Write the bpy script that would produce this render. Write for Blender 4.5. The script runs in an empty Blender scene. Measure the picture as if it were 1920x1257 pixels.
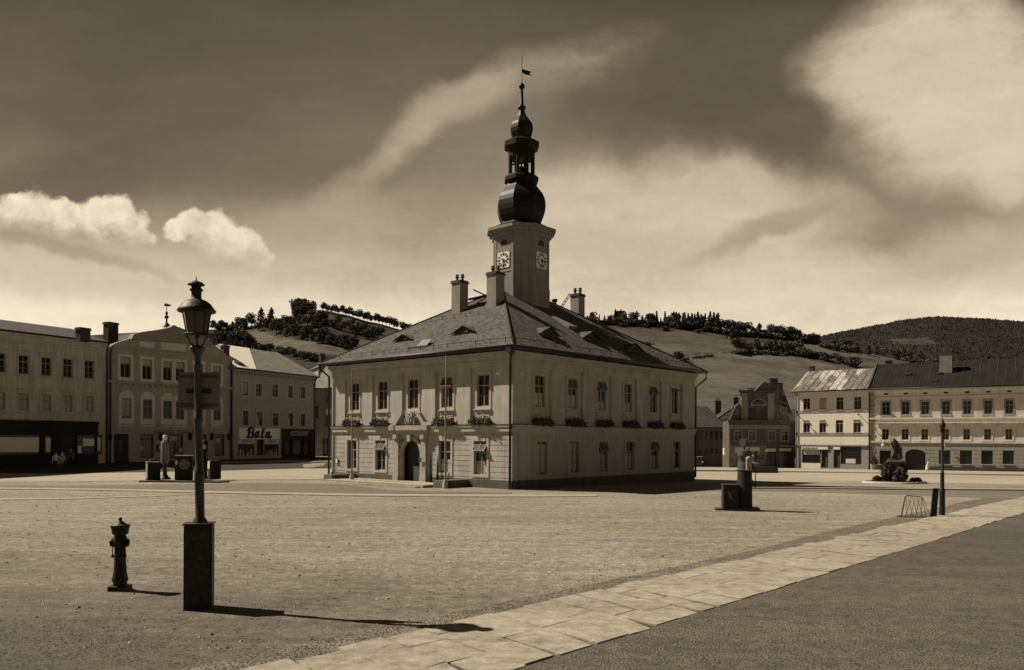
import bpy, bmesh, math, random
from mathutils import Vector, Matrix, noise as mnoise
rnd = random.Random(7)
R = math.radians
sc = bpy.context.scene
COL = sc.collection

# ------------------------------------------------------------------ camera
F, CX, HY, RO, HC = 1522.0, 958.0, 823.66, 0.0047, 3.0
cam = bpy.data.cameras.new('camera')
cam.sensor_width = 36.0
cam.lens = F / 1920 * 36
cam.shift_x = (960 - CX) / 1920
cam.shift_y = (HY - 628.5) / 1920
cam.clip_start, cam.clip_end = 0.1, 12000
camo = bpy.data.objects.new('camera', cam)
COL.objects.link(camo)
camo.matrix_world = Matrix(((math.cos(RO), -math.sin(RO), 0, 0), (0, 0, -1, 0),
                            (math.sin(RO), math.cos(RO), 0, HC), (0, 0, 0, 1)))
sc.camera = camo

# ------------------------------------------------------------------ sun, exposure
SUN_EL, SUN_AZ = R(46), R(18.5)          # azimuth: degrees behind the left-hand side
sdir = Vector((-math.cos(SUN_AZ) * math.cos(SUN_EL), math.sin(SUN_AZ) * math.cos(SUN_EL), math.sin(SUN_EL)))
sl = bpy.data.lights.new('sun', 'SUN')
sl.energy, sl.angle, sl.color = 5.0, R(0.5), (1.0, 0.87, 0.70)
so = bpy.data.objects.new('sun', sl)
COL.objects.link(so)
so.location = (-60, 40, 80)
so.rotation_euler = sdir.to_track_quat('Z', 'Y').to_euler()
sc.view_settings.view_transform = 'Standard'
sc.view_settings.look = 'None'
sc.view_settings.exposure = 0.47
sc.view_settings.gamma = 1.0

# ------------------------------------------------------------------ sky
world = bpy.data.worlds.new('World')
sc.world = world
world.use_nodes = True
nt = world.node_tree
nt.nodes.clear()
def wn(t, **kw):
    n = nt.nodes.new(t)
    for k, v in kw.items(): setattr(n, k, v)
    return n
def wl(sock, v):
    if hasattr(v, 'is_linked'): nt.links.new(v, sock)
    else: sock.default_value = v
def wm(op, a, b=0.0, clamp=False):
    n = wn('ShaderNodeMath', operation=op, use_clamp=clamp)
    wl(n.inputs[0], a); wl(n.inputs[1], b)
    return n.outputs[0]
def wmr(v, a, b, c, d, kind='SMOOTHSTEP'):
    n = wn('ShaderNodeMapRange', interpolation_type=kind)
    wl(n.inputs[0], v)
    for i, q in enumerate((a, b, c, d)): n.inputs[i + 1].default_value = q
    return n.outputs[0]
tc = wn('ShaderNodeTexCoord')
sep = wn('ShaderNodeSeparateXYZ')
nt.links.new(tc.outputs['Generated'], sep.inputs[0])
yy = wm('MAXIMUM', sep.outputs[1], 0.12)
U0 = wm('DIVIDE', sep.outputs[0], yy)
V0 = wm('DIVIDE', sep.outputs[2], yy)
cmb = wn('ShaderNodeCombineXYZ')
nt.links.new(U0, cmb.inputs[0]); nt.links.new(V0, cmb.inputs[1])
P0 = cmb.outputs[0]
def wnoise(vec, scale, detail, rough=0.55, stretch=None, rot=0):
    if stretch:
        mp = wn('ShaderNodeMapping')
        nt.links.new(vec, mp.inputs[0])
        mp.inputs['Rotation'].default_value = (0, 0, rot)
        mp.inputs['Scale'].default_value = stretch
        vec = mp.outputs[0]
    n = wn('ShaderNodeTexNoise')
    nt.links.new(vec, n.inputs['Vector'])
    n.inputs['Scale'].default_value = scale
    n.inputs['Detail'].default_value = detail
    n.inputs['Roughness'].default_value = rough
    return n
def warp(vec, scale, amt, detail=4):
    n = wnoise(vec, scale, detail)
    s = wn('ShaderNodeVectorMath', operation='SUBTRACT')
    nt.links.new(n.outputs['Color'], s.inputs[0]); s.inputs[1].default_value = (0.5, 0.5, 0.5)
    m = wn('ShaderNodeVectorMath', operation='SCALE')
    nt.links.new(s.outputs[0], m.inputs[0]); m.inputs['Scale'].default_value = amt
    a = wn('ShaderNodeVectorMath', operation='ADD')
    nt.links.new(vec, a.inputs[0]); nt.links.new(m.outputs[0], a.inputs[1])
    z = wn('ShaderNodeVectorMath', operation='MULTIPLY')
    nt.links.new(a.outputs[0], z.inputs[0]); z.inputs[1].default_value = (1, 1, 0)
    return z.outputs[0]
PW = warp(warp(P0, 2.4, 0.14, 8), 9.0, 0.05, 8)         # wispy high cloud
PC = warp(P0, 16.0, 0.030, 8)         # cauliflower edges of the cumulus
def S(x, y): return ((x - CX) / F, (HY - y) / F)
def blob(vec, x, y, rx, ry, ang):
    u, v = S(x, y)
    mp = wn('ShaderNodeMapping', vector_type='TEXTURE')
    nt.links.new(vec, mp.inputs[0])
    mp.inputs['Location'].default_value = (u, v, 0)
    mp.inputs['Rotation'].default_value = (0, 0, R(ang))
    mp.inputs['Scale'].default_value = (rx / F, ry / F, 1)
    g = wn('ShaderNodeTexGradient', gradient_type='SPHERICAL')
    nt.links.new(mp.outputs[0], g.inputs[0])
    return g.outputs[1]
ramp = wn('ShaderNodeValToRGB')
vv = wmr(wm('ADD', V0, wm('MULTIPLY', wm('SUBTRACT', wnoise(P0, 2.0, 5).outputs[0], 0.5), 0.10)), 0.0, 0.6, 0.0, 1.0, 'LINEAR')
nt.links.new(vv, ramp.inputs[0])
cr = ramp.color_ramp
stops = [(0.0, .78), (.20, .90), (.29, .82), (.37, .58), (.45, .35), (.55, .20), (.70, .138), (.85, .108), (1.0, .045)]
for i, (p, v) in enumerate(stops):
    e = cr.elements[i] if i < 2 else cr.elements.new(p)
    e.position = p; e.color = (v, v, v, 1)
L = ramp.outputs[0]
def lay(L, fac, target):
    # L + (target-L)*fac
    return wm('ADD', L, wm('MULTIPLY', wm('SUBTRACT', target, L), fac))
NMOD = wmr(wnoise(PW, 6.5, 10, 0.66, (0.7, 1.35, 1), R(-26)).outputs[0], 0.28, 0.72, 0.40, 1.60, 'LINEAR')
P1 = warp(warp(P0, 3.5, 0.075, 9), 16.0, 0.035, 9)
def put(x, y, rx, ry, ang, target, k, vec=None, a=0.0, b=0.8):
    global L
    g = wmr(wm('MULTIPLY', blob(vec or PW, x, y, rx, ry, ang), NMOD), a, b, 0.0, k)
    L = lay(L, g, target)
# x, y, radii, angle, linear target value, strength  (broad veils of high cloud)
put(330, 200, 520, 260, 0, .11, .5)
put(250, 110, 260, 160, 20, .09, .5)
put(640, 300, 240, 170, 30, .18, .5)
put(760, 470, 460, 150, 6, .46, .75)
put(600, 430, 260, 80, 10, .40, .5)
put(1000, 330, 420, 90, 20, .28, .6)
put(1100, 350, 260, 90, -20, .38, .7)
put(1260, 385, 470, 115, 4, .66, 1.0)
put(1420, 350, 300, 90, -8, .55, .8)
put(1150, 520, 300, 110, 15, .40, .5)
put(1110, 420, 330, 150, 0, .54, .85)
put(1560, 530, 520, 150, 6, .62, .8)
put(1180, 210, 330, 110, 14, .12, .75)
put(1380, 185, 330, 150, -6, .10, 1.0)
put(1500, 265, 260, 90, -12, .125, .9)
put(1780, 395, 330, 70, 14, .27, .95)
put(1480, 400, 260, 26, 16, .33, .7)
put(1680, 345, 180, 60, -30, .24, .8)
put(1790, 470, 260, 70, 10, .45, .6)
put(1790, 170, 300, 235, -25, .60, 1.0, PW, 0.0, 0.55)
put(1640, 140, 190, 110, 0, .58, .8, PW, 0.0, 0.7)
put(1900, 240, 260, 190, 0, .62, .9, PW, 0.0, 0.5)
# the long diagonal wisp
put(850, 330, 220, 170, 40, .25, .6)
put(1080, 112, 210, 62, 22, .33, .85, P1, 0.0, 1.0)
put(900, 165, 170, 60, 30, .40, .9, P1, 0.0, 0.95)
put(805, 215, 110, 60, 40, .42, .9, P1, 0.0, 0.95)
put(745, 285, 120, 46, 52, .44, .9, P1, 0.0, 0.95)
put(640, 370, 170, 44, 36, .44, .85, P1, 0.0, 0.95)
put(570, 410, 150, 40, 20, .38, .6, P1, 0.0, 0.8)
put(960, 250, 150, 60, 20, .22, .5)
# streaky texture
st = wnoise(P0, 7.0, 8, 0.62, (0.45, 1.8, 1), R(-24))
L = wm('MULTIPLY', L, wmr(st.outputs[0], 0.25, 0.75, 0.87, 1.13, 'LINEAR'))
# dark gap above and pale veil under the cumulus
put(190, 330, 420, 95, 6, .12, .75)
put(470, 330, 320, 80, 0, .15, .6)
put(180, 470, 330, 50, -14, .42, .5)
put(150, 505, 480, 75, -6, .60, .85)
put(120, 448, 300, 22, -14, .30, .55)
# cumulus: union of round heads, lit from the upper left
cl = None
for (x, y, r) in ((60, 418, 60), (110, 415, 48), (150, 425, 44), (188, 398, 40), (215, 412, 44), (246, 432, 34), (266, 448, 22), (20, 425, 60),
                  (330, 434, 22), (366, 422, 34), (400, 436, 46), (430, 448, 46), (462, 466, 36), (488, 480, 26), (390, 455, 40)):
    g = blob(PC, x, y, r * 1.5, r * 1.35, 0)
    cl = g if cl is None else wm('MAXIMUM', cl, g)
cn1 = wnoise(P0, 24.0, 8, 0.62)
cn2 = wn('ShaderNodeTexVoronoi', feature='SMOOTH_F1'); nt.links.new(PC, cn2.inputs['Vector']); cn2.inputs['Scale'].default_value = 38.0
puff = wm('SUBTRACT', wm('MULTIPLY', cn1.outputs[0], 0.8), wm('MULTIPLY', cn2.outputs['Distance'], 0.45))
cm = wmr(wm('ADD', wm('MULTIPLY', cl, 1.0), wm('MULTIPLY', wm('SUBTRACT', puff, 0.12), 1.25)), 0.36, 0.64, 0.0, 1.0)
fade = wmr(wm('ADD', wm('ADD', V0, wm('MULTIPLY', U0, 0.145)), wm('MULTIPLY', wm('SUBTRACT', cn1.outputs[0], 0.5), 0.06)), 0.160, 0.196, 0.0, 1.0)
tx = wnoise(PC, 20.0, 8, 0.65)
cv = wmr(tx.outputs[0], 0.3, 0.7, 0.56, 1.04, 'LINEAR')
cv = wm('MULTIPLY', cv, wmr(V0, 0.225, 0.275, 0.90, 1.06, 'LINEAR'))
L = lay(L, wm('MULTIPLY', wm('MULTIPLY', cm, wmr(cl, 0.03, 0.12, 0.0, 1.0)), wm('MULTIPLY', fade, 0.92)), cv)
gr = wnoise(P0, 60.0, 3, 0.6)
L = wm('MULTIPLY', L, wmr(gr.outputs[0], 0.3, 0.7, 0.97, 1.03, 'LINEAR'))
sky = wn('ShaderNodeTexSky', sky_type='NISHITA', sun_disc=False)
sky.sun_elevation = SUN_EL
sky.sun_rotation = math.atan2(sdir.x, sdir.y)
bw = wn('ShaderNodeRGBToBW')
nt.links.new(sky.outputs[0], bw.inputs[0])
TOT = wm('ADD', wm('MULTIPLY', L, 7.4), wm('MULTIPLY', bw.outputs[0], 0.03))
tint = wn('ShaderNodeValToRGB')             # sepia toning: warmer in the shadows, paler in the lights
nt.links.new(wm('MULTIPLY', TOT, 0.1), tint.inputs[0])
tint.color_ramp.elements[0].color = (1, .79, .54, 1); tint.color_ramp.elements[0].position = 0.08
tint.color_ramp.elements[1].color = (1, .865, .645, 1); tint.color_ramp.elements[1].position = 0.6
mul = wn('ShaderNodeVectorMath', operation='SCALE')
nt.links.new(tint.outputs[0], mul.inputs[0]); nt.links.new(TOT, mul.inputs['Scale'])
bg = wn('ShaderNodeBackground')
bg.inputs['Strength'].default_value = 0.10
nt.links.new(mul.outputs[0], bg.inputs['Color'])
wo = wn('ShaderNodeOutputWorld')
nt.links.new(bg.outputs[0], wo.inputs['Surface'])

# ------------------------------------------------------------------ helpers
def uv(x, y):
    dx, dy = x - CX, HY - y
    return (dx - RO * dy) / F, (dy + RO * dx) / F
def at(x, y, Y):
    a, b = uv(x, y)
    return Vector((a * Y, Y, HC + b * Y))
def ss(t):
    t = max(0.0, min(1.0, t)); return t * t * (3 - 2 * t)
def sp(t): return math.log1p(math.exp(t / 3.0)) * 3.0 if t < 60 else t
def gz(X, Y):
    Yc = min(Y, 170.0)
    z = -0.015 * sp(Yc - 45) * ss((X + 5) / 20)
    z += 0.027 * (sp(Yc - 54) - sp(Yc - 80)) * ss((-5 - X) / 15)
    return z
def ground(x, y):
    a, b = uv(x, y)
    Y = -HC / min(b, -0.004)
    for _ in range(30):
        Y = 0.5 * Y + 0.5 * (gz(a * Y, Y) - HC) / b
    return Vector((a * Y, Y, gz(a * Y, Y)))

def tag(o, label=None, cat=None, group=None, kind=None):
    if label: o['label'] = label
    if cat: o['category'] = cat
    if group: o['group'] = group
    if kind: o['kind'] = kind
    return o
def empty(name, loc, rz=0.0, label=None, cat=None, group=None):
    o = bpy.data.objects.new(name, None)
    o.empty_display_size = 0.3
    COL.objects.link(o)
    o.location = loc
    o.rotation_euler = (0, 0, rz)
    return tag(o, label, cat, group)
def copy_tree(o, parent=None):
    c = o.copy()
    COL.objects.link(c)
    if parent: c.parent = parent
    for ch in o.children: copy_tree(ch, c)
    return c

MATS = {}
def mat(name, v, rough=0.85, var=0.15, scale=2.0, bump=0.15, bscale=30.0, metal=0.0, tintc=(1.0, 0.945, 0.85),
        streak=0.0, spec=0.3, detail=6, bdist=0.02):
    if name in MATS: return MATS[name]
    m = bpy.data.materials.new(name)
    m.use_nodes = True
    t = m.node_tree; N = t.nodes; K = t.links
    b = N['Principled BSDF']
    b.inputs['Roughness'].default_value = rough
    b.inputs['Metallic'].default_value = metal
    b.inputs['Specular IOR Level'].default_value = spec
    tcn = N.new('ShaderNodeTexCoord')
    n1 = N.new('ShaderNodeTexNoise')
    K.new(tcn.outputs['Object'], n1.inputs['Vector'])
    n1.inputs['Scale'].default_value = scale
    n1.inputs['Detail'].default_value = detail
    n1.inputs['Roughness'].default_value = 0.6
    mr = N.new('ShaderNodeMapRange')
    K.new(n1.outputs[0], mr.inputs[0])
    mr.inputs[1].default_value, mr.inputs[2].default_value = 0.28, 0.72
    mr.inputs[3].default_value, mr.inputs[4].default_value = 1 - var, 1 + var
    fac = mr.outputs[0]
    if streak:
        mp = N.new('ShaderNodeMapping')
        K.new(tcn.outputs['Object'], mp.inputs[0])
        mp.inputs['Scale'].default_value = (2.5, 2.5, 0.22)
        n2 = N.new('ShaderNodeTexNoise')
        K.new(mp.outputs[0], n2.inputs['Vector'])
        n2.inputs['Scale'].default_value = 1.5
        n2.inputs['Detail'].default_value = 7
        m2 = N.new('ShaderNodeMapRange')
        K.new(n2.outputs[0], m2.inputs[0])
        m2.inputs[1].default_value, m2.inputs[2].default_value = 0.35, 0.62
        m2.inputs[3].default_value, m2.inputs[4].default_value = 1 - streak, 1.0
        mm = N.new('ShaderNodeMath'); mm.operation = 'MULTIPLY'
        K.new(fac, mm.inputs[0]); K.new(m2.outputs[0], mm.inputs[1])
        fac = mm.outputs[0]
    sc_ = N.new('ShaderNodeVectorMath'); sc_.operation = 'SCALE'
    sc_.inputs[0].default_value = tuple(v * c for c in tintc)
    K.new(fac, sc_.inputs['Scale'])
    K.new(sc_.outputs[0], b.inputs['Base Color'])
    if bump:
        n3 = N.new('ShaderNodeTexNoise')
        K.new(tcn.outputs['Object'], n3.inputs['Vector'])
        n3.inputs['Scale'].default_value = bscale
        n3.inputs['Detail'].default_value = 4
        bp = N.new('ShaderNodeBump')
        bp.inputs['Strength'].default_value = bump
        bp.inputs['Distance'].default_value = bdist
        K.new(n3.outputs[0], bp.inputs['Height'])
        K.new(bp.outputs[0], b.inputs['Normal'])
    m['sc'] = 1
    MATS[name] = m
    return m

def tile_mat(name, v, bw_=0.34, rh=0.30, var=0.35, rough=0.85, mortar=0.55, bump=0.5, horiz='xy'):
    m = mat(name, v, rough=rough, var=0.18, scale=0.9, bump=0)
    t = m.node_tree; N = t.nodes; K = t.links
    b = N['Principled BSDF']
    tcn = N.new('ShaderNodeTexCoord'); sp_ = N.new('ShaderNodeSeparateXYZ')
    K.new(tcn.outputs['Object'], sp_.inputs[0])
    cb = N.new('ShaderNodeCombineXYZ')
    if horiz == 'xy':
        ad = N.new('ShaderNodeMath'); ad.operation = 'ADD'
        K.new(sp_.outputs[0], ad.inputs[0]); K.new(sp_.outputs[1], ad.inputs[1])
        K.new(ad.outputs[0], cb.inputs[0])
    else: K.new(sp_.outputs[0], cb.inputs[0])
    mz = N.new('ShaderNodeMath'); mz.operation = 'MULTIPLY'; mz.inputs[1].default_value = 1.9
    K.new(sp_.outputs[2], mz.inputs[0]); K.new(mz.outputs[0], cb.inputs[1])
    br = N.new('ShaderNodeTexBrick')
    K.new(cb.outputs[0], br.inputs['Vector'])
    br.inputs['Scale'].default_value = 1.0
    br.inputs['Brick Width'].default_value = bw_
    br.inputs['Row Height'].default_value = rh
    br.inputs['Mortar Size'].default_value = 0.022
    br.inputs['Mortar Smooth'].default_value = 0.3
    br.inputs['Color1'].default_value = (1 - var,) * 3 + (1,)
    br.inputs['Color2'].default_value = (1 + var,) * 3 + (1,)
    br.inputs['Mortar'].default_value = (mortar,) * 3 + (1,)
    src = b.inputs['Base Color'].links[0].from_socket
    mu = N.new('ShaderNodeVectorMath'); mu.operation = 'MULTIPLY'
    K.new(src, mu.inputs[0]); K.new(br.outputs['Color'], mu.inputs[1])
    K.new(mu.outputs[0], b.inputs['Base Color'])
    bp = N.new('ShaderNodeBump'); bp.inputs['Strength'].default_value = bump; bp.inputs['Distance'].default_value = 0.03
    K.new(br.outputs['Color'], bp.inputs['Height']); K.new(bp.outputs[0], b.inputs['Normal'])
    return m

M = dict(
    hall=mat('hall_plaster', .43, var=.15, scale=.9, streak=.17, bump=.25, bscale=14),
    hall_low=mat('hall_plaster_low', .48, var=.12, scale=2.2, streak=.20, bump=.3, bscale=14),
    trim=mat('plaster_trim', .46, var=.10, scale=2.5, streak=.12),
    plinth=mat('plinth_render', .10, var=.25, scale=2.0, streak=.2),
    tower=mat('tower_plaster', .26, var=.12, scale=1.0, streak=.25, bump=.2, bscale=12),
    stone=mat('stone', .36, var=.18, scale=3.0, bump=.4),
    darkstone=mat('dark_stone', .07, var=.3, scale=4.0, bump=.5, bscale=18),
    rooft=tile_mat('slate_roof_tiles', .068, var=.5, bw_=.30, rh=.24),
    roofd=tile_mat('dark_roof_tiles', .045),
    roofp=tile_mat('pale_roof_tiles', .22, var=.2),
    metal=mat('black_sheet', .014, rough=.6, var=.2, bump=.05, spec=.6, metal=.0),
    onion=mat('onion_copper', .014, rough=.5, var=.3, scale=3, bump=.08, bscale=4, spec=.12, bdist=.05),
    gutter=mat('gutter_metal', .02, rough=.5, var=.2, bump=0),
    glass=mat('window_glass', .010, rough=.12, var=.3, scale=.8, bump=.04, bscale=1.5, spec=.35, bdist=.05),
    glassg=mat('window_glass_dull', .04, rough=.25, var=.4, scale=1.5, bump=.04, bscale=1.5, spec=.35, bdist=.05),
    wood=mat('window_paint', .26, var=.1, bump=.05),
    woodd=mat('dark_wood', .04, var=.3, scale=5),
    white=mat('white_paint', .82, var=.06, bump=.05),
    curtain=mat('curtain', .42, var=.18, scale=7, bump=.1),
    iron=mat('cast_iron', .012, rough=.55, var=.35, scale=9, bump=.35, bscale=45, spec=.3),
    ironp=mat('grey_painted_iron', .022, rough=.5, var=.25, scale=6, bump=.15, spec=.5),
    board=mat('weathered_board', .075, var=.22, scale=2.5, bump=.2),
    letter=mat('dark_lettering', .025, var=.05, bump=0),
    letterb=mat('brown_lettering', .07, var=.05, bump=0),
    lettergl=mat('pale_lettering', .45, var=.05, bump=0),
    earth=mat('planting', .03, var=.4, scale=8),
    leaf=mat('foliage', .12, var=.45, scale=1.2, bump=.0, rough=.8, spec=.1),
    leafd=mat('dark_foliage', .085, var=.45, scale=.6, bump=.0, rough=.85, spec=.1),
    leafl=mat('light_foliage', .07, var=.4, scale=.6, bump=.0, rough=.85, spec=.1),
    bark=mat('bark', .06, var=.3, scale=4),
    flower=mat('pale_flowers', .45, var=.3, scale=20, bump=0),
    brick=mat('sooty_brick', .055, var=.35, scale=6, bump=.4),
    h1=mat('plaster_pale_house', .52, var=.12, scale=1.0, streak=.28),
    h2=mat('plaster_cafe', .36, var=.09, scale=1.2, streak=.14),
    h2l=mat('plaster_cafe_light', .60, var=.06, scale=1.5, streak=.08),
    h3=mat('plaster_plain_house', .34, var=.08, scale=1.2, streak=.12),
    h4=mat('plaster_side_house', .33, var=.15, scale=1.2, streak=.25),
    hlow=mat('plaster_low_house', .13, var=.12, scale=1.2, streak=.2),
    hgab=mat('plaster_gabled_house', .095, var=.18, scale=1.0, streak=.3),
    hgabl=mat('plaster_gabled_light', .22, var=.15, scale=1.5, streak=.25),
    hwh=mat('plaster_white_house', .66, var=.06, scale=1.2, streak=.10),
    hwd=mat('plaster_grey_base', .26, var=.1, scale=1.5, streak=.1),
    hr=mat('plaster_right_house', .62, var=.1, scale=1.2, streak=.16),
    hrd=mat('plaster_right_base', .30, var=.14, scale=1.5, streak=.2),
    shop=mat('shop_dark', .022, var=.3, scale=3),
    globe=mat('milk_glass', .75, rough=.15, var=.04, bump=0, spec=.6),
    emblem=mat('emblem_grey', .28, var=.15, scale=6, bump=0),
    skin=mat('skin', .38, var=.05, bump=0), cloth=mat('white_cloth', .55, var=.08, scale=12),
    clothd=mat('dark_cloth', .03, var=.2, scale=12), clothm=mat('grey_cloth', .12, var=.2, scale=12),
    hair=mat('hair', .03, var=.2, bump=0),
    car=mat('car_paint', .02, rough=.2, var=.1, bump=0, spec=.7), tyre=mat('rubber', .02, rough=.9, bump=0),
    bronze=mat('weathered_statue', .055, rough=.6, var=.35, scale=6, bump=.3),
)

class MB:
    """collects faces; build() links them as ONE mesh object"""
    def __init__(s, M4=None):
        s.v, s.f, s.mi, s.sm, s.T = [], [], [], [], M4 or Matrix.Identity(4)
    def add(s, pts, faces, mi=0, smooth=False):
        o = len(s.v)
        s.v += [tuple(s.T @ Vector(p)) for p in pts]
        for f in faces:
            s.f.append(tuple(o + i for i in f)); s.mi.append(mi); s.sm.append(smooth)
    def poly(s, pts, mi=0): s.add(pts, [tuple(range(len(pts)))], mi)
    def box(s, x0, x1, y0, y1, z0, z1, mi=0):
        s.hexa([(x0, y0, z0), (x1, y0, z0), (x1, y1, z0), (x0, y1, z0), (x0, y0, z1), (x1, y0, z1), (x1, y1, z1), (x0, y1, z1)], mi)
    def hexa(s, p, mi=0):
        s.add(p, [(0, 3, 2, 1), (4, 5, 6, 7), (0, 1, 5, 4), (1, 2, 6, 5), (2, 3, 7, 6), (3, 0, 4, 7)], mi)
    def extr(s, prof, y0, y1, mi=0):
        """profile of (x,z) extruded along y"""
        n = len(prof)
        s.add([(x, y0, z) for x, z in prof] + [(x, y1, z) for x, z in prof],
              [tuple(range(n)), tuple(range(2 * n - 1, n - 1, -1))] + [(i, (i + 1) % n, n + (i + 1) % n, n + i) for i in range(n)], mi)
    def extz(s, prof, z0, z1, mi=0):
        n = len(prof)
        s.add([(x, y, z0) for x, y in prof] + [(x, y, z1) for x, y in prof],
              [tuple(range(n - 1, -1, -1)), tuple(range(n, 2 * n))] + [(i, (i + 1) % n, n + (i + 1) % n, n + i) for i in range(n)], mi)
    def lathe(s, prof, cx=0, cy=0, seg=20, phase=0.0, mi=0, smooth=True, cap=True, lean=(0, 0), sq=None):
        pts = []
        for r, z in prof:
            for k in range(seg):
                a = phase + 2 * math.pi * k / seg
                q = 1.0 if sq is None else sq(a)
                pts.append((cx + r * q * math.cos(a) + lean[0] * z, cy + r * q * math.sin(a) + lean[1] * z, z))
        fs = []
        for i in range(len(prof) - 1):
            for k in range(seg):
                k2 = (k + 1) % seg
                fs.append((i * seg + k, i * seg + k2, (i + 1) * seg + k2, (i + 1) * seg + k))
        s.add(pts, fs, mi, smooth)
        if cap:
            o = len(pts)
            s.add(pts[:seg], [tuple(range(seg - 1, -1, -1))], mi)
            s.add(pts[-seg:], [tuple(range(seg))], mi)
    def tube(s, pts, r, seg=6, mi=0, smooth=True):
        rings = []
        pts = [Vector(p) for p in pts]
        rr = r if isinstance(r, (list, tuple)) else [r] * len(pts)
        for i, p in enumerate(pts):
            d = (pts[min(i + 1, len(pts) - 1)] - pts[max(i - 1, 0)]).normalized()
            up = Vector((0, 0, 1)) if abs(d.z) < .9 else Vector((0, 1, 0))
            a = d.cross(up).normalized(); b = d.cross(a).normalized()
            rings += [tuple(p + (a * math.cos(2 * math.pi * k / seg) + b * math.sin(2 * math.pi * k / seg)) * rr[i]) for k in range(seg)]
        fs = [(i * seg + k, i * seg + (k + 1) % seg, (i + 1) * seg + (k + 1) % seg, (i + 1) * seg + k) for i in range(len(pts) - 1) for k in range(seg)]
        n = len(pts)
        fs += [tuple(range(seg - 1, -1, -1)), tuple((n - 1) * seg + k for k in range(seg))]
        s.add(rings, fs, mi, smooth)
    def cut(s):
        s.cuts = getattr(s, 'cuts', []) + [(len(s.v), len(s.f))]
    def build_each(s, name, mats, parent=None):
        cs = [(0, 0)] + getattr(s, 'cuts', [])
        if cs[-1] != (len(s.v), len(s.f)): cs.append((len(s.v), len(s.f)))
        for (v0, f0), (v1, f1) in zip(cs, cs[1:]):
            if f1 == f0: continue
            q = MB(); q.v = s.v[v0:v1]; q.f = [tuple(i - v0 for i in f) for f in s.f[f0:f1]]; q.mi = s.mi[f0:f1]; q.sm = s.sm[f0:f1]
            q.build(name, mats, parent)
    def build(s, name, mats, parent=None, recalc=True, bevel=0):
        me = bpy.data.meshes.new(name)
        me.from_pydata(s.v, [], s.f)
        if not isinstance(mats, (list, tuple)): mats = [mats]
        for m in mats: me.materials.append(m)
        me.polygons.foreach_set('material_index', s.mi)
        me.polygons.foreach_set('use_smooth', s.sm)
        if recalc and len(s.f) < 20000:
            bm = bmesh.new(); bm.from_mesh(me)
            bmesh.ops.recalc_face_normals(bm, faces=bm.faces)
            bm.to_mesh(me); bm.free()
        o = bpy.data.objects.new(name, me)
        COL.objects.link(o)
        if parent: o.parent = parent
        if bevel:
            b = o.modifiers.new('bevel', 'BEVEL'); b.width = bevel; b.segments = 2; b.limit_method = 'ANGLE'
        return o

class Fac:
    """a facade standing in the place: origin at its left foot, direction along it, pixel readings -> metres on it"""
    def __init__(s, O, d, z0):
        s.O = Vector(O[:2]); s.d = Vector(d[:2]).normalized(); s.z0 = z0
        s.rz = math.atan2(s.d.y, s.d.x)
    def uz(s, x, y):
        a, b = uv(x, y)
        u = (a * s.O.y - s.O.x) / (s.d.x - a * s.d.y)
        Y = s.O.y + u * s.d.y
        return u, HC + b * Y - s.z0
    def rect(s, x0, x1, y0, y1):
        ym = (y0 + y1) / 2; xm = (x0 + x1) / 2
        return (s.uz(x0, ym)[0], s.uz(x1, ym)[0], s.uz(xm, y1)[1], s.uz(xm, y0)[1])
    def origin(s): return (s.O.x, s.O.y, s.z0)

def wall(mb, W, H, rects, reveal=0.22, mi=0, zb=-1.5, x0=0.0):
    """a wall face whose rectangles are set in (+) or stand out (-); hole=True leaves them open"""
    xs = {x0, W}; zs = {zb, H}
    for r in rects:
        xs.update((r[0], r[1])); zs.update((r[2], r[3]))
    xs = sorted(x for x in xs if x0 <= x <= W); zs = sorted(z for z in zs if zb <= z <= H)
    xs = [x for i, x in enumerate(xs) if i == 0 or x - xs[i - 1] > 1e-4]
    zs = [z for i, z in enumerate(zs) if i == 0 or z - zs[i - 1] > 1e-4]
    nx, nz = len(xs) - 1, len(zs) - 1
    D = [[(0.0, False, mi)] * nz for _ in range(nx)]
    for r in rects:
        a, b, c, d, dep = r[:5]
        hole = dep is None
        m_ = r[5] if len(r) > 5 else None
        for i in range(nx):
            xm = (xs[i] + xs[i + 1]) / 2
            if xm < a or xm > b: continue
            for k in range(nz):
                zm = (zs[k] + zs[k + 1]) / 2
                if c <= zm <= d:
                    base = D[i][k]
                    D[i][k] = ((base[0] + reveal) if hole else dep, hole or (base[1] and hole), base[2] if m_ is None else m_)
    for i in range(nx):
        for k in range(nz):
            y, h, m_ = D[i][k]
            if not h:
                mb.add([(xs[i], y, zs[k]), (xs[i + 1], y, zs[k]), (xs[i + 1], y, zs[k + 1]), (xs[i], y, zs[k + 1])], [(0, 1, 2, 3)], m_)
            if i + 1 < nx and abs(D[i + 1][k][0] - y) > 1e-5:
                y2 = D[i + 1][k][0]; x = xs[i + 1]
                mb.add([(x, y, zs[k]), (x, y2, zs[k]), (x, y2, zs[k + 1]), (x, y, zs[k + 1])], [(0, 1, 2, 3)], D[i + 1][k][2] if y2 < y else m_)
            if k + 1 < nz and abs(D[i][k + 1][0] - y) > 1e-5:
                y2 = D[i][k + 1][0]; z = zs[k + 1]
                mb.add([(xs[i], y, z), (xs[i], y2, z), (xs[i + 1], y2, z), (xs[i + 1], y, z)], [(0, 1, 2, 3)], m_)

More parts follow.
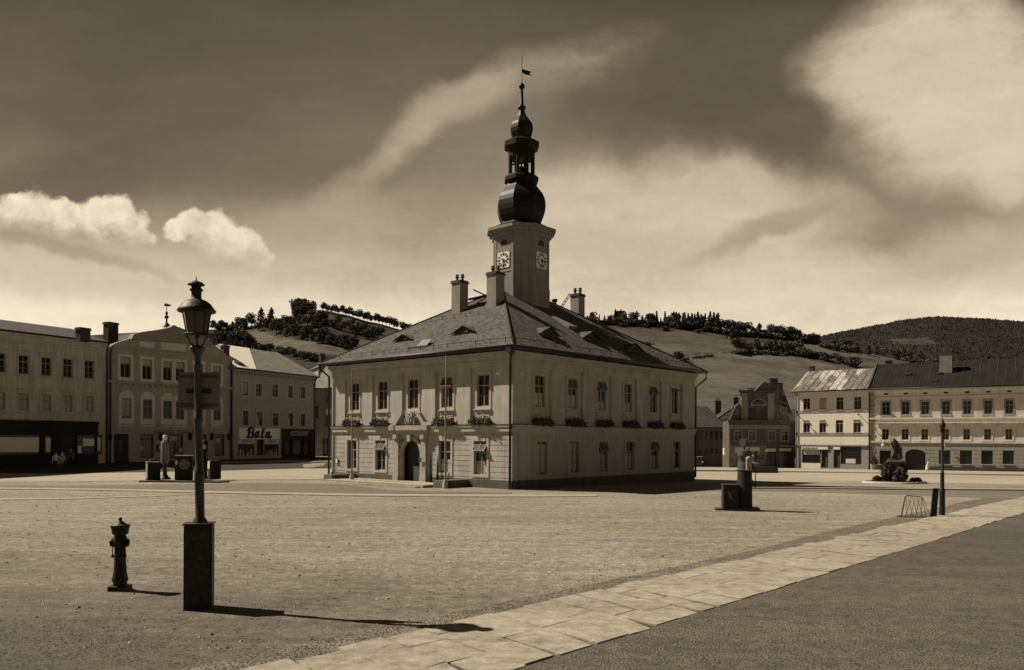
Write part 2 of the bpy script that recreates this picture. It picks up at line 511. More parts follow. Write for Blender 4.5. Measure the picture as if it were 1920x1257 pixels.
def window(par, T, x0, x1, z0, z1, y, cols=2, transom=0.66, bars=(), fw=0.06, casing=0.0, cm=None, sill=True, fm=None, gm=None,
           curtain=None, sash=None, proud=0.04, hood=False, smat=None, sw=0.08):
    """window > frame, casing, sill, curtain, sash.  y = depth of the pane plane"""
    fm = fm or M['wood']; gm = gm or M['glass']; smat = smat or M['trim']
    g = MB(T)
    g.box(x0, x1, y, y + 0.03, z0, z1)
    w = g.build('window', gm, par)
    f = MB(T)
    ya, yb = y - 0.055, y - 0.004
    f.box(x0, x0 + fw, ya, yb, z0, z1); f.box(x1 - fw, x1, ya, yb, z0, z1)
    f.box(x0 + fw, x1 - fw, ya, yb, z0, z0 + fw); f.box(x0 + fw, x1 - fw, ya, yb, z1 - fw, z1)
    zt = z0 + (z1 - z0) * transom if transom else z1 - fw
    if transom: f.box(x0 + fw, x1 - fw, ya - 0.01, yb, zt - fw * .6, zt + fw * .6)
    ztop0 = zt + fw * .6 if transom else zt
    for c in range(1, cols):
        xc = x0 + (x1 - x0) * c / cols
        f.box(xc - fw * .55, xc + fw * .55, ya, yb, z0 + fw, zt - fw * .6)
        if transom: f.box(xc - fw * .45, xc + fw * .45, ya + .003, yb, ztop0, z1 - fw)
    for q in bars:
        zq = z0 + (zt - z0) * q
        f.box(x0 + fw, x1 - fw, ya + 0.015, yb, zq - 0.015, zq + 0.015)
    f.build('frame', fm, w)
    if casing:
        c = MB(T); cw = casing
        c.box(x0 - cw, x0, -proud, 0.0, z0, z1); c.box(x1, x1 + cw, -proud, 0.0, z0, z1)
        c.box(x0 - cw, x1 + cw, -proud - .003, 0.0, z1, z1 + cw)
        c.box(x0 - cw, x1 + cw, -proud - .003, 0.0, z0 - cw, z0)
        if hood:
            c.box(x0 - cw * 1.5, x1 + cw * 1.5, -proud - .10, 0.0, z1 + cw + .16, z1 + cw + .24)
        o = c.build('casing', cm or M['trim'], w)
        o.location = (0, 0, 0)
        if isinstance(T, tuple): pass
    if sill:
        s_ = MB(T)
        e = sw + casing * .6
        s_.box(x0 - e, x1 + e, -proud - .10, y - 0.06, z0 - casing - 0.07, z0 - casing + 0.0)
        s_.build('sill', smat, w)
    if curtain:
        cmb_ = MB(T)
        k0, k1, q0, q1 = curtain
        n = 10
        xa, xb = x0 + (x1 - x0) * k0, x0 + (x1 - x0) * k1
        za, zb = z0 + (z1 - z0) * q0, z0 + (z1 - z0) * q1
        for i in range(n):
            ua, ub = xa + (xb - xa) * i / n, xa + (xb - xa) * (i + 1) / n
            ja = rnd.uniform(-.12, .12) * (zb - za)
            cmb_.poly([(ua, y - .006 - .02 * (i % 2), za + abs(ja)), (ub, y - .006 - .02 * ((i + 1) % 2), za + abs(ja) * .6), (ub, y - .006 - .02 * ((i + 1) % 2), zb), (ua, y - .006 - .02 * (i % 2), zb)])
        cmb_.build('curtain', M['curtain'], w, recalc=False)
    if sash:
        tilt = sash if isinstance(sash, (int, float)) and sash is not True else 28
        s2 = MB(T)
        h = z1 - zt - fw; a = R(tilt)
        def q(u, d, tt):   # hinge at the top
            return (u, y - 0.07 - math.sin(a) * d - math.cos(a) * tt, z1 - fw - math.cos(a) * d + math.sin(a) * tt)
        for (u0, u1, d0, d1) in ((x0 + .02, x0 + .08, 0, h), (x1 - .08, x1 - .02, 0, h), ((x0 + x1) / 2 - .03, (x0 + x1) / 2 + .03, 0, h), (x0 + .08, x1 - .08, 0, .05), (x0 + .08, x1 - .08, h - .05, h)):
            s2.hexa([q(u0, d1, 0), q(u1, d1, 0), q(u1, d0, 0), q(u0, d0, 0), q(u0, d1, .04), q(u1, d1, .04), q(u1, d0, .04), q(u0, d0, .04)])
        s2.add([q(x0 + .05, h - .02, .015), q(x1 - .05, h - .02, .015), q(x1 - .05, .02, .015), q(x0 + .05, .02, .015)], [(0, 1, 2, 3)], 1)
        s2.build('sash', [fm, M['board']], w, recalc=False)
    return w

def text_part(name, body, x, z, y, size, m, par, T=None, shear=0.0, offset=0.0, ext=0.012, width=None, align='LEFT'):
    c = bpy.data.curves.new(name, 'FONT')
    c.body = body; c.size = size; c.extrude = ext; c.shear = shear; c.offset = offset
    c.align_x = align
    tmp = bpy.data.objects.new(name, c)
    COL.objects.link(tmp)
    dg = bpy.context.evaluated_depsgraph_get()
    me = bpy.data.meshes.new_from_object(tmp.evaluated_get(dg))
    COL.objects.unlink(tmp); bpy.data.objects.remove(tmp)
    xs = [v.co.x for v in me.vertices]
    w0 = max(xs) - min(xs)
    k = (width / w0) if width else 1.0
    Q = (T or Matrix.Identity(4)) @ Matrix.Translation((x, y, z)) @ Matrix(((k, 0, 0, 0), (0, 0, -1, 0), (0, 1, 0, 0), (0, 0, 0, 1)))
    me.transform(Q)
    me.materials.clear(); me.materials.append(m)
    o = bpy.data.objects.new(name, me)
    COL.objects.link(o); o.parent = par
    return o

def hip_roof(mb, x0, x1, y0, y1, z, rise, hipl=1.0, hipr=1.0, th=0.14, mi=0):
    """ridge along x; hip 1 = full hip, 0 = gable"""
    hy = (y1 - y0) / 2; yc = (y0 + y1) / 2
    a = (x0 + hy * hipl, yc, z + rise); b = (x1 - hy * hipr, yc, z + rise)
    p = [(x0, y0, z), (x1, y0, z), (x1, y1, z), (x0, y1, z)]
    lo = [(x, y, zz - th) for x, y, zz in p]
    mb.add(p + [a, b] + lo, [(0, 1, 5, 4), (2, 3, 4, 5), (1, 2, 5), (3, 0, 4),
                             (6, 7, 1, 0), (7, 8, 2, 1), (8, 9, 3, 2), (9, 6, 0, 3), (9, 8, 7, 6)], mi)

def chimney(par, T, x, y, z0, z1, wx, wy, m, pots=0, cap=True, name='chimney'):
    c = MB(T)
    c.box(x - wx / 2, x + wx / 2, y - wy / 2, y + wy / 2, z0, z1)
    if cap:
        c.box(x - wx / 2 - .07, x + wx / 2 + .07, y - wy / 2 - .07, y + wy / 2 + .07, z1, z1 + .10, 1)
        c.box(x - wx / 2 - .02, x + wx / 2 + .02, y - wy / 2 - .02, y + wy / 2 + .02, z1 + .10, z1 + .2, 1)
    o = c.build(name, [m, M['brick']], par)
    for i in range(pots):
        p = MB(T)
        px = x + (i - (pots - 1) / 2) * min(.42, wx * .5)
        p.lathe([(.12, z1 + .18), (.10, z1 + .32), (.07, z1 + .38), (.15, z1 + .44), (.15, z1 + .52), (.08, z1 + .55), (.13, z1 + .62), (.13, z1 + .68)], px, y + (.06 if i % 2 else -.06), 10)
        p.build('chimney_pot', M['brick'], o)
    return o


# ------------------------------------------------------------------ ground
def ground_mat(name, c_lo, c_hi, pebbles=True, cob=0.0, scale=1.0, dark_corner=False):
    m = bpy.data.materials.new(name); m.use_nodes = True
    t = m.node_tree; N = t.nodes; K = t.links
    b = N['Principled BSDF']; b.inputs['Roughness'].default_value = 0.95; b.inputs['Specular IOR Level'].default_value = 0.1
    tcn = N.new('ShaderNodeTexCoord')
    def noi(s, d, r=0.6, st=None, rot=0):
        n = N.new('ShaderNodeTexNoise'); v = tcn.outputs['Object']
        if st:
            mp = N.new('ShaderNodeMapping'); K.new(v, mp.inputs[0]); mp.inputs['Scale'].default_value = st; mp.inputs['Rotation'].default_value = (0, 0, rot); v = mp.outputs[0]
        K.new(v, n.inputs['Vector']); n.inputs['Scale'].default_value = s; n.inputs['Detail'].default_value = d; n.inputs['Roughness'].default_value = r
        return n.outputs[0]
    def mr(v, a, b_, c, d):
        q = N.new('ShaderNodeMapRange'); K.new(v, q.inputs[0])
        for i, z in enumerate((a, b_, c, d)): q.inputs[i + 1].default_value = z
        return q.outputs[0]
    def mth(op, a, b_):
        q = N.new('ShaderNodeMath'); q.operation = op
        for i, z in enumerate((a, b_)):
            if hasattr(z, 'is_linked'): K.new(z, q.inputs[i])
            else: q.inputs[i].default_value = z
        return q.outputs[0]
    big = mr(noi(0.07 * scale, 5), .3, .7, 0, 1)
    mid = mr(noi(0.55 * scale, 6, .65, (1, 1.6, 1), R(-20)), .3, .7, 0, 1)
    fine = mr(noi(3.6 * scale, 9, .85), .36, .64, 0, 1)
    grit = mr(noi(38.0 * scale, 3, .7), .32, .68, 0, 1)
    ruts = mr(noi(0.9, 5, .6, (0.10, 1.3, 1), R(-38)), .42, .60, 0, 1)
    mid2 = mr(noi(2.3 * scale, 7, .7, (1, 1.8, 1), R(15)), .32, .68, 0, 1)
    f = mth('ADD', mth('ADD', mth('MULTIPLY', big, .26), mth('MULTIPLY', mid, .18)), mth('ADD', mth('MULTIPLY', mid2, .24), mth('ADD', mth('MULTIPLY', fine, .42), mth('ADD', mth('MULTIPLY', grit, .16), mth('MULTIPLY', ruts, .10)))))
    if dark_corner:      # near left corner darkening, put into the ground colour
        mp = N.new('ShaderNodeMapping'); mp.vector_type = 'TEXTURE'; K.new(tcn.outputs['Object'], mp.inputs[0])
        mp.inputs['Location'].default_value = (-10, 8, 0); mp.inputs['Scale'].default_value = (17, 14, 30)
        gq = N.new('ShaderNodeTexGradient'); gq.gradient_type = 'SPHERICAL'; K.new(mp.outputs[0], gq.inputs[0])
        dm = mr(mth('ADD', gq.outputs[1], mth('MULTIPLY', mth('SUBTRACT', mid2, .5), .16)), .0, .8, 1.0, .46)
        f = mth('SUBTRACT', mth('MULTIPLY', f, dm), mth('MULTIPLY', mth('SUBTRACT', 1.0, dm), .03))
    f = mr(f, .30, 1.02, 0.0, 1.0)
    mx = N.new('ShaderNodeMix'); mx.data_type = 'RGBA'
    K.new(f, mx.inputs[0])
    mx.inputs[6].default_value = (*c_lo, 1); mx.inputs[7].default_value = (*c_hi, 1)
    col = mx.outputs[2]
    h = mth('ADD', mth('MULTIPLY', fine, .7), mth('MULTIPLY', grit, .5))
    if pebbles:
        vo = N.new('ShaderNodeTexVoronoi'); K.new(tcn.outputs['Object'], vo.inputs['Vector']); vo.inputs['Scale'].default_value = 3.1
        peb = mr(vo.outputs['Distance'], .05, .13, 1, 0)
        rnd_ = mr(vo.outputs['Color'], .72, .74, 0, 1)
        pk = mth('MULTIPLY', peb, rnd_)
        dk = N.new('ShaderNodeMix'); dk.data_type = 'RGBA'; K.new(mth('MULTIPLY', pk, .55), dk.inputs[0]); K.new(col, dk.inputs[6])
        dk.inputs[7].default_value = (.10, .09, .07, 1)
        col = dk.outputs[2]
        vo2 = N.new('ShaderNodeTexVoronoi'); K.new(tcn.outputs['Object'], vo2.inputs['Vector']); vo2.inputs['Scale'].default_value = 13.0
        h = mth('ADD', h, mth('MULTIPLY', mr(vo2.outputs['Distance'], .1, .45, 1, 0), .5))
        h = mth('ADD', h, mth('MULTIPLY', pk, 1.2))
    if cob:
        vo = N.new('ShaderNodeTexVoronoi'); vo.feature = 'DISTANCE_TO_EDGE'; K.new(tcn.outputs['Object'], vo.inputs['Vector']); vo.inputs['Scale'].default_value = cob
        j = mr(vo.outputs['Distance'], .02, .14, 0, 1) if not dark_corner else mr(mth('ADD', vo.outputs['Distance'], mth('MULTIPLY', fine, .10)), .05, .19, 0, 1)
        dk = N.new('ShaderNodeMix'); dk.data_type = 'RGBA'; K.new(j, dk.inputs[0]); dk.inputs[6].default_value = tuple(c * (.75 if not dark_corner else 3.0) for c in c_lo) + (1,); K.new(col, dk.inputs[7])
        col = dk.outputs[2]
        h = mth('ADD', h, mth('MULTIPLY', j, 1.0 if not dark_corner else .7))
    K.new(col, b.inputs['Base Color'])
    bp = N.new('ShaderNodeBump'); bp.inputs['Strength'].default_value = .55; bp.inputs['Distance'].default_value = .03
    K.new(h, bp.inputs['Height']); K.new(bp.outputs[0], b.inputs['Normal'])
    return m
G_earth = ground_mat('packed_earth', (.05, .046, .038), (.52, .48, .39), dark_corner=True, cob=12.0)
G_pale = ground_mat('pale_gravel', (.22, .20, .163), (.42, .385, .315))
G_road = ground_mat('road_asphalt', (.10, .092, .075), (.21, .193, .158), pebbles=False)
G_cob = ground_mat('small_cobbles', (.065, .06, .05), (.225, .207, .172), pebbles=False, cob=19.0)
G_slab = ground_mat('paving_slab', (.13, .12, .098), (.47, .43, .35), pebbles=False)
G_far = ground_mat('far_ground', (.07, .065, .05), (.16, .15, .115), pebbles=False, scale=.1)

xs = [-6000, -2500, -900, -400, -200] + [i * 6 - 138 for i in range(47)] + [200, 400, 900, 2500, 6000]
ys = [-3000, -400, -60, -12] + [i * 3 for i in range(60)] + [200, 300, 500, 900, 2000, 4000, 9000]
g = MB()
g.v = [(x, y, gz(x, y)) for y in ys for x in xs]
nx = len(xs)
for j in range(len(ys) - 1):
    for i in range(nx - 1):
        g.f.append((j * nx + i, j * nx + i + 1, (j + 1) * nx + i + 1, (j + 1) * nx + i)); g.mi.append(0); g.sm.append(True)
tag(g.build('ground', G_earth, recalc=False), kind='structure')

def gz_mesh(x, y):
    """height of the ground mesh itself at a point, so that thin sheets lie on it"""
    import bisect
    i = max(0, min(nx - 2, bisect.bisect_right(xs, x) - 1)); j = max(0, min(len(ys) - 2, bisect.bisect_right(ys, y) - 1))
    tx = (x - xs[i]) / (xs[i + 1] - xs[i]); ty = (y - ys[j]) / (ys[j + 1] - ys[j])
    a, b, c, d = gz(xs[i], ys[j]), gz(xs[i + 1], ys[j]), gz(xs[i], ys[j + 1]), gz(xs[i + 1], ys[j + 1])
    return max((a * (1 - tx) + b * tx) * (1 - ty) + (c * (1 - tx) + d * tx) * ty, a + (b - a) * tx + (c - a) * ty if tx + ty < 1 else -9)

def ribbon(name, L_, R_, m, lift=0.02, n=40, skirt=0.0, w=3, kind='structure'):
    """ground sheet between two polylines of world points"""
    def samp(P, t):
        P = [Vector((p[0], p[1])) for p in P]
        ln = [0]
        for a, b in zip(P, P[1:]): ln.append(ln[-1] + (b - a).length)
        s = t * ln[-1]
        for i in range(len(P) - 1):
            if s <= ln[i + 1] or i == len(P) - 2:
                return P[i].lerp(P[i + 1], (s - ln[i]) / max(1e-6, ln[i + 1] - ln[i]))
    mb = MB()
    for i in range(n + 1):
        a, b = samp(L_, i / n), samp(R_, i / n)
        for k in range(w + 1):
            p = a.lerp(b, k / w)
            mb.v.append((p.x, p.y, gz_mesh(p.x, p.y) + lift))
    for i in range(n):
        for k in range(w):
            o = i * (w + 1) + k
            mb.f.append((o, o + 1, o + w + 2, o + w + 1)); mb.mi.append(0); mb.sm.append(True)
    if skirt:
        for side in (0, w):
            o0 = len(mb.v)
            for i in range(n + 1):
                v = mb.v[i * (w + 1) + side]
                mb.v.append((v[0], v[1], v[2] - skirt))
            for i in range(n):
                mb.f.append((i * (w + 1) + side, (i + 1) * (w + 1) + side, o0 + i + 1, o0 + i)); mb.mi.append(0); mb.sm.append(False)
    o = mb.build(name, m)
    return tag(o, kind=kind)
def gpts(*px): return [ground(x, y) for x, y in px]

# darker worn roadway round the island, pale gutter strip in front of the town hall, sunny gravel beyond
ribbon('road', gpts((-60, 911), (120, 911), (330, 908), (520, 906), (640, 908), (740, 921), (960, 924)), gpts((-60, 917), (120, 919), (330, 921), (520, 925), (640, 927.5), (760, 929), (960, 929)), G_road, .012)
ribbon('gutter_strip', gpts((-60, 914.5), (200, 917.5), (400, 922), (620, 926), (800, 928), (960, 928.6), (1120, 929)), gpts((-60, 917), (200, 920.5), (400, 925.5), (620, 930), (800, 932.2), (960, 932.6), (1120, 932)), G_pale, .03)
ribbon('second_gutter_strip', gpts((-60, 936), (150, 934), (300, 929.5), (395, 925)), gpts((-60, 939), (150, 936.2), (300, 931), (395, 926)), G_pale, .02)
ribbon('street_shade_sheet', gpts((-60, 866), (160, 866), (420, 860), (640, 857)), gpts((-60, 888), (160, 888), (420, 883), (640, 879)), ground_mat('painted_street_shade', (.03, .028, .023), (.08, .073, .06), pebbles=False), .012)  # shade before the left houses, painted as a dark ground sheet
ribbon('gravel_area', gpts((-60, 888), (160, 888), (420, 883), (640, 879)), gpts((-60, 905), (160, 903), (420, 900), (640, 899)), G_pale, .012)
ribbon('far_road', gpts((1262, 884), (1440, 886), (1640, 888), (1980, 894)), gpts((1262, 905), (1440, 905), (1640, 903), (1980, 911)), G_pale, .012)
ribbon('dark_road', gpts((1330, 917), (1480, 917.5), (1640, 919), (1980, 921)), gpts((1330, 921), (1480, 922), (1640, 927), (1980, 938)), G_road, .012)
# pavement with its kerb before the right-hand row
ribbon('pavement', gpts((1262, 877), (1440, 879), (1640, 882), (1980, 887)), gpts((1262, 883.4), (1440, 885), (1640, 888.3), (1980, 893.5)), G_pale, .13, skirt=.2)
ribbon('kerb', gpts((1400, 916.2), (1520, 916.4), (1640, 917.6), (1980, 920)), gpts((1400, 916.9), (1520, 917.2), (1640, 918.6), (1980, 921.3)), M['stone'], .09, skirt=.12, w=1)
ribbon('side_street', gpts((592, 864.6), (622, 865.4)), gpts((592, 865.3), (622, 866.2)), G_pale, .03, n=6)

# strip of large paving slabs running towards the right, cobbles beyond it
A0, A1 = ground(1306, 1154), ground(1825, 993)
B0, B1 = ground(1071, 1123), ground(1825, 955)
d1 = (A1 - A0); d1.z = 0; L1 = d1.length; d1.normalize()
n1 = Vector((-d1.y, d1.x, 0))
def strip_w(s):   # width grows slightly with the distance
    return 2.44 - 0.008 * max(0, s)
mb = MB(); r2 = random.Random(3)
s = -9.0
while s < 42:
    ln = r2.uniform(.55, .95)
    wd = strip_w(s) + r2.uniform(-.10, .12); nn = r2.uniform(-.05, .04)
    while nn < wd - .1:
        ww = min(r2.uniform(.6, 1.25), wd - nn)
        if wd - nn - ww < .35: ww = wd - nn
        gp = r2.uniform(.001, .009)
        big = r2.random() < .24
        off = r2.uniform(-.04, .04)
        p = []
        for (a, b) in ((gp, gp), (ln - gp - (r2.uniform(.05, .17) if big else 0), gp), (ln - gp, ww - gp), (gp, ww - gp)):
            q = A0 + d1 * (s + a + off + (b + nn) * .16) + n1 * (nn + b)
            p.append((q.x, q.y))
        zt = [gz(*q) + .045 + r2.uniform(-.008, .008) for q in p]
        mb.hexa([(q[0], q[1], gz(*q) - .05) for q in p] + [(q[0], q[1], z) for q, z in zip(p, zt)])
        nn += ww
    s += ln
o = mb.build('paved_path', G_slab)
tag(o, kind='structure')
bed0 = A0 + d1 * -9.5; bed1 = A0 + d1 * 42
ribbon('path_bedding', [bed0 + n1 * -.02, bed1 + n1 * -.02], [bed0 + n1 * 2.45, bed1 + n1 * 2.15], ground_mat('bedding', (.03, .028, .022), (.10, .09, .07), pebbles=False), .018)
ribbon('sett_border', [bed0 + n1 * 2.42, A0 + d1 * 8 + n1 * 2.3, A0 + d1 * 14 + n1 * 2.25, bed1 + n1 * 2.0], [bed0 + n1 * 3.2, A0 + d1 * 8 + n1 * 3.0, A0 + d1 * 14 + n1 * 3.3, bed1 + n1 * 3.6], ground_mat('sett_border', (.06, .055, .045), (.38, .35, .285), cob=15.0), .010, n=60)
ribbon('cobbled_pavement', [bed0 - n1 * .0, bed1 - n1 * .0], [bed0 - n1 * 9, bed1 - n1 * 14], G_cob, .03, n=60, w=8)

# loose stones lying on the square: nobody could count them
mb = MB(); r3 = random.Random(11)
for _ in range(5200):
    Y = 11.5 + r3.random() ** 1.5 * 32; X = r3.uniform(-.72, .55) * Y
    if (Vector((X, Y, 0)) - A0).dot(n1) < 3.2: continue
    q = r3.uniform(.006, .022) * (1.0 + Y / 40) * (1.8 if r3.random() < .06 else 1)
    z = gz_mesh(X, Y)
    a = r3.uniform(0, 6.28)
    pts = [(X + q * math.cos(a + k * 1.57) * r3.uniform(.7, 1.3), Y + q * math.sin(a + k * 1.57) * r3.uniform(.7, 1.3), z - .002) for k in range(4)]
    mb.add(pts + [(X, Y, z + q * r3.uniform(.5, .9))], [(0, 1, 4), (1, 2, 4), (2, 3, 4), (3, 0, 4)], r3.choice((0, 1, 1)))
tag(mb.build('loose_gravel', [M['h2'], M['plinth']]), kind='stuff')

# ------------------------------------------------------------------ hills
def interp(P, x):
    if x <= P[0][0]: return P[0][1]
    for (a, b), (c, d) in zip(P, P[1:]):
        if x <= c:
            t = (x - a) / (c - a); return b + (d - b) * (t * t * (3 - 2 * t) * .5 + t * .5)
    return P[-1][1]
HA = dict(r=[(-400, 650), (-150, 640), (100, 632), (300, 622), (400, 618), (450, 614), (500, 606), (530, 596), (560, 588), (590, 581), (610, 582), (640, 589), (700, 605), (760, 620), (860, 650), (960, 690), (1060, 740)], R=680, B=190, yb=845)
HB = dict(r=[(500, 700), (700, 650), (900, 616), (1000, 607), (1095, 606), (1180, 606), (1260, 611), (1350, 620), (1420, 628), (1480, 637), (1540, 646), (1600, 658), (1660, 668), (1740, 678), (1830, 690), (1980, 715), (2300, 760)], R=1050, B=230, yb=850)
HC_ = dict(r=[(1200, 720), (1350, 668), (1450, 646), (1530, 632), (1590, 620), (1650, 609), (1700, 599), (1760, 594), (1830, 597), (1920, 603), (2060, 622), (2300, 660), (2600, 700)], R=2700, B=1150, yb=760)
def hillpt(H, x, y, lift=0.0):
    yr = interp(H['r'], x)
    v = (H['yb'] - y) / (H['yb'] - yr)
    v = max(0.0, min(1.0, v))
    Y = H['B'] + (H['R'] - H['B']) * v ** 1.25
    p = at(x, H['yb'] + (yr - H['yb']) * v, Y)
    amp = 2.2 * min(1, v * 3) * (1 - v) * Y / 700
    p.z += amp * (mnoise.noise(Vector((p.x / 60, p.y / 60, 0))) + .5 * mnoise.noise(Vector((p.x / 22, p.y / 22, 3)))) + lift
    return p
def inpoly(x, y, P):
    c = False; j = len(P) - 1
    for i in range(len(P)):
        if (P[i][1] > y) != (P[j][1] > y) and x < (P[j][0] - P[i][0]) * (y - P[i][1]) / (P[j][1] - P[i][1]) + P[i][0]: c = not c
        j = i
    return c
def hill(name, H, x0, x1, fields, base, dx=6, ny=90, wob=3.0):
    me = bpy.data.meshes.new(name)
    n = int((x1 - x0) / dx)
    V = []; val = []
    vs = [k / ny for k in range(ny + 1)]
    for i in range(n + 1):
        x = x0 + i * dx; yr = interp(H['r'], x)
        for v in vs:
            y = H['yb'] + (yr - H['yb']) * v
            V.append(tuple(hillpt(H, x, y)))
            xx = x + wob * mnoise.noise(Vector((x / 18, y / 9, 1))); yyy = y + wob * .5 * mnoise.noise(Vector((x / 25, y / 9, 5)))
            b = base
            for P, q in fields:
                if inpoly(xx, yyy, P): b = q
            val.append(b)
        p = Vector(V[-1])
        for q, dz in ((1.06, -.04), (1.2, -.35), (1.5, -.9)):
            V.append((p.x * q, p.y * q, HC + (p.z - HC) * (1 + dz) if dz > -.9 else -5)); val.append(base)
    m = ny + 4
    Fs = [(i * m + k, (i + 1) * m + k, (i + 1) * m + k + 1, i * m + k + 1) for i in range(n) for k in range(m - 1)]
    me.from_pydata(V, [], Fs)
    at_ = me.color_attributes.new('field', 'FLOAT_COLOR', 'POINT')
    for i, v in enumerate(val): at_.data[i].color = (v, v, v, 1)
    me.polygons.foreach_set('use_smooth', [True] * len(Fs))
    o = bpy.data.objects.new(name, me); COL.objects.link(o)
    mt = bpy.data.materials.new(name + '_grass'); mt.use_nodes = True
    t = mt.node_tree; N = t.nodes; K = t.links; b = N['Principled BSDF']
    b.inputs['Roughness'].default_value = 1; b.inputs['Specular IOR Level'].default_value = 0
    a = N.new('ShaderNodeVertexColor'); a.layer_name = 'field'
    tcn = N.new('ShaderNodeTexCoord')
    def nz(s, d, st=(1, 1, 1)):
        mp = N.new('ShaderNodeMapping'); K.new(tcn.outputs['Object'], mp.inputs[0]); mp.inputs['Scale'].default_value = st
        q = N.new('ShaderNodeTexNoise'); K.new(mp.outputs[0], q.inputs['Vector']); q.inputs['Scale'].default_value = s; q.inputs['Detail'].default_value = d; q.inputs['Roughness'].default_value = .65
        r = N.new('ShaderNodeMapRange'); K.new(q.outputs[0], r.inputs[0]); r.inputs[1].default_value = .3; r.inputs[2].default_value = .7
        return r
    r1 = nz(.02, 6); r1.inputs[3].default_value = .68; r1.inputs[4].default_value = 1.32
    r2_ = nz(.25, 5, (.3, 1.0, 2.5)); r2_.inputs[3].default_value = .66; r2_.inputs[4].default_value = 1.34
    mu = N.new('ShaderNodeMath'); mu.operation = 'MULTIPLY'; K.new(r1.outputs[0], mu.inputs[0]); K.new(r2_.outputs[0], mu.inputs[1])
    s1 = N.new('ShaderNodeVectorMath'); s1.operation = 'SCALE'; K.new(a.outputs[0], s1.inputs[0]); K.new(mu.outputs[0], s1.inputs['Scale'])
    s2 = N.new('ShaderNodeVectorMath'); s2.operation = 'MULTIPLY'; K.new(s1.outputs[0], s2.inputs[0]); s2.inputs[1].default_value = (1, .93, .78)
    K.new(s2.outputs[0], b.inputs['Base Color'])
    me.materials.append(mt)
    return tag(o, kind='structure')
hill('hill', HA, -420, 1070, [
    ([(410, 640), (440, 616), (480, 618), (520, 632), (600, 642), (660, 652), (690, 660), (640, 668), (560, 660), (500, 648), (460, 650)], 0.111),
    ([(500, 600), (560, 585), (600, 580), (770, 624), (770, 640), (700, 625), (600, 606), (560, 600)], 0.078),
    ([(590, 620), (660, 632), (720, 648), (700, 652), (640, 640)], 0.104),
    ([(560, 596), (590, 604), (600, 618), (540, 606)], 0.072),
], .05)
hill('fields', HB, 480, 2320, [
    ([(1060, 618), (1220, 618), (1350, 622), (1352, 634), (1300, 636), (1200, 630), (1100, 626)], 0.076),
    ([(1100, 626), (1350, 636), (1480, 650), (1380, 660), (1250, 664), (1150, 645)], 0.088),
    ([(1200, 646), (1270, 656), (1300, 664), (1240, 668), (1200, 656)], 0.115),
    ([(1180, 660), (1260, 668), (1370, 662), (1480, 670), (1580, 684), (1660, 700), (1700, 760), (1100, 780), (1150, 690)], 0.101),
    ([(1340, 664), (1480, 670), (1580, 686), (1540, 690), (1440, 676), (1380, 672)], 0.119),
    ([(1490, 644), (1560, 648), (1640, 664), (1690, 672), (1690, 690), (1600, 684), (1540, 668)], 0.109),
    ([(1560, 668), (1700, 676), (1700, 682), (1600, 680)], 0.078),
], .055)
hill('mountain', HC_, 1180, 2620, [([(1660, 636), (1740, 632), (1760, 646), (1690, 648)], .055)], .028, dx=8, ny=60)
# far wood covering the mountain: one mass
mb = MB(); r4 = random.Random(5)
for _ in range(15000):
    x = r4.uniform(1300, 2080); yr = interp(HC_['r'], x); y = yr + (r4.random() ** 1.3) * 100
    if inpoly(x, y, [(1665, 638), (1738, 634), (1755, 645), (1692, 647)]): continue
    p = hillpt(HC_, x, y); h = r4.uniform(2.5, 5); w = h * .9
    a = r4.uniform(0, 6)
    b_ = [(p.x + w * math.cos(a + k * 2.09), p.y + w * math.sin(a + k * 2.09), p.z - 2) for k in range(3)]
    mb.add(b_ + [(p.x, p.y, p.z + h)], [(0, 1, 3), (1, 2, 3), (2, 0, 3)])
o = tag(mb.build('far_wood', mat('far_foliage', .036, var=.3, scale=.02, bump=0, rough=1, spec=0), recalc=False), kind='stuff')

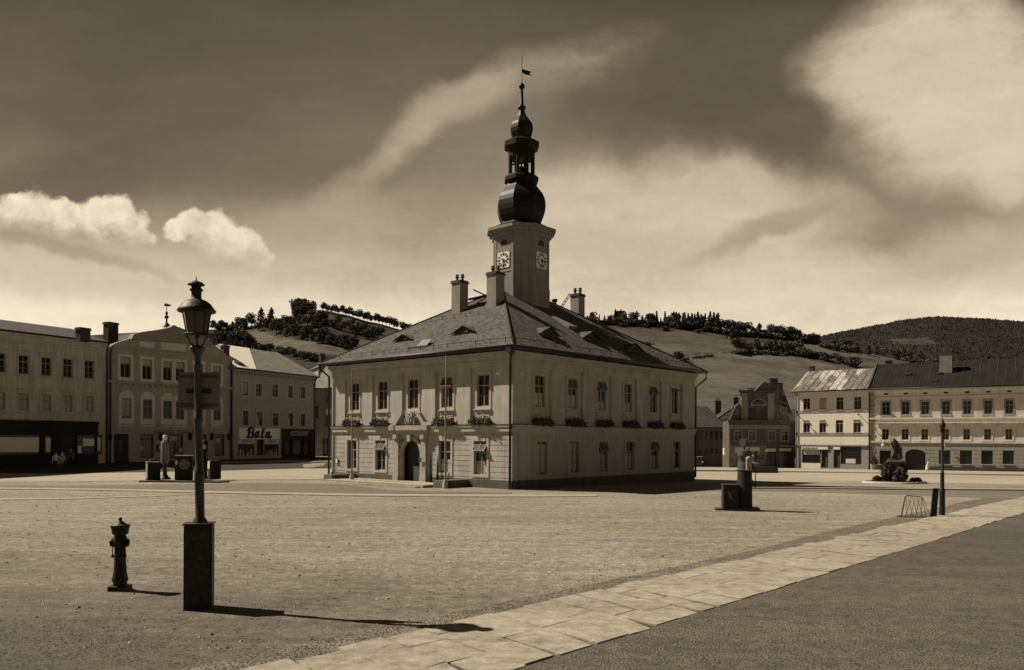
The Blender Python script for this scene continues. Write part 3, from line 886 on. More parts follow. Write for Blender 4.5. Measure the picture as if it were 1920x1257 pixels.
# ------------------------------------------------------------------ trees
def crown_mesh(name, kind, seed):
    r = random.Random(seed); mb = MB()
    # unit tree, height 1
    if kind == 'round':
        tr = r.uniform(.14, .24)
        mb.lathe([(.028, -.05), (.020, tr), (.012, .5)], 0, 0, 6, mi=1, cap=False)
        for k in range(5):
            a = k * 1.3 + r.random(); mb.tube([(0, 0, tr + k * .03), (.2 * math.cos(a), .2 * math.sin(a), .45 + .05 * k)], [.012, .005], 4, mi=1)
        lobes = [(r.uniform(-.20, .20), r.uniform(-.20, .20), r.uniform(.36, .80), r.uniform(.13, .23)) for _ in range(11)] + [(0, 0, .6, .26), (0, 0, .45, .24)]
        for (cx, cy, cz, cr_) in lobes:
            for _ in range(58):
                th = r.uniform(0, 6.283); ph = math.acos(r.uniform(-.8, 1)); q = cr_ * r.uniform(.72, 1.06)
                c = Vector((cx + q * math.sin(ph) * math.cos(th), cy + q * math.sin(ph) * math.sin(th), cz + q * .85 * math.cos(ph)))
                leafq(mb, c, r.uniform(.022, .045), r)
    elif kind == 'cone':
        mb.lathe([(.022, -.05), (.012, .5), (.003, .96)], 0, 0, 5, mi=1, cap=False)
        for _ in range(560):
            z = r.uniform(.08, .99); rad = (1 - z) ** .85 * .21 * (0.55 + .45 * abs(math.sin(z * 26))) * r.uniform(.5, 1.05); th = r.uniform(0, 6.283)
            leafq(mb, Vector((rad * math.cos(th), rad * math.sin(th), z)), r.uniform(.018, .04), r)
    elif kind == 'tall':
        mb.lathe([(.03, -.05), (.018, .3), (.008, .8)], 0, 0, 6, mi=1, cap=False)
        for i in range(13):
            z = .16 + .72 * i / 12; w = .20 * math.sin(math.pi * min(1, (z + .12))) ** .7 * (1.15 - z * .6)
            a = r.uniform(0, 6.28); cx, cy = w * .5 * math.cos(a), w * .5 * math.sin(a)
            for _ in range(46):
                th = r.uniform(0, 6.283); ph = math.acos(r.uniform(-1, 1)); q = w * r.uniform(.6, 1.1)
                leafq(mb, Vector((cx + q * math.sin(ph) * math.cos(th), cy + q * math.sin(ph) * math.sin(th), z + q * .7 * math.cos(ph))), r.uniform(.02, .042), r)
    else:   # bush
        lobes = [(r.uniform(-.5, .5), r.uniform(-.3, .3), r.uniform(.25, .6), r.uniform(.22, .36)) for _ in range(9)]
        for k in range(4): mb.tube([(0, 0, -.1), (r.uniform(-.3, .3), r.uniform(-.2, .2), .4)], [.03, .01], 4, mi=1)
        for (cx, cy, cz, cr_) in lobes:
            for _ in range(60):
                th = r.uniform(0, 6.283); ph = math.acos(r.uniform(-.9, 1)); q = cr_ * r.uniform(.7, 1.08)
                leafq(mb, Vector((cx + q * math.sin(ph) * math.cos(th), cy + q * math.sin(ph) * math.sin(th), max(0.0, cz + q * .9 * math.cos(ph)))), r.uniform(.04, .075), r)
    return mb
def leafq(mb, c, s, r):
    n = Vector((r.gauss(0, 1), r.gauss(0, 1), r.gauss(0, 1) + .6)).normalized()
    a = n.orthogonal().normalized(); b = n.cross(a)
    t = r.uniform(0, 6.28); a, b = a * math.cos(t) + b * math.sin(t), b * math.cos(t) - a * math.sin(t)
    mb.add([c - a * s - b * s * .7, c + a * s * .8 - b * s, c + a * s + b * s * .8, c - a * s * .7 + b * s], [(0, 1, 2, 3)], 0)
PROTO = {}
for kind, sds, mts in (('round', (1, 2, 3, 4), ('leafd', 'leaf')), ('cone', (5, 6), ('leafd',)), ('tall', (7, 8), ('leafd', 'leaf')), ('bush', (9, 10, 11), ('leafd', 'leaf'))):
    for sd in sds:
        for mm in mts:
            mb = crown_mesh(kind, kind, sd)
            me = bpy.data.meshes.new(kind + '_tree')
            me.from_pydata(mb.v, [], mb.f); me.polygons.foreach_set('material_index', mb.mi)
            me.materials.append(M[mm]); me.materials.append(M['bark'])
            PROTO.setdefault(kind, []).append(me)
TREES = 0
def tree(H, x, y, hpx, kind, label, group, wide=1.0, name=None, r=rnd):
    global TREES
    p = hillpt(H, x, y, -.3)
    h = 1.0 * hpx / F * p.y
    me = r.choice(PROTO[kind])
    nm = name or {'round': 'broadleaf_tree', 'cone': 'spruce_tree', 'tall': 'tall_tree', 'bush': 'hedge_bush'}[kind]
    o = bpy.data.objects.new(nm, me); COL.objects.link(o)
    o.location = p; o.scale = (h * wide, h * wide, h); o.rotation_euler = (0, 0, r.uniform(0, 6.28))
    tag(o, label, {'bush': 'bush'}.get(kind, 'tree'), group)
    TREES += 1
    return o
def row(H, pts, n, h, kind, label, group, jy=1.5, jh=.25, wide=1.0, seed=1):
    pass
    r = random.Random(seed)
    for i in range(n):
        t = (i + r.uniform(.2, .8)) / n
        x = pts[0][0] + (pts[-1][0] - pts[0][0]) * t
        y = interp(pts, x) + r.uniform(-jy, jy)
        k = r.choice(kind) if isinstance(kind, (list, tuple)) else kind
        tree(H, x, y, h * r.uniform(1 - jh, 1 + jh), k, label, group, wide * r.uniform(.9, 1.15), r=r)
# left hill
row(HA, [(604, 584), (640, 591), (700, 606), (770, 623)], 24, 18, 'round', 'small round tree in the thin row along the skyline right of the hilltop', 'trees along the skyline of the left hill', .3, .2, 1.0, 21)
for (x, y, h, w) in ((552, 592, 34, .8), (562, 594, 38, 1.0), (574, 594, 34, 1.1), (584, 592, 30, .9), (568, 600, 30, 1.3), (584, 602, 24, 1.2), (556, 602, 24, 1.1)):
    tree(HA, x, y, h, 'round', 'tree of the dense dark clump crowning the left hilltop', 'trees of the hilltop clump', w)
tree(HA, 490, 612, 40, 'tall', 'taller and more pointed left tree of the pair left of the hilltop', 'pair of tall trees left of the hilltop', .9)
tree(HA, 509, 610, 38, 'tall', 'tall ragged right tree of the pair left of the hilltop', 'pair of tall trees left of the hilltop', .9)
tree(HA, 471, 615, 30, 'round', 'round tree just left of the two tall pointed trees on the hill', None, 1.0)
row(HA, [(398, 622), (465, 618)], 11, 20, ['round', 'tall'], 'tree in the low wood on the left shoulder of the hill behind the lamp post', 'trees on the left shoulder of the hill', 1.5, .3, 1.2, 22)
row(HA, [(300, 634), (400, 640)], 9, 20, ['round', 'tall'], 'tree in the wood behind the café roof and lantern', 'trees in the wood behind the café', 3, .3, 1.3, 23)
row(HA, [(395, 655), (475, 652)], 16, 30, ['round', 'tall', 'round'], 'tree of the dark grove right of the lantern above the white hipped roof', 'trees of the grove right of the lantern', 9, .25, 1.1, 24)
row(HA, [(480, 618), (560, 614), (600, 612)], 12, 22, ['round', 'tall'], 'tree in the upper wooded band just below the hilltop', 'trees in the upper band of the left hill', 4, .3, 1.2, 25)
row(HA, [(500, 618), (526, 630), (588, 640), (672, 655)], 26, 24, ['round', 'round', 'tall'], 'tree in the broad middle wooded band across the left hill', 'trees in the middle band of the left hill', 4, .3, 1.1, 26)
row(HA, [(590, 606), (650, 618), (710, 640)], 18, 20, 'round', 'tree in the wooded band running down to the town hall roof', 'trees running down the right flank of the left hill', 4, .3, 1.2, 27)
row(HA, [(660, 612), (720, 630)], 8, 13, 'round', 'small tree on the upper meadow just above the town hall eave', 'small trees on the upper meadow', 3, .3, 1.2, 28)
row(HA, [(466, 656), (520, 663), (560, 675), (612, 680)], 20, 17, ['round', 'bush'], 'tree of the lower hedge behind the plain house roof', 'trees of the lower hedge on the left hill', 2.5, .3, 1.1, 29)
# right hill
row(HB, [(1100, 608), (1180, 609), (1270, 612)], 24, 22, ['round', 'cone', 'round', 'tall'], 'tree in the skyline wood round the lookout house', 'trees in the skyline wood on the right hill', 1.5, .3, 1.0, 31)
row(HB, [(1262, 616), (1310, 618), (1350, 624)], 18, 31, ['cone', 'tall', 'cone'], 'dark conifer in the dense plantation on the crest of the right hill', 'conifers of the dense plantation', 2.5, .2, 1.1, 32)
row(HB, [(1120, 609), (1255, 611)], 14, 9, 'bush', 'small round bush in the row at the foot of the skyline wood', 'bushes at the foot of the skyline wood', .5, .2, 1.0, 33)
row(HB, [(1262, 616), (1310, 619), (1350, 626)], 12, 15, 'bush', 'undergrowth bush at the foot of the dense plantation', 'undergrowth of the dense plantation', .8, .2, 1.3, 42)
row(HB, [(1352, 626), (1420, 632), (1480, 638), (1536, 645)], 20, 13, 'bush', 'undergrowth bush in the skyline row before the mountain', 'undergrowth of the skyline row', 1, .2, 1.4, 43)
row(HB, [(1100, 609), (1180, 610), (1262, 613)], 16, 14, 'bush', 'undergrowth bush beneath the skyline wood on the right hill', 'undergrowth of the skyline wood', 1, .2, 1.4, 44)
tree(HB, 1375, 641, 40, 'tall', 'single large dark tree standing below the crest in the open field', None, 1.35)
row(HB, [(1352, 624), (1420, 630), (1480, 634), (1536, 640)], 24, 22, ['round', 'tall', 'round'], 'tree in the loose skyline row between the plantation and the mountain', 'trees of the skyline row towards the mountain', 1.5, .35, 1.2, 34)
row(HB, [(1376, 661), (1440, 660), (1500, 664)], 13, 24, ['round', 'tall', 'round', 'bush'], 'tree in the hedge line across the middle of the right hill', 'trees in the middle hedge line', 2.5, .4, 1.0, 35)
row(HB, [(1380, 664), (1500, 666)], 10, 9, 'bush', 'low bush in the hedge line across the middle of the right hill', 'bushes in the middle hedge line', .8, .3, 1.6, 36)
row(HB, [(1500, 668), (1560, 678), (1608, 689)], 17, 17, ['round', 'bush'], 'tree in the hedge curving down to the patchy metal roof', 'trees in the hedge above the metal roof', 1.5, .3, 1.2, 37)
row(HB, [(1536, 652), (1600, 660)], 9, 13, ['round', 'bush'], 'pale small tree in the short hedge below the foot of the mountain', 'trees in the short hedge below the mountain', 1.5, .3, 1.3, 38)
row(HB, [(1560, 652), (1640, 666), (1720, 680)], 11, 19, ['round', 'tall'], 'tree in the long hedge behind the right-hand roofs', 'trees in the long hedge behind the right-hand roofs', 2, .3, 1.2, 39)
row(HB, [(1700, 684), (1900, 706)], 10, 26, ['round', 'tall'], 'tree rising behind the dark roof at the far right', 'trees behind the far right roof', 3, .3, 1.3, 40)
tree(HB, 1213, 652, 15, 'bush', 'rounded bush alone on the slope right above the town hall roof', None, 1.1)
for (x, y, h) in ((1262, 678, 14), (1274, 679, 22), (1284, 678, 11)):
    tree(HB, x, y, h, 'round' if h > 12 else 'bush', 'dark tree of the small clump right of the town hall roof', 'small clump right of the town hall roof', 1.2)
row(HB, [(1300, 673), (1338, 669)], 5, 6, 'bush', 'very low bush on the field edge right of the small clump', 'low bushes on the field edge', .5, .2, 1.6, 41)
for (x, y, h) in ((1168, 613, 9), (1210, 614, 8), (1246, 620, 10), (1308, 624, 8)):
    tree(HB, x, y, h, 'bush', 'dark little bush dotted on the field below the skyline wood', 'bushes dotted on the upper field', 1.8)
# lookout house on the crest of the right hill
p = hillpt(HB, 1162, 606)
E = empty('lookout_house', p, 0, 'small dark house with flat pale roof among trees on the right hill skyline', 'house')
k = p.y / F
mb = MB(); mb.box(-8 * k, 8 * k, -5 * k, 5 * k, -4, 20 * k); mb.build('wall', M['woodd'], E)
mb = MB(); mb.box(-9.5 * k, 9.5 * k, -6 * k, 6 * k, 20 * k, 22 * k); mb.lathe([(1.4 * k, 22 * k), (1.6 * k, 24 * k), (.5 * k, 26 * k)], 2 * k, 0, 8); mb.build('roof', M['hgab'], E)
mb = MB()
for i in range(3): mb.box((-6 + i * 5) * k, (-4 + i * 5) * k, -5.2 * k, -5 * k, 10 * k, 15 * k)
mb.build('window', M['glass'], E)
# ------------------------------------------------------------------ town hall
CX0 = Vector((0.08, 48.5)); dl = Vector((.7514, -.6598)); dr = Vector((.6598, .7514))
HW, HD, HH = 17.8, 22.2, 8.3
OL = CX0 - dl * HW
FL = Fac(OL, dl, 0.0); FR = Fac(CX0, dr, 0.0)
hall = empty('town_hall', FL.origin(), FL.rz, 'large pale two-storey town hall with hipped roof and onion-domed clock tower', 'town hall')
I4 = Matrix.Identity(4)
TR = Matrix.Translation((HW, 0, 0)) @ Matrix.Rotation(R(90), 4, 'Z')
TBK = Matrix.Translation((HW, HD, 0)) @ Matrix.Rotation(R(180), 4, 'Z')
TLS = Matrix.Translation((0, HD, 0)) @ Matrix.Rotation(R(-90), 4, 'Z')
def hw(p): return hall.matrix_basis @ Vector(p)
ZU0, ZU1, ZL0, ZL1 = 5.02, 6.99, .80, 2.87
upL = [FL.uz(x, 740)[0] for x in (662.6, 714.8, 772, 835.7, 903.2)]
loL = [FL.uz(x, 855)[0] for x in (660, 713.5, 834, 900.8)]
upR = [FR.uz(x, 740)[0] for x in (1015.3, 1076.4, 1131, 1180.2, 1227.3, 1267.7)]
loR = [FR.uz(x, 855)[0] for x in (1016.5, 1077, 1131, 1181, 1227, 1268.5)]
portal_u = FL.uz(771.5, 860)[0]
ZP = 4.08
def hall_rects(W, ups, los, portal=None, rel=.14):
    r = [(0, W, -1.5, .50, -.05, 1)]
    z = .62
    while z < 3.3:
        r.append((0.0, W, z, z + .035, .03)); z += .33
    r.append((0.55, .59, .5, 3.4, .03)); r.append((W - .59, W - .55, .5, 3.4, .03))
    for u in ups: r.append((u - 1.0, u + 1.0, ZP, 7.42, rel))
    for u in los: r.append((u - .82, u + .82, ZL0 - .3, ZL1 + .3, 0.0))
    for u in los: r.append((u - .55, u + .55, ZL0, ZL1, None))
    for u in ups: r.append((u - .52, u + .52, ZU0, ZU1, None))
    if portal is not None:
        r.append((portal - 1.65, portal + 1.65, 0, 3.45, .0)); r.append((portal - 1.0, portal + 1.0, 0, 3.0, None))
    return r
mb = MB()
wall(mb, HW, HH, hall_rects(HW, upL, loL, portal_u))
mb.T = TR; wall(mb, HD, HH, hall_rects(HD, upR, loR), zb=-1.5)
mb.T = TBK; wall(mb, HW, HH, [])
mb.T = TLS; wall(mb, HD, HH, [])
mb.build('wall', [M['hall'], M['plinth']], hall, recalc=False)
# storey-wide trim
mb = MB()
for T, W in ((I4, HW), (TR, HD), (TBK, HW), (TLS, HD)):
    mb.T = T
    mb.box(-.10, W + .10, -.10, -.001, 3.46, 3.74); mb.box(-.16, W + .16, -.16, -.001, 3.745, 3.86)
    mb.box(-.05, W + .05, -.05, -.001, 3.38, 3.455)
for T, W in ((I4, HW), (TR, HD)):
    mb.T = T; mb.box(-.19, W + .19, -.19, -.001, 3.862, 3.90, 1)
mb.build('string_course', [M['trim'], M['gutter']], hall)
mb = MB()
for T, W in ((I4, HW), (TR, HD), (TBK, HW), (TLS, HD)):
    mb.T = T
    mb.box(-.04, W + .04, -.04, -.001, 7.72, 7.80); mb.box(-.20, W + .20, -.20, -.001, 8.08, 8.30); mb.box(-.10, W + .10, -.10, -.001, 7.92, 8.075)
mb.build('cornice', M['hall'], hall)
OV = .66; ZE = 8.52; RISE = 5.72; HYR = HW / 2 + OV; SLP = RISE / HYR
mb = MB()
x0, x1, y0, y1 = -OV, HW + OV, -OV, HD + OV
a_ = (HW / 2, y0 + HYR, ZE + RISE); b_ = (HW / 2, y1 - HYR, ZE + RISE)
p = [(x0, y0, ZE), (x1, y0, ZE), (x1, y1, ZE), (x0, y1, ZE)]
lo = [(x, y, z - .14) for x, y, z in p]
mb.add(p + [a_, b_] + lo, [(0, 1, 4), (1, 2, 5, 4), (2, 3, 5), (3, 0, 4, 5), (6, 7, 1, 0), (7, 8, 2, 1), (8, 9, 3, 2), (9, 6, 0, 3), (9, 8, 7, 6)])
roof = mb.build('roof', M['rooft'], hall)
mb = MB()
for P_, Q_ in ((p[1], a_), (p[0], a_), (p[2], b_), (p[3], b_), (a_, b_)):
    mb.tube([Vector(P_) + Vector((0, 0, .03)), Vector(Q_) + Vector((0, 0, .03))], .06, 6)
mb.build('ridge_tiles', M['roofd'], roof)
mb = MB()
for P_, Q_ in zip(p, p[1:] + p[:1]):
    P_, Q_ = Vector(P_), Vector(Q_); n_ = (Q_ - P_).normalized(); o_ = Vector((n_.y, -n_.x, 0)) * .07
    mb.tube([P_ + o_ - n_ * .1 - Vector((0, 0, .05)), Q_ + o_ + n_ * .1 - Vector((0, 0, .05))], .10, 8)
mb.build('gutter', M['gutter'], roof)
def roofL(x, y):   # pixel -> hall-local point on the roof plane above the left facade
    a, b = uv(x, y)
    n = dr; O = OL - n * OV
    Y = (ZE - HC + SLP * (-(O.x * n.x + O.y * n.y))) / (b - SLP * (a * n.x + n.y))
    w = Vector((a * Y, Y, HC + b * Y)); return hall.matrix_basis.inverted() @ w
def roofR(x, y):
    a, b = uv(x, y)
    n = -dl; O = CX0 - n * OV
    Y = (ZE - HC + SLP * (-(O.x * n.x + O.y * n.y))) / (b - SLP * (a * n.x + n.y))
    w = Vector((a * Y, Y, HC + b * Y)); return hall.matrix_basis.inverted() @ w
bpy.context.view_layer.update()
# eyebrow dormers
def dormer(T, xc, yo, w, h, parent):
    z0 = ZE + SLP * (yo + OV)
    L_, R_, A_, B_ = (xc - w / 2, yo, z0), (xc + w / 2, yo, z0), (xc, yo - .02, z0 + h), (xc, yo + h / SLP, z0 + h)
    Lf, Rf, Af = (xc - w / 2 - .12, yo - .16, z0 + .02), (xc + w / 2 + .12, yo - .16, z0 + .02), (xc, yo - .16, z0 + h + .08)
    B2 = (xc, yo + (h + .08) / SLP, z0 + h + .08)
    m_ = MB(T)
    m_.add([Lf, Af, B2, Rf], [(0, 1, 2), (1, 3, 2)], 0)
    d = m_.build('dormer', M['rooft'], parent, recalc=False)
    m_ = MB(T); m_.add([L_, R_, A_], [(0, 1, 2)]); m_.box(xc - w * .18, xc + w * .18, yo - .05, yo - .01, z0 + .1, z0 + h * .55, 1)
    m_.build('opening', [M['metal'], M['woodd']], d, recalc=False)
for (x, y, w, h) in ((757, 640.5, 2.1, .42), (870, 627, 2.3, .48)):
    q = roofL(x, y); dormer(I4, q.x, q.y, w, h, roof)
for (x, y, w, h) in ((1029, 631, 2.3, .55), (1108, 638, 2.3, .55), (1190, 660, 2.3, .55)):
    q = roofR(x, y); dormer(TR, q.y, HW - q.x, w, h, roof)
for (x, y) in ((1057, 607), (1131, 622)):    # pale metal skylights
    q = roofR(x, y); m_ = MB(TR)
    yo = HW - q.x; z0 = ZE + SLP * (yo + OV); s_ = math.hypot(1, SLP)
    def rp(u, t, hh): return (q.y + u, yo + t / s_ - hh * SLP / s_, z0 + t * SLP / s_ + hh / s_)
    m_.hexa([rp(-.45, -.9, 0), rp(.45, -.9, 0), rp(.45, .9, 0), rp(-.45, .9, 0), rp(-.45, -.9, .22), rp(.45, -.9, .22), rp(.45, .9, .12), rp(-.45, .9, .12)])
    k_ = m_.build('skylight', M['roofp'], roof)
q = roofL(783, 653); m_ = MB(); m_.box(q.x - .9, q.x + .9, q.y - .05, q.y + .05, q.z, q.z + .12); m_.hexa([(q.x - .1, q.y, q.z + .08), (q.x + .9, q.y, q.z + .08), (q.x + .9, q.y + .5, q.z + .55), (q.x - .1, q.y + .5, q.z + .55), (q.x - .1, q.y, q.z + .14), (q.x + .9, q.y, q.z + .14), (q.x + .9, q.y + .5, q.z + .61), (q.x - .1, q.y + .5, q.z + .61)])
m_.build('roof_hatch', M['metal'], roof)
# snow guards
def guard(T, L_, yo, x_a, x_b, step=1.25):
    z0 = ZE + SLP * (yo + OV); m_ = MB(T); x = x_a
    while x <= x_b:
        m_.tube([(x, yo, z0 - .02), (x, yo - .02, z0 + .36)], .022, 5); x += step
    m_.tube([(x_a, yo, z0 + .22), (x_b, yo, z0 + .22)], .014, 5)
    m_.build('snow_guard', M['gutter'], roof)
guard(I4, HW, -.1, -.2, HW + .4); guard(TR, HD, -.1, .2, HD + .3)
q1, q2 = roofL(808, 603), roofL(903, 590)
guard(I4, HW, (q1.y + q2.y) / 2, q1.x, q2.x, 1.2)
# chimneys
def cham(p3, w, ztop, pots, z_under=1.2):
    return chimney(roof, I4, p3.x, p3.y, p3.z - z_under, ztop, w, w, M['tower'], pots)
def zat(p3, y):   # height of image row y at the distance of hall-local point
    Y = hw(p3).y; return HC + (HY - y) / F * Y
q = roofL(862, 583); cham(q, .86, zat(q, 533), 2)
q = roofL(929, 571); q.x += .0; cham(q, .90, zat(q, 517), 2)
best = min((abs(958 + F * hw((HW / 2 + s / 10, b_[1] + s / 10, 0)).x / hw((HW / 2 + s / 10, b_[1] + s / 10, 0)).y - 1079), s) for s in range(80))[1] / 10
q = Vector((HW / 2 + best - .3, b_[1] + best + .6, 0)); q.z = ZE + RISE - SLP * (best + .6)
ch3 = cham(q, .82, zat(q, 556), 2)
m_ = MB(); m_.tube([(q.x - 1.8, q.y - .7, q.z + .4), (q.x - 1.8, q.y - .7, q.z + 1.6)], .16, 8); m_.tube([(q.x - 1.8, q.y - .7, q.z + 1.55), (q.x - 1.8, q.y - .7, q.z + 1.75)], .24, 8)
m_.build('vent_pipe', M['metal'], roof)
def ladder(a, b, w=.32, n=5):
    a, b = Vector(a), Vector(b); s_ = (b - a).cross(Vector((0, 0, 1))).normalized() * w / 2; m_ = MB()
    m_.tube([a + s_, b + s_], .035, 5); m_.tube([a - s_, b - s_], .035, 5)
    for i in range(n): c = a.lerp(b, (i + .5) / n); m_.tube([c + s_, c - s_], .03, 5)
    m_.build('ladder', M['metal'], roof)
qa = roofL(862, 583); ladder((qa.x + .9, qa.y + .5, zat(qa, 545)), (qa.x + 2.1, qa.y + 1.4, zat(qa, 563)))
ladder((q.x - 1.4, q.y - .5, q.z + .9), (q.x - .5, q.y - .3, q.z + 2.1))
m_ = MB(); m_.hexa([(qa.x + .4, qa.y + .3, zat(qa, 563)), (HW / 2 - .4, a_[1] - .5, ZE + RISE - .35), (HW / 2 - .4, a_[1] - .1, ZE + RISE - .35), (qa.x + .4, qa.y + .7, zat(qa, 563)),
                    (qa.x + .4, qa.y + .3, zat(qa, 563) + .07), (HW / 2 - .4, a_[1] - .5, ZE + RISE - .25), (HW / 2 - .4, a_[1] - .1, ZE + RISE - .25), (qa.x + .4, qa.y + .7, zat(qa, 563) + .07)])
m_.build('roof_walkway', M['metal'], roof)
# downpipes
mb = MB()
mb.tube([(-.62, -.66, 8.42), (-.62, -.66, 8.15), (-.12, -.17, 7.55), (-.12, -.17, 0.0)], .075, 8)
mb.build('downpipe', M['gutter'], hall)
mb = MB(); mb.tube([(HW + .45, -.70, 8.42), (HW + .45, -.70, 8.1), (HW + .02, -.22, 7.3), (HW + .02, -.22, 0.0)], .075, 8); mb.box(HW + .25, HW + .6, -.9, -.55, 8.1, 8.4)
mb.build('downpipe', M['gutter'], hall)
mb = MB(); mb.tube([(HW + .72, HD + .55, 8.42), (HW + .72, HD + .55, 7.9), (HW + .05, HD + .12, 7.25), (HW + .05, HD + .12, 0.0)], .075, 8)
mb.build('downpipe', M['gutter'], hall)
# windows of the town hall
TP = lambda T, d: T @ Matrix.Translation((0, d, 0))
up_style_L = [dict(), dict(), dict(transom=.68), dict(sash=24), dict()]
for u, stl in zip(upL, up_style_L):
    window(hall, TP(I4, .14), u - .52, u + .52, ZU0, ZU1, .14, cols=2, bars=(.5,), casing=.15, sw=.12, **{'transom': .66, **stl})
for u, stl in zip(loL, (dict(), dict(sash=26), dict(curtain=(.06, .94, .02, .42)), dict(sash=30, curtain=(.06, .94, .02, .4)))):
    window(hall, I4, u - .55, u + .55, ZL0, ZL1, .18, cols=2, bars=(.5,), casing=.17, sill=False, **stl)
for u, stl in zip(upR, (dict(curtain=(.06, .9, .0, .45)), dict(sash=16, curtain=(.06, .95, .02, .45)), dict(sash=26, curtain=(.1, .95, .02, .3)), dict(curtain=(.05, .95, .02, .34)), dict(sash=34), dict(sash=70))):
    window(hall, TP(TR, .14), u - .52, u + .52, ZU0, ZU1, .14, cols=2, bars=(.5,), casing=.15, sw=.12, **stl)
for u, stl in zip(loR, (dict(curtain=(.06, .94, .0, .9)), dict(curtain=(.1, .9, .0, .95)), dict(sash=26, curtain=(.1, .9, .0, .6)), dict(curtain=(.05, .9, .0, .6)), dict(sash=34, curtain=(.1, .9, .0, .5)), dict(curtain=(.1, .6, .1, .8)))):
    window(hall, TR, u - .55, u + .55, ZL0, ZL1, .18, cols=2, bars=(.5,), casing=.17, sill=False, **stl)
# aprons under the upper windows
mb = MB()
for T, us in ((I4, upL), (TR, upR)):
    mb.T = TP(T, .14)
    for u in us: mb.box(u - .55, u + .55, -.03, -.001, 4.25, 4.78); mb.cut()
mb.build_each('window_apron', M['trim'], hall)
# portal
pu = portal_u
mb = MB()
for s_ in (-1, 1):
    c_ = pu + s_ * 1.36
    mb.box(c_ - .22, c_ + .22, -.20, -.001, .50, 2.95); mb.box(c_ - .29, c_ + .29, -.28, -.001, .0, .50)
    mb.box(c_ - .28, c_ + .28, -.27, -.001, 2.95, 3.30)
    mb.box(c_ - .16, c_ + .16, -.33, -.271, 3.0, 3.27)
mb.box(pu - 1.75, pu + 1.75, -.28, -.001, 3.30, 3.56); mb.box(pu - 1.90, pu + 1.90, -.42, -.003, 3.56, 3.88)
n = 18; ri, ro, zc = .90, 1.16, 1.98
for i in range(n):
    a0, a1 = math.pi * i / n, math.pi * (i + 1) / n
    P_ = [(ri * math.cos(a0), ri * math.sin(a0)), (ro * math.cos(a0), ro * math.sin(a0)), (ro * math.cos(a1), ro * math.sin(a1)), (ri * math.cos(a1), ri * math.sin(a1))]
    mb.hexa([(pu + x, -.08, zc + z) for x, z in P_] + [(pu + x, .16, zc + z) for x, z in P_])
for s_ in (-1, 1):
    mb.box(min(pu + s_ * .90, pu + s_ * 1.16), max(pu + s_ * .90, pu + s_ * 1.16), -.08, .16, 0, zc)
mb.box(pu - .16, pu + .16, -.30, -.141, 2.82, 3.28)
# spandrels
for s_ in (-1, 1):
    mb.box(min(pu + s_ * .99, pu + s_ * 1.10), max(pu + s_ * .99, pu + s_ * 1.10), -.05, .0, zc, 3.29)
mb.box(pu - 1.0, pu + 1.0, .02, .2, 2.98, 3.29)
mb.build('portal', M['stone'], hall)
mb = MB()      # broken pediment
for s_ in (-1, 1):
    pr = [(pu + s_ * 1.95, 3.89), (pu + s_ * 1.5, 4.12), (pu + s_ * 1.0, 4.72), (pu + s_ * .72, 4.84), (pu + s_ * .66, 4.70), (pu + s_ * .86, 4.45), (pu + s_ * 1.30, 3.95), (pu + s_ * 1.30, 3.89)]
    mb.extr(pr, -.30, -.001); mb.cut()
mb.build_each('pediment', M['stone'], hall)
mb = MB()      # coat of arms relief, a plain shield with scrolls
sh = [(pu + x, 4.38 + z) for x, z in ((-.27, .42), (0, .34), (.27, .42), (.30, .05), (.18, -.26), (0, -.40), (-.18, -.26), (-.30, .05))]
mb.extr(sh, -.26, -.001)
for s_ in (-1, 1):
    for k in range(5):
        mb.lathe([(.07, -.1), (.09, 0), (.05, .1)], 0, 0, 7)
        o_ = len(mb.v) - 35
        for i in range(o_, len(mb.v)): v = mb.v[i]; mb.v[i] = (v[0] + pu + s_ * (.40 + .05 * math.sin(k * 2)), v[1] - .14, v[2] + 4.05 + k * .17)
mb.extr([(pu - .05, 4.7), (pu + .05, 4.7), (pu + .05, 4.05), (pu - .05, 4.05)], -.30, -.262)
mb.extr([(pu - .22, 4.5), (pu + .22, 4.5), (pu + .22, 4.42), (pu - .22, 4.42)], -.30, -.262)
mb.build('coat_of_arms', M['stone'], hall)
mb = MB(); mb.box(pu - 1.0, pu + 1.0, .42, .48, 0, 3.0); mb.box(pu + .1, pu + .82, .10, .14, .05, 1.15, 1)
for k in range(6): mb.box(pu - .78 + .28 * k, pu - .58 + .28 * k, .39, .419, .15, 1.9)
d_ = mb.build('door', [M['metal'], M['board']], hall)
mb = MB(); mb.tube([(pu + .05, .37, 1.05), (pu + .05, .34, 1.15)], .03, 6); mb.build('handle', M['iron'], d_)
mb = MB(); mb.box(pu + 1.0, pu + 1.30, -.31, -.301, 1.45, 1.75); mb.cut(); mb.box(.55, .85, -.09, -.051, 1.15, 1.55)
mb.box(.60, .80, -.095, -.0901, 1.2, 1.5, 1); mb.build_each('notice_box', [M['woodd'], M['white']], hall)
mb = MB(); mb.T = I4; mb.tube([(HW - .9, -.05, 6.9), (HW - .9, -.35, 6.95)], .03, 5); mb.cut(); mb.T = TR; mb.tube([(.55, -.05, 6.9), (.55, -.35, 6.95)], .03, 5)
mb.build_each('cable_hook', M['white'], hall)
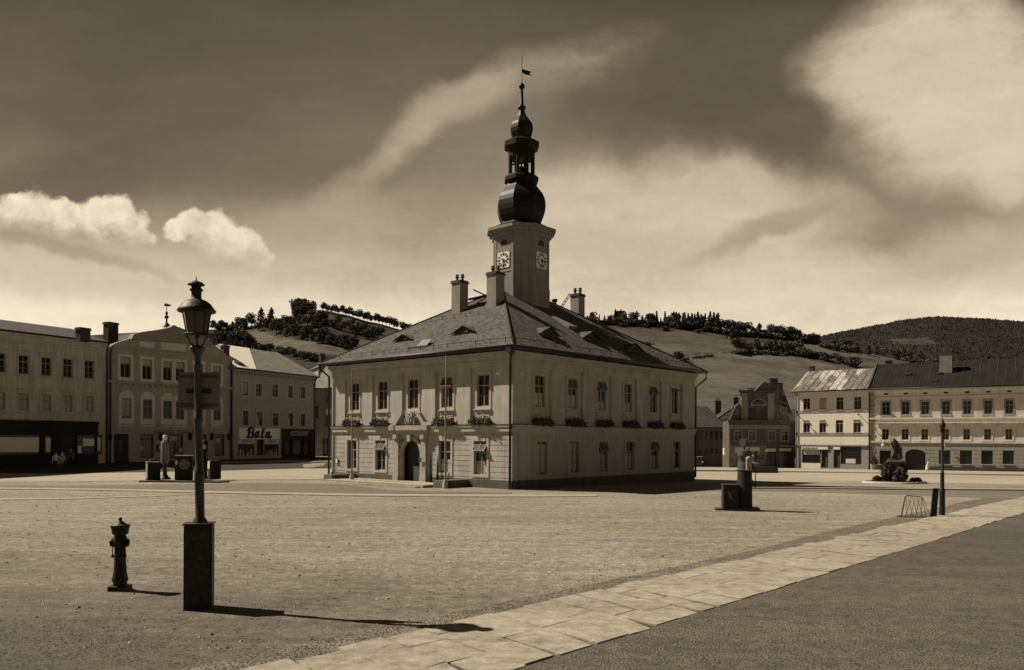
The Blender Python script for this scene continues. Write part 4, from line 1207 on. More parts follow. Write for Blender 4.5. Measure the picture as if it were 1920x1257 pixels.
# tower
tcx, tcy = HW / 2, HD / 2
def octp(a, c): return [(a - c, -a), (a, -a + c), (a, a - c), (a - c, a), (-a + c, a), (-a, a - c), (-a, -a + c), (-a + c, -a)]
TT = Matrix.Translation((tcx, tcy, 0))
mb = MB(TT)
A_, C_ = 1.99, 1.03
mb.extz(octp(A_ + .07, C_ + .03), 11.0, 14.42)
mb.extz(octp(A_, C_), 14.42, 18.6)
P_ = octp(A_, C_)
tower = mb.build('tower', M['tower'], hall)
mb = MB(TT)      # raised framing leaves the panels sunk
def face_frames(mb, i):
    a, b = Vector(P_[i]), Vector(P_[(i + 1) % 8]); w = (b - a).length; d = (b - a) / w
    T0 = TT @ Matrix.Translation((a.x, a.y, 0)) @ Matrix.Rotation(math.atan2(d.y, d.x), 4, 'Z')
    return T0, w
for i in range(8):
    T0, w = face_frames(mb, i); mb.T = T0; main = (i % 2 == 1); e = .03
    mb.box(.0, .22 if main else .26, -e, 0, 14.43, 18.55); mb.box(w - (.22 if main else .26), w, -e, 0, 14.43, 18.55)
    if main:
        for z0, z1 in ((14.43, 14.8), (15.6, 15.85), (17.15, 17.4), (18.25, 18.55)): mb.box(.22, w - .22, -e + .003, 0, z0, z1)
    else:
        for z0, z1 in ((14.43, 14.75), (18.1, 18.55)): mb.box(.26, w - .26, -e + .003, 0, z0, z1)
mb.build('pilaster_strips', M['tower'], tower)
for i in (1, 3, 5, 7):
    T0, w = face_frames(mb, i)
    c_ = MB(T0); cx_, cz_, hs = w / 2, 16.5, .60
    c_.box(cx_ - hs, cx_ + hs, -.07, -.032, cz_ - hs, cz_ + hs)
    clock = c_.build('clock_face', M['white'], tower)
    h_ = MB(T0)
    for k in range(12):
        a = k * math.pi / 6; sn, cs = math.sin(a), math.cos(a); wd = .07 if k % 3 else .09
        r0, r1 = .34, .54
        pts = [(-wd * .6, r0), (wd * .6, r0), (wd, r1), (-wd, r1)]
        q_ = [(cx_ + px * cs + pz * sn, cz_ - px * sn + pz * cs) for px, pz in pts]
        h_.extr(q_, -.085, -.071)
    h_.build('numerals', M['letter'], clock)
    h_ = MB(T0)
    for ang, ln, wd in ((180, .50, .045), (105, .36, .06)):
        a = R(ang); sn, cs = math.sin(a), math.cos(a)
        q_ = [(cx_ + px * cs + pz * sn, cz_ - px * sn + pz * cs) for px, pz in ((-wd, -.12), (wd, -.12), (wd * .5, ln), (-wd * .5, ln))]
        h_.extr(q_, -.115 - wd * .2, -.098)
    h_.build('clock_hands', M['letter'], clock)
    v_ = MB(T0)
    v_.extr([(cx_ + .36 * math.cos(R(t)), 17.62 + .42 * math.sin(R(t))) for t in range(0, 181, 15)], -.02, -.002)
    v_.build('vent_opening', M['metal'] if i in (1,) or i == 3 else M['metal'], tower)
mb = MB(TT)
mb.extz(octp(A_ + .12, C_ + .05), 18.3, 18.6); mb.extz(octp(A_ + .30, C_ + .13), 18.6, 18.82); mb.extz(octp(A_ + .46, C_ + .19), 18.82, 19.05)
mb.build('tower_cornice', M['tower'], tower)
def yz(y): return HC + (HY - y) / F * 62.7
k62 = .0412 / math.cos(R(10))
mb = MB(TT)
prof = [(A_ * 1.23 * 1.05, 19.05), (2.35, 19.12), (1.62, yz(423)), (1.58, yz(420))] + [(hw_ * k62, yz(y)) for hw_, y in
       ((40, 416), (43.5, 409), (46, 400), (46.8, 391), (46.5, 382), (44.5, 374), (40.5, 366), (35, 359), (30.5, 353), (27.8, 348), (26.5, 344))]
mb.lathe(prof, 0, 0, 8, R(22.5), smooth=False)
bulb = mb.build('onion_dome', M['onion'], tower)
mb = MB(TT)
mb.lathe([(26 * k62, yz(346)), (33 * k62, yz(342)), (33 * k62, yz(336)), (26 * k62, yz(330)), (24 * k62, yz(329))], 0, 0, 8, R(22.5), smooth=False)
lan = mb.build('belfry', M['onion'], tower)
mb = MB(TT)
for k in range(8):
    a = R(22.5 + 45 * k); r_ = 22.5 * k62
    mb.lathe([(.13, yz(330)), (.13, yz(280))], r_ * math.cos(a), r_ * math.sin(a), 6); mb.cut()
mb.build_each('post', M['onion'], lan)
mb = MB(TT)
mb.lathe([(24.5 * k62, yz(299)), (25.5 * k62, yz(296)), (25.5 * k62, yz(284)), (33.5 * k62, yz(279)), (34 * k62, yz(270)), (23 * k62, yz(263)), (17 * k62, yz(261))], 0, 0, 8, R(22.5), smooth=False)
mb.build('belfry_cornice', M['onion'], lan)
mb = MB(TT); mb.lathe([(.5, yz(331)), (.46, yz(322)), (.34, yz(316)), (.08, yz(312))], 0, 0, 14); mb.tube([(-1, -.3, yz(306)), (1, .3, yz(306))], .07, 6); mb.tube([(0, 0, yz(306)), (0, 0, yz(314))], .05, 6)
mb.build('bell', M['onion'], lan)
mb = MB(TT)
mb.lathe([(hw_ * k62, yz(y)) for hw_, y in ((16, 263), (18.5, 258), (21, 251), (22, 244), (21.2, 237), (18.5, 231), (14, 225), (9.5, 219), (6.5, 213), (5, 207))], 0, 0, 8, R(22.5), smooth=False)
mb.build('small_onion_dome', M['onion'], lan)
mb = MB(TT)
mb.lathe([(hw_ * k62, yz(y)) for hw_, y in ((4.5, 208), (7.5, 204), (7.5, 201), (3.2, 197), (2.6, 170), (2.4, 168), (5, 165.5), (5.6, 162), (4.4, 158.5), (1.5, 156), (.8, 155), (.45, 105))], 0, 0, 10)
sp_ = mb.build('spire', M['onion'], lan)
mb = MB(TT); dv = Vector((.75, -.66))     # local direction roughly to the right of the picture
def vv_(u, y): return (math.cos(R(41)) * u, math.sin(R(41)) * u, yz(y))
mb.add([vv_(.02, 130), vv_(.75, 135), vv_(.55, 138), vv_(.8, 142), vv_(.25, 140), vv_(.02, 136)] + [(a + .03, b - .03, c) for a, b, c in [vv_(.02, 130), vv_(.75, 135), vv_(.55, 138), vv_(.8, 142), vv_(.25, 140), vv_(.02, 136)]],
       [(0, 1, 2, 3, 4, 5), (11, 10, 9, 8, 7, 6)] + [(i, (i + 1) % 6, 6 + (i + 1) % 6, 6 + i) for i in range(6)])
mb.build('weathervane', M['onion'], sp_)

# flower boxes hung below the upper windows
def flower_box(T, u, label, r):
    E = empty('flower_box', hw(T @ Vector((u, .14, 3.76))), 0, label, 'flower box', 'flower boxes of the town hall')
    E.rotation_euler = (0, 0, FL.rz + (R(90) if T is TR else 0))
    b = MB(); b.box(-.85, .85, -.48, -.16, .18, .38); b.build('trough', M['woodd'], E)
    b = MB()
    for x in (-.55, .55): b.tube([(x, 0, .0), (x, -.30, .17)], .02, 5); b.cut()
    b.build_each('bracket', M['iron'], E)
    f = MB()
    for _ in range(420):
        c = Vector((r.uniform(-.88, .88), -.32 + r.gauss(0, .10), .30 + abs(r.gauss(0, .13)) * (1.2 - .3 * r.random())))
        leafq(f, c, r.uniform(.025, .055), r)
    for _ in range(120): leafq(f, Vector((r.uniform(-1.0, 1.0), -.46 + r.gauss(0, .04), r.uniform(.05, .35))), r.uniform(.03, .06), r)
    f.build('foliage', M['leafd'], E, recalc=False)
    f = MB()
    for _ in range(12):
        c = Vector((r.uniform(-.95, .95), -.34 + r.gauss(0, .12), .58 + r.random() * .28))
        for _ in range(3): leafq(f, c + Vector((r.gauss(0, .02), r.gauss(0, .02), r.gauss(0, .02))), .035, r)
    f.build('blossom', M['flower'], E, recalc=False)
rf = random.Random(9)
for u, l in zip([upL[0], upL[1], upL[3], upL[4]], ('dark flower box under the leftmost upper window of the sunlit town hall front', 'dark flower box under the second upper window from the left of the sunlit front',
             'flower box under the tilted upper window right of the portal', 'dark flower box under the upper window nearest the corner on the sunlit front')):
    flower_box(I4, u, l, rf)
for u, l in zip(upR, ('first', 'second', 'third', 'fourth', 'fifth', 'sixth')):
    flower_box(TR, u, 'dark flower box under the %s upper window from the corner on the shaded side' % l, rf)

# platform, cheek blocks, flagpoles, iron post beside the town hall
def hall_ground(x, y): q = hw((x, y, 0)); return gz(q.x, q.y)
mb = MB(); mb.box(3.0, 13.2, -2.95, -.06, -.3, .17); mb.box(3.3, 12.9, -3.3, -2.953, -.3, .08)
o = mb.build('stone_platform', G_slab, bevel=.02); o.matrix_world = hall.matrix_basis
tag(o, 'low stone platform in front of the arched town hall door', 'platform')
for x, l in ((2.1, 'dark low block left of the town hall platform'), (13.3, 'dark low block right of the town hall platform by the flagpole')):
    mb = MB(); mb.hexa([(x, -2.3, -.3), (x + .95, -2.3, -.3), (x + .95, -.07, -.3), (x, -.07, -.3), (x, -2.2, .46), (x + .95, -2.2, .46), (x + .95, -.07, .46), (x, -.07, .46)])
    o = mb.build('cheek_block', M['plinth'], bevel=.03); o.matrix_world = hall.matrix_basis
    tag(o, l, 'stone block', 'blocks beside the platform')
for (px, py, l) in ((659.5, 903, 'slender flagpole in front of the left end of the town hall'), (835, 916, 'slender flagpole right of the town hall door')):
    g_ = ground(px, py)
    E = empty('flagpole', g_, 0, l, 'flagpole', 'flagpoles in front of the town hall')
    zt = at(px, 697 if px < 700 else 668, g_.y).z - g_.z
    mb = MB(); mb.lathe([(.065, 0), (.055, 2.5), (.04, zt - .1)], 0, 0, 8); mb.build('pole', M['wood'], E)
    mb = MB(); mb.lathe([(.03, zt - .1), (.06, zt - .04), (.03, zt + .04)], 0, 0, 8); mb.build('knob', M['wood'], E)
    mb = MB(); mb.lathe([(.16, 0), (.16, .35), (.10, .5)], 0, 0, 8); mb.build('base', M['stone'], E)
for (lx, l) in ((pu + 2.25, 'pointed dark iron post right of the portal nearest the door'), (pu + 2.9, 'pointed dark iron post right of the portal farther from the door')):
    q = hw((lx, -.35, .17)); E = empty('iron_post', q, 0, l, 'post', 'iron posts right of the portal')
    mb = MB(); mb.lathe([(.12, 0), (.13, .25), (.07, .5), (.05, .9), (.06, 1.0), (.03, 1.5), (.005, 1.95)], 0, 0, 8); mb.build('shaft', M['iron'], E)
g_ = ground(1165.5, 905); E = empty('marker_post', g_, 0, 'short dark post standing before the shaded side of the town hall', 'post')
mb = MB(); mb.lathe([(.07, 0), (.06, .95), (.075, .97), (.05, 1.02)], 0, 0, 8); mb.build('shaft', M['iron'], E)
# ------------------------------------------------------------------ houses round the square
def house_shell(E, W, D, H, rects, mats, reveal=.22, name='wall', sides=True, zb=-1.8):
    mb = MB(); wall(mb, W, H, rects, reveal=reveal, zb=zb)
    if sides:
        mb.T = Matrix.Translation((W, 0, 0)) @ Matrix.Rotation(R(90), 4, 'Z'); wall(mb, D, H, [], zb=zb)
        mb.T = Matrix.Translation((W, D, 0)) @ Matrix.Rotation(R(180), 4, 'Z'); wall(mb, W, H, [], zb=zb)
        mb.T = Matrix.Translation((0, D, 0)) @ Matrix.Rotation(R(-90), 4, 'Z'); wall(mb, D, H, [], zb=zb)
    return mb.build(name, mats, E, recalc=False)
def hip(E, W, D, H, rise, m, hl=0.0, hr=0.0, ov=.35, name='roof', gable=None):
    mb = MB(); hip_roof(mb, -ov if hl else -.02, W + (ov if hr else .02), -ov, D + ov, H + .12, rise, hl, hr)
    o = mb.build(name, m, E)
    if gable:
        g = MB()
        for x, on in ((0.05, not hl), (W - .05, not hr)):
            if on: g.extr([(x - .04, 0), (x + .04, 0), (x + .04, 1), (x - .04, 1)], 0, .001) if False else g.add([(x, 0, H), (x, D, H), (x, D / 2, H + rise * D / (D + 2 * ov))], [(0, 1, 2)])
        g.build('gable', gable, E, recalc=False)
    g = MB(); g.tube([(-.1, -ov - .06, H + .06), (W + .1, -ov - .06, H + .06)], .08, 6); g.build('gutter', M['gutter'], E)
    return o
def pipe(E, x, H, y=-.12, m=None, parent=None):
    g = MB(); g.tube([(x, y - .25, H + .02), (x, y - .2, H - .2), (x, y, H - .6), (x, y, 0)], .07, 6); g.build('downpipe', m or M['gutter'], parent or E)
def wins(F_, E, boxes, depth=.2, ymode='px', surround=None, **kw):
    """boxes in photograph pixels x0,x1,y0,y1 (read on the facade itself)"""
    out = []
    for b in boxes:
        r = F_.rect(*b[:4]); k = dict(kw)
        if len(b) > 4: k.update(b[4])
        window(E, I4, r[0], r[1], r[2], r[3], depth, **k); out.append(r)
    return out
def pxz(sx, sy, ox, oy, k): return ox + sx * k, oy + sy * k
def zb1(a, b, c, d, *e): return (80 + a * .2546, 80 + b * .2546, 580 + c * .2546, 580 + d * .2546, *e)
def zb2(a, b, c, d, *e): return (390 + a * .2387, 390 + b * .2387, 600 + c * .2387, 600 + d * .2387, *e)
def zb3(a, b, c, d, *e): return (1290 + a * .2228, 1290 + b * .2228, 640 + c * .2228, 640 + d * .2228, *e)
def zb4(a, b, c, d, *e): return (1480 + a * .2228, 1480 + b * .2228, 640 + c * .2228, 640 + d * .2228, *e)
def rects_of(F_, boxes): return [(*F_.rect(*b[:4]), None) for b in boxes]
def dirvp(vx):
    a, b = uv(vx, HY); v = Vector((a, 1.0)); return v.normalized()
def P2(x, Y): a, b = uv(x, 860); return Vector((a * Y, Y))

# ---- leftmost pale house
d = dirvp(1764); R1 = P2(201, 76); W = 20.0
F1 = Fac(R1 - d * W, d, .45); E = empty('corner_house', F1.origin(), F1.rz, 'pale three-storey house with dark shopfront at the left edge', 'house')
H = F1.uz(198, 644)[1]
up = [zb1(150, 222, 365, 505), zb1(308, 378, 380, 512), zb1(-10, 65, 355, 490)]
mid = [zb1(145, 218, 635, 762), zb1(300, 375, 640, 768), zb1(-14, 62, 628, 756)]
dx = F1.rect(*up[0])[0] - F1.rect(*up[2])[0]
ru = [F1.rect(*b) for b in up]; rm = [F1.rect(*b) for b in mid]
for k in (1, 2): ru.append((ru[2][0] - dx * k, ru[2][1] - dx * k, ru[2][2], ru[2][3])); rm.append((rm[2][0] - dx * k, rm[2][1] - dx * k, rm[2][2], rm[2][3]))
zs_ = F1.uz(150, 576 + 1.5)[1] if False else F1.uz(140, 580 + 830 * .2546)[1]
zst = F1.uz(140, 580 + 768 * .2546)[1]
shops = [F1.rect(*zb1(20, 72, 925, 1070)), F1.rect(*zb1(150, 250, 925, 1190)), F1.rect(*zb1(258, 395, 925, 1068)), F1.rect(*zb1(402, 440, 925, 1068))]
shops.append((shops[0][0] - 4, shops[0][0] - .4, shops[2][2], shops[2][3]))
rc = [(0, W - .9, -2, zs_, .0, 1)] + [(a, b, c, e, None) for a, b, c, e in ru + rm + shops]
rc += [(W - .95, W - .12, zst, H, -.03)]
house_shell(E, W, 11, H, rc, [M['h1'], M['shop']])
for r_ in ru: window(E, I4, *r_, .2, bars=(.5,), casing=.12, hood=True)
for i, r_ in enumerate(rm): window(E, I4, *r_, .2, bars=(), casing=.12, hood=True, curtain=(.05, .95, 0, .95), gm=M['glassg'])
for i, r_ in enumerate(shops):
    if i == 1: mb = MB(); mb.box(r_[0], r_[1], .21, .26, 0, r_[3]); mb.build('shop_door', M['woodd'], E)
    else:
        w_ = window(E, I4, *r_, .18, cols=1, transom=None, sill=False, fm=M['woodd'], gm=M['glassg'])
        zz = (r_[3] - r_[2]); ww = r_[1] - r_[0]
        mb = MB()
        if i == 2: mb.box(r_[0] + ww * .33, r_[1] - .1, .14, .16, r_[2] + zz * .42, r_[2] + zz * .80); mb.cut(); mb.box(r_[0] + .1, r_[0] + ww * .25, .14, .16, r_[2] + .1, r_[2] + zz * .45)
        else: mb.box(r_[0] + .12, r_[1] - .08, .14, .16, r_[2] + zz * .15, r_[2] + zz * .85)
        mb.build_each('window_display', M['white'], w_)
mb = MB(); mb.box(.2, W - 1.0, -.28, -.001, zs_ - .15, zs_ + .05); mb.box(.2, W - 1.0, -.10, -.002, zs_ - .95, zs_ - .16); mb.build('shop_fascia', M['shop'], E)
mb = MB(); mb.box(0, W, -.08, -.001, zst, zst + .14); mb.box(0, W, -.10, -.001, F1.uz(140, 655)[1], F1.uz(140, 655)[1] + .08)
mb.box(-.1, W, -.30, -.001, H - .22, H + .02); mb.box(-.1, W, -.16, -.002, H - .5, H - .225); mb.build('cornice', M['h1'], E)
for a in (zb1(120, 210, 250, 278), zb1(320, 365, 262, 290)):
    pass
rf_ = hip(E, W, 11, H, 1.6, M['roofd'], 1, 0, gable=M['h1'])
for a, b, yt, yb in ((240, 345, 138, 215), (445, 550, 98, 230)):
    x0_, x1_ = 80 + a * .2546, 80 + b * .2546; dpt = 80 if a > 300 else 72
    pc = P2((x0_ + x1_) / 2, dpt); l_ = Matrix.Rotation(-F1.rz, 4, 'Z') @ Vector((pc.x - F1.O.x, pc.y - F1.O.y, 0))
    zt = at((x0_ + x1_) / 2, 580 + yt * .2546, dpt).z - F1.z0
    chimney(E, I4, l_.x, l_.y, H - .3, zt - .2, (x1_ - x0_) / F * dpt * .78, (x1_ - x0_) / F * dpt * .55, M['brick'], 0)
mb = MB(); mb.add([(4, 1.5, H - .1), (10.5, 1.5, H - .1), (4, 1.5, H + 2.3), (4, 9, H - .1), (10.5, 9, H - .1), (4, 9, H + 2.3)], [(0, 1, 2), (5, 4, 3), (1, 4, 5, 2), (0, 2, 5, 3)]); mb.build('roof_dormer', M['roofd'], rf_)
# awning figure: downpipe at the joint
pipe(E, W - .15, H)

# ---- café
d = dirvp(2120); O2 = P2(202, 76.2); F2 = Fac(O2, d, .5); W = F2.uz(433.5, 760)[0]
E = empty('cafe_house', F2.origin(), F2.rz, 'three-storey café with arched window surrounds, lettering and tall gabled roof', 'house')
H = F2.uz(215, 580 + 288 * .2546)[1]
zu = F2.uz(300, 580 + 553 * .2546)[1]; zg = F2.uz(300, 580 + 852 * .2546)[1]
U = [zb1(572, 648, 352, 503), zb1(733, 803, 370, 517), zb1(887, 951, 383, 525), zb1(980, 1044, 390, 530), zb1(1120, 1180, 400, 540), zb1(1252, 1312, 418, 550)]
A = [zb1(580, 652, 660, 803), zb1(738, 806, 668, 806), zb1(888, 952, 675, 808), zb1(980, 1042, 680, 812), zb1(1125, 1180, 690, 815), zb1(1257, 1311, 698, 818)]
G = [zb1(524, 634, 918, 1133), zb1(716, 815, 920, 1093), zb1(925, 1034, 922, 1098), zb1(1165, 1206, 922, 1085), zb1(1266, 1338, 922, 1080)]
rU, rA, rG = ([F2.rect(*b) for b in q] for q in (U, A, G))
rG[0] = (rG[0][0], rG[0][1], 0, rG[0][3])
rc = [(0, W, -2, .55, -.04)] + [(a, b, c, e, None) for a, b, c, e in rU + rA + rG]
house_shell(E, W, 12, H, rc, [M['h2']])
mb = MB()
def arch_sur(r_, top=True):
    a, b, c, e = r_; cw = .28
    mb.box(a - cw, a, -.04, -.001, c - .05, e + .05); mb.box(b, b + cw, -.04, -.001, c - .05, e + .05); mb.box(a - cw, b + cw, -.045, -.001, c - .78, c - .051)
    xc, rr = (a + b) / 2, (b - a) / 2 + cw
    mb.extr([(xc + rr * math.cos(R(t)), e + .05 + rr * 1.02 * math.sin(R(t))) for t in range(0, 181, 12)], -.045, -.001)
for r_ in rA: arch_sur(r_); mb.cut()
for r_ in rU:
    a, b, c, e = r_; cw = .26
    mb.box(a - cw, a, -.04, -.001, c, e); mb.box(b, b + cw, -.04, -.001, c, e); mb.box(a - cw, b + cw, -.05, -.001, e, e + cw); mb.box(a - cw, b + cw, -.05, -.001, c - cw * 1.2, c); mb.cut()
mb.build_each('window_surround', M['h2l'], E)
for r_ in rU: window(E, I4, *r_, .16, sill=False, curtain=(.05, .95, .68, .98), bars=())
for r_ in rA: window(E, I4, *r_, .16, sill=False, curtain=(.05, .95, .1, .98) if rnd.random() < .4 else None, gm=M['glassg'])
for i, r_ in enumerate(rG):
    if i == 0:
        mb = MB(); mb.box(r_[0], r_[1], .2, .26, 0, r_[3]); mb.box(r_[0] + .9, r_[1] - .85, .18, .195, .9, 2.3, 1); mb.build('entrance_door', [M['woodd'], M['board']], E)
    else: window(E, I4, *r_, .18, cols=2 if i in (2,) else 1, transom=.78, sill=False, fm=M['woodd'], gm=M['glass'])
r_ = rG[2]; mb = MB(); mb.box(r_[0] + .15, r_[0] + 1.0, .10, .11, r_[2] + 1.7, r_[2] + 2.2); mb.cut(); mb.box(r_[0] + 1.1, r_[0] + 1.7, .10, .11, r_[2] + .6, r_[2] + 1.05); mb.cut()
r_ = rG[4]; mb.box(r_[0] + .15, r_[0] + .75, .10, .11, r_[3] - .9, r_[3] - .4); mb.cut(); mb.box(rG[1][0] - 0, rG[1][0] + .4, .10, .11, rG[1][2] + .7, rG[1][2] + 1.1)
mb.build_each('notice', M['curtain'], E)
mb = MB(); r0 = F2.rect(*zb1(838, 868, 996, 1046)); mb.box(r0[0], r0[1] + .2, -.08, -.001, r0[2], r0[3]); mb.box(r0[0] + .15, r0[1] + .1, -.09, -.081, r0[2] + .1, r0[3] - .1, 1); mb.build('menu_box', [M['woodd'], M['curtain']], E)
mb = MB()
for x_ in (490, 862, 1080, 1240, 1365):
    u, z = F2.uz(80 + x_ * .2546, 580 + 938 * .2546)
    mb.lathe([(.02, z - .42), (.15, z - .25), (.17, z + .2), (.05, z + .4)], u, -.22, 8); mb.tube([(u, 0, z), (u, -.2, z)], .03, 5); mb.cut()
mb.build_each('wall_lamp', M['iron'], E)
mb = MB()
mb.box(-.1, W + .1, -.16, -.001, H - .12, H + .06); mb.box(-.15, W + .15, -.22, -.001, zu - .10, zu + .12); mb.box(0, W, -.07, -.001, zg - .08, zg + .05)
k = .25
while k < W - .2: mb.box(k, k + .22, -.12, -.001, zu - .34, zu - .12); k += .55
mb.build('string_course', M['h2'], E)
T_x0 = F2.uz(80 + 815 * .2546, 580 + 898 * .2546); T_x1 = F2.uz(80 + 1128 * .2546, 580 + 898 * .2546)
text_part('lettering', 'KAVÁRNA  MORAVSK\u00c1', T_x0[0], T_x0[1] - .30, -.012, .62, M['letterb'], E, width=(T_x1[0] - T_x0[0]) * 1.07, ext=.006)
# attic gable wall and roof
def g2(x, y): return F2.uz(80 + x * .2546, 580 + y * .2546)
pr = [g2(478, 283), g2(545, 247), g2(665, 208), g2(662, 186), g2(952, 126), g2(1050, 156), g2(1150, 195), g2(1235, 240), g2(1378, 352)]
pr = [(u, z) for u, z in pr]
pr[0] = (0.0, H + .06); pr[-1] = (W, H + .06)
ql = [g2(668, 222), g2(1215, 262)]
lowp = [pr[0], pr[1], pr[2], ql[0], ql[1], pr[7], pr[8]]
mb = MB(); mb.extr(lowp, 0.02, .45); at_w = mb.build('attic_gable', M['h2'], E)
upp = [g2(640, 222), g2(660, 184), g2(730, 168), g2(850, 152), g2(925, 136), g2(955, 118), g2(985, 134), g2(1050, 156), g2(1150, 197), g2(1240, 246), g2(1238, 266)]
mb = MB(); mb.extr(upp, -.35, .45); mb.build('gable_roof', M['hwd'], at_w)
mb = MB()
for q_ in (zb1(716, 822, 240, 282), zb1(870, 1057, 252, 305)):
    a, b, c, e = F2.rect(*q_); mb.box(a, b, -.02, .019, c, e); mb.cut()
mb.build_each('attic_panel', M['h2l'], at_w)
apx = pr[4]
mb = MB()
lo_ = [(-.0, H + .1), (apx[0], apx[1] - .1), (W, H + .1)]
mb.add([(0, .5, H + .06), (W, .5, H + .06), (apx[0], .5, apx[1] - .15), (0, 12, H + .06), (W, 12, H + .06), (apx[0], 12, apx[1] - .15)], [(0, 3, 5, 2), (1, 2, 5, 4), (3, 4, 5), (0, 2, 1)])
rf_ = mb.build('roof', M['roofd'], E)
mb = MB(); zt = at(322, 575, 84).z - .5
mb.lathe([(.45, apx[1]), (.3, apx[1] + .25), (.10, apx[1] + .45), (.08, apx[1] + .8), (.26, apx[1] + 1.0), (.08, apx[1] + 1.2), (.16, apx[1] + 1.4), (.04, apx[1] + 1.6), (.03, zt)], apx[0], 1.0, 8)
mb.extr([(apx[0] - .25, zt - .35), (apx[0] + .35, zt - .3), (apx[0] + .5, zt - .1), (apx[0] - .25, zt - .08)], .98, 1.02)
mb.build('weathervane', M['metal'], rf_)
pipe(E, .18, H + .1); pipe(E, W - .08, H + .1)
pcc = P2(421, 89); l_ = Matrix.Rotation(-F2.rz, 4, 'Z') @ Vector((pcc.x - F2.O.x, pcc.y - F2.O.y, 0))
chimney(E, I4, l_.x, l_.y, H - .5, at(421, 648, 89).z - .5 - .2, .72, .6, M['brick'], 2)
chimney(E, I4, 3.6, 7.0, H, H + 1.75, .9, .5, M['brick'], 0)

# ---- plain three-storey house with the two shops
d = dirvp(1690); O3 = P2(437, 86.5); F3 = Fac(O3, d, .72); W = F3.uz(591, 780)[0]
E = empty('shop_house', F3.origin(), F3.rz, 'plain grey three-storey house with two ground-floor shops and white-ended roof', 'house')
H = F3.uz(445, 600 + 388 * .2387)[1]
U = [zb2(268, 315, 488, 595), zb2(374, 420, 500, 602), zb2(504, 550, 508, 607), zb2(627, 666, 518, 613), zb2(723, 763, 525, 619)]
A = [zb2(272, 318, 713, 829), zb2(382, 428, 720, 832), zb2(508, 553, 728, 834), zb2(629, 668, 732, 837), zb2(726, 766, 737, 838)]
G = [zb2(235, 363, 978, 1076), zb2(385, 436, 942, 1098), zb2(442, 554, 978, 1076), zb2(600, 655, 945, 1085), zb2(665, 742, 945, 1078), zb2(750, 804, 945, 1082)]
rU, rA, rG = ([F3.rect(*b) for b in q] for q in (U, A, G))
sp_r = F3.rect(*zb2(578, 836, 858, 1086))
rc = [(sp_r[0], sp_r[1], -1, sp_r[3], -.08, 1)] + [(a, b, c, e, None) for a, b, c, e in rU + rA + rG] + [(0, W, -2, .35, -.03)]
house_shell(E, W, 11, H, rc, [M['h3'], M['shop']], reveal=.2)
for i, r_ in enumerate(rU): window(E, I4, *r_, .14, casing=.14, bars=(.5,), sill=False, curtain=(.05, .95, .1, .95) if i == 0 else None)
for i, r_ in enumerate(rA): window(E, I4, *r_, .14, casing=.14, bars=(), sill=False, hood=True, sash=14 if i in (1, 2) else None, curtain=(.1, .5, .05, .6) if i % 2 else None)
for i, r_ in enumerate(rG):
    w_ = window(E, I4, *r_, .12, cols=2 if i in (0, 2) else 1, transom=.88 if i < 3 else None, sill=False, fm=M['woodd'], gm=M['glass'] if i != 4 else M['glassg'])
mb = MB(); z1 = sp_r[3]
for a in (3, 5, 7, 9): pass
sg = F3.rect(*zb2(238, 557, 851, 937))
mb.box(sg[0], sg[1], -.16, -.001, sg[2], sg[3]); sign = mb.build('shop_sign', M['white'], E)
c0 = F3.uz(390 + 292 * .2387, 600 + 893 * .2387); c1 = F3.uz(390 + 512 * .2387, 600 + 893 * .2387)
# heavy slanting script lettering, drawn stroke by stroke
def strokes(name, par, x, z, y, s, paths, m, w, slant=.25):
    mb = MB()
    for P_ in paths:
        ww = P_[0]; pts = P_[1:]
        for (a, b), (c, d_) in zip(pts, pts[1:]):
            dx_, dz_ = c - a, d_ - b; L_ = math.hypot(dx_, dz_) or 1; nx_, nz_ = -dz_ / L_ * ww / 2, dx_ / L_ * ww / 2; ex, ez = dx_ / L_ * ww * .3, dz_ / L_ * ww * .3
            q_ = [(a - ex + nx_, b - ez + nz_), (a - ex - nx_, b - ez - nz_), (c + ex - nx_, d_ + ez - nz_), (c + ex + nx_, d_ + ez + nz_)]
            mb.extr([(x + (px + pz * slant) * s, z + pz * s) for px, pz in q_], y - .02 - rnd.random() * .006, y)
    return mb.build(name, m, par)
Hs = (c1[0] - c0[0]) / 4.15
strokes('lettering', sign, c0[0], c0[1] - .42 * Hs, -.161, Hs, [
    (.32, (.25, .02), (.25, .98)), (.18, (-.02, .72), (.10, .92), (.30, 1.0), (.72, .96), (.86, .80), (.74, .60), (.45, .54)), (.22, (.74, .93), (.80, .78), (.72, .62)), (.30, (.62, .54), (.90, .38), (.88, .16), (.74, .03)), (.10, (.40, .52), (.72, .52)), (.15, (.0, .04), (.95, .04)),
    (.26, (1.50, .58), (1.26, .50), (1.20, .25), (1.34, .06), (1.56, .16)), (.30, (1.60, .60), (1.60, .08)), (.12, (1.55, .05), (2.05, .05)),
    (.30, (2.20, .92), (2.20, .14), (2.36, .04)), (.12, (1.95, .60), (2.56, .60)), (.12, (2.30, .05), (2.72, .05)), (.10, (2.50, .98), (2.56, .80)),
    (.26, (3.10, .58), (2.86, .50), (2.80, .25), (2.94, .06), (3.16, .16)), (.30, (3.20, .60), (3.20, .10), (3.34, .04), (3.62, .12)), (.10, (2.86, .03), (3.62, .03))], M['letter'], .2, .28)
mb = MB()
for q_ in (zb2(235, 363, 941, 974), zb2(442, 556, 941, 976)):
    a, b, c, e = F3.rect(*q_); mb.hexa([(a, -.12, c), (b, -.12, c), (b, -.001, c), (a, -.001, c), (a, -.06, e), (b, -.06, e), (b, -.001, e), (a, -.001, e)])
    l_ = (b - a)
    mb.box(a + l_ * .25, a + l_ * .72, -.135, -.121, c + .18, c + .42, 1); mb.cut()
mb.build_each('awning', [M['h2l'], M['h3']], E)
mb = MB()
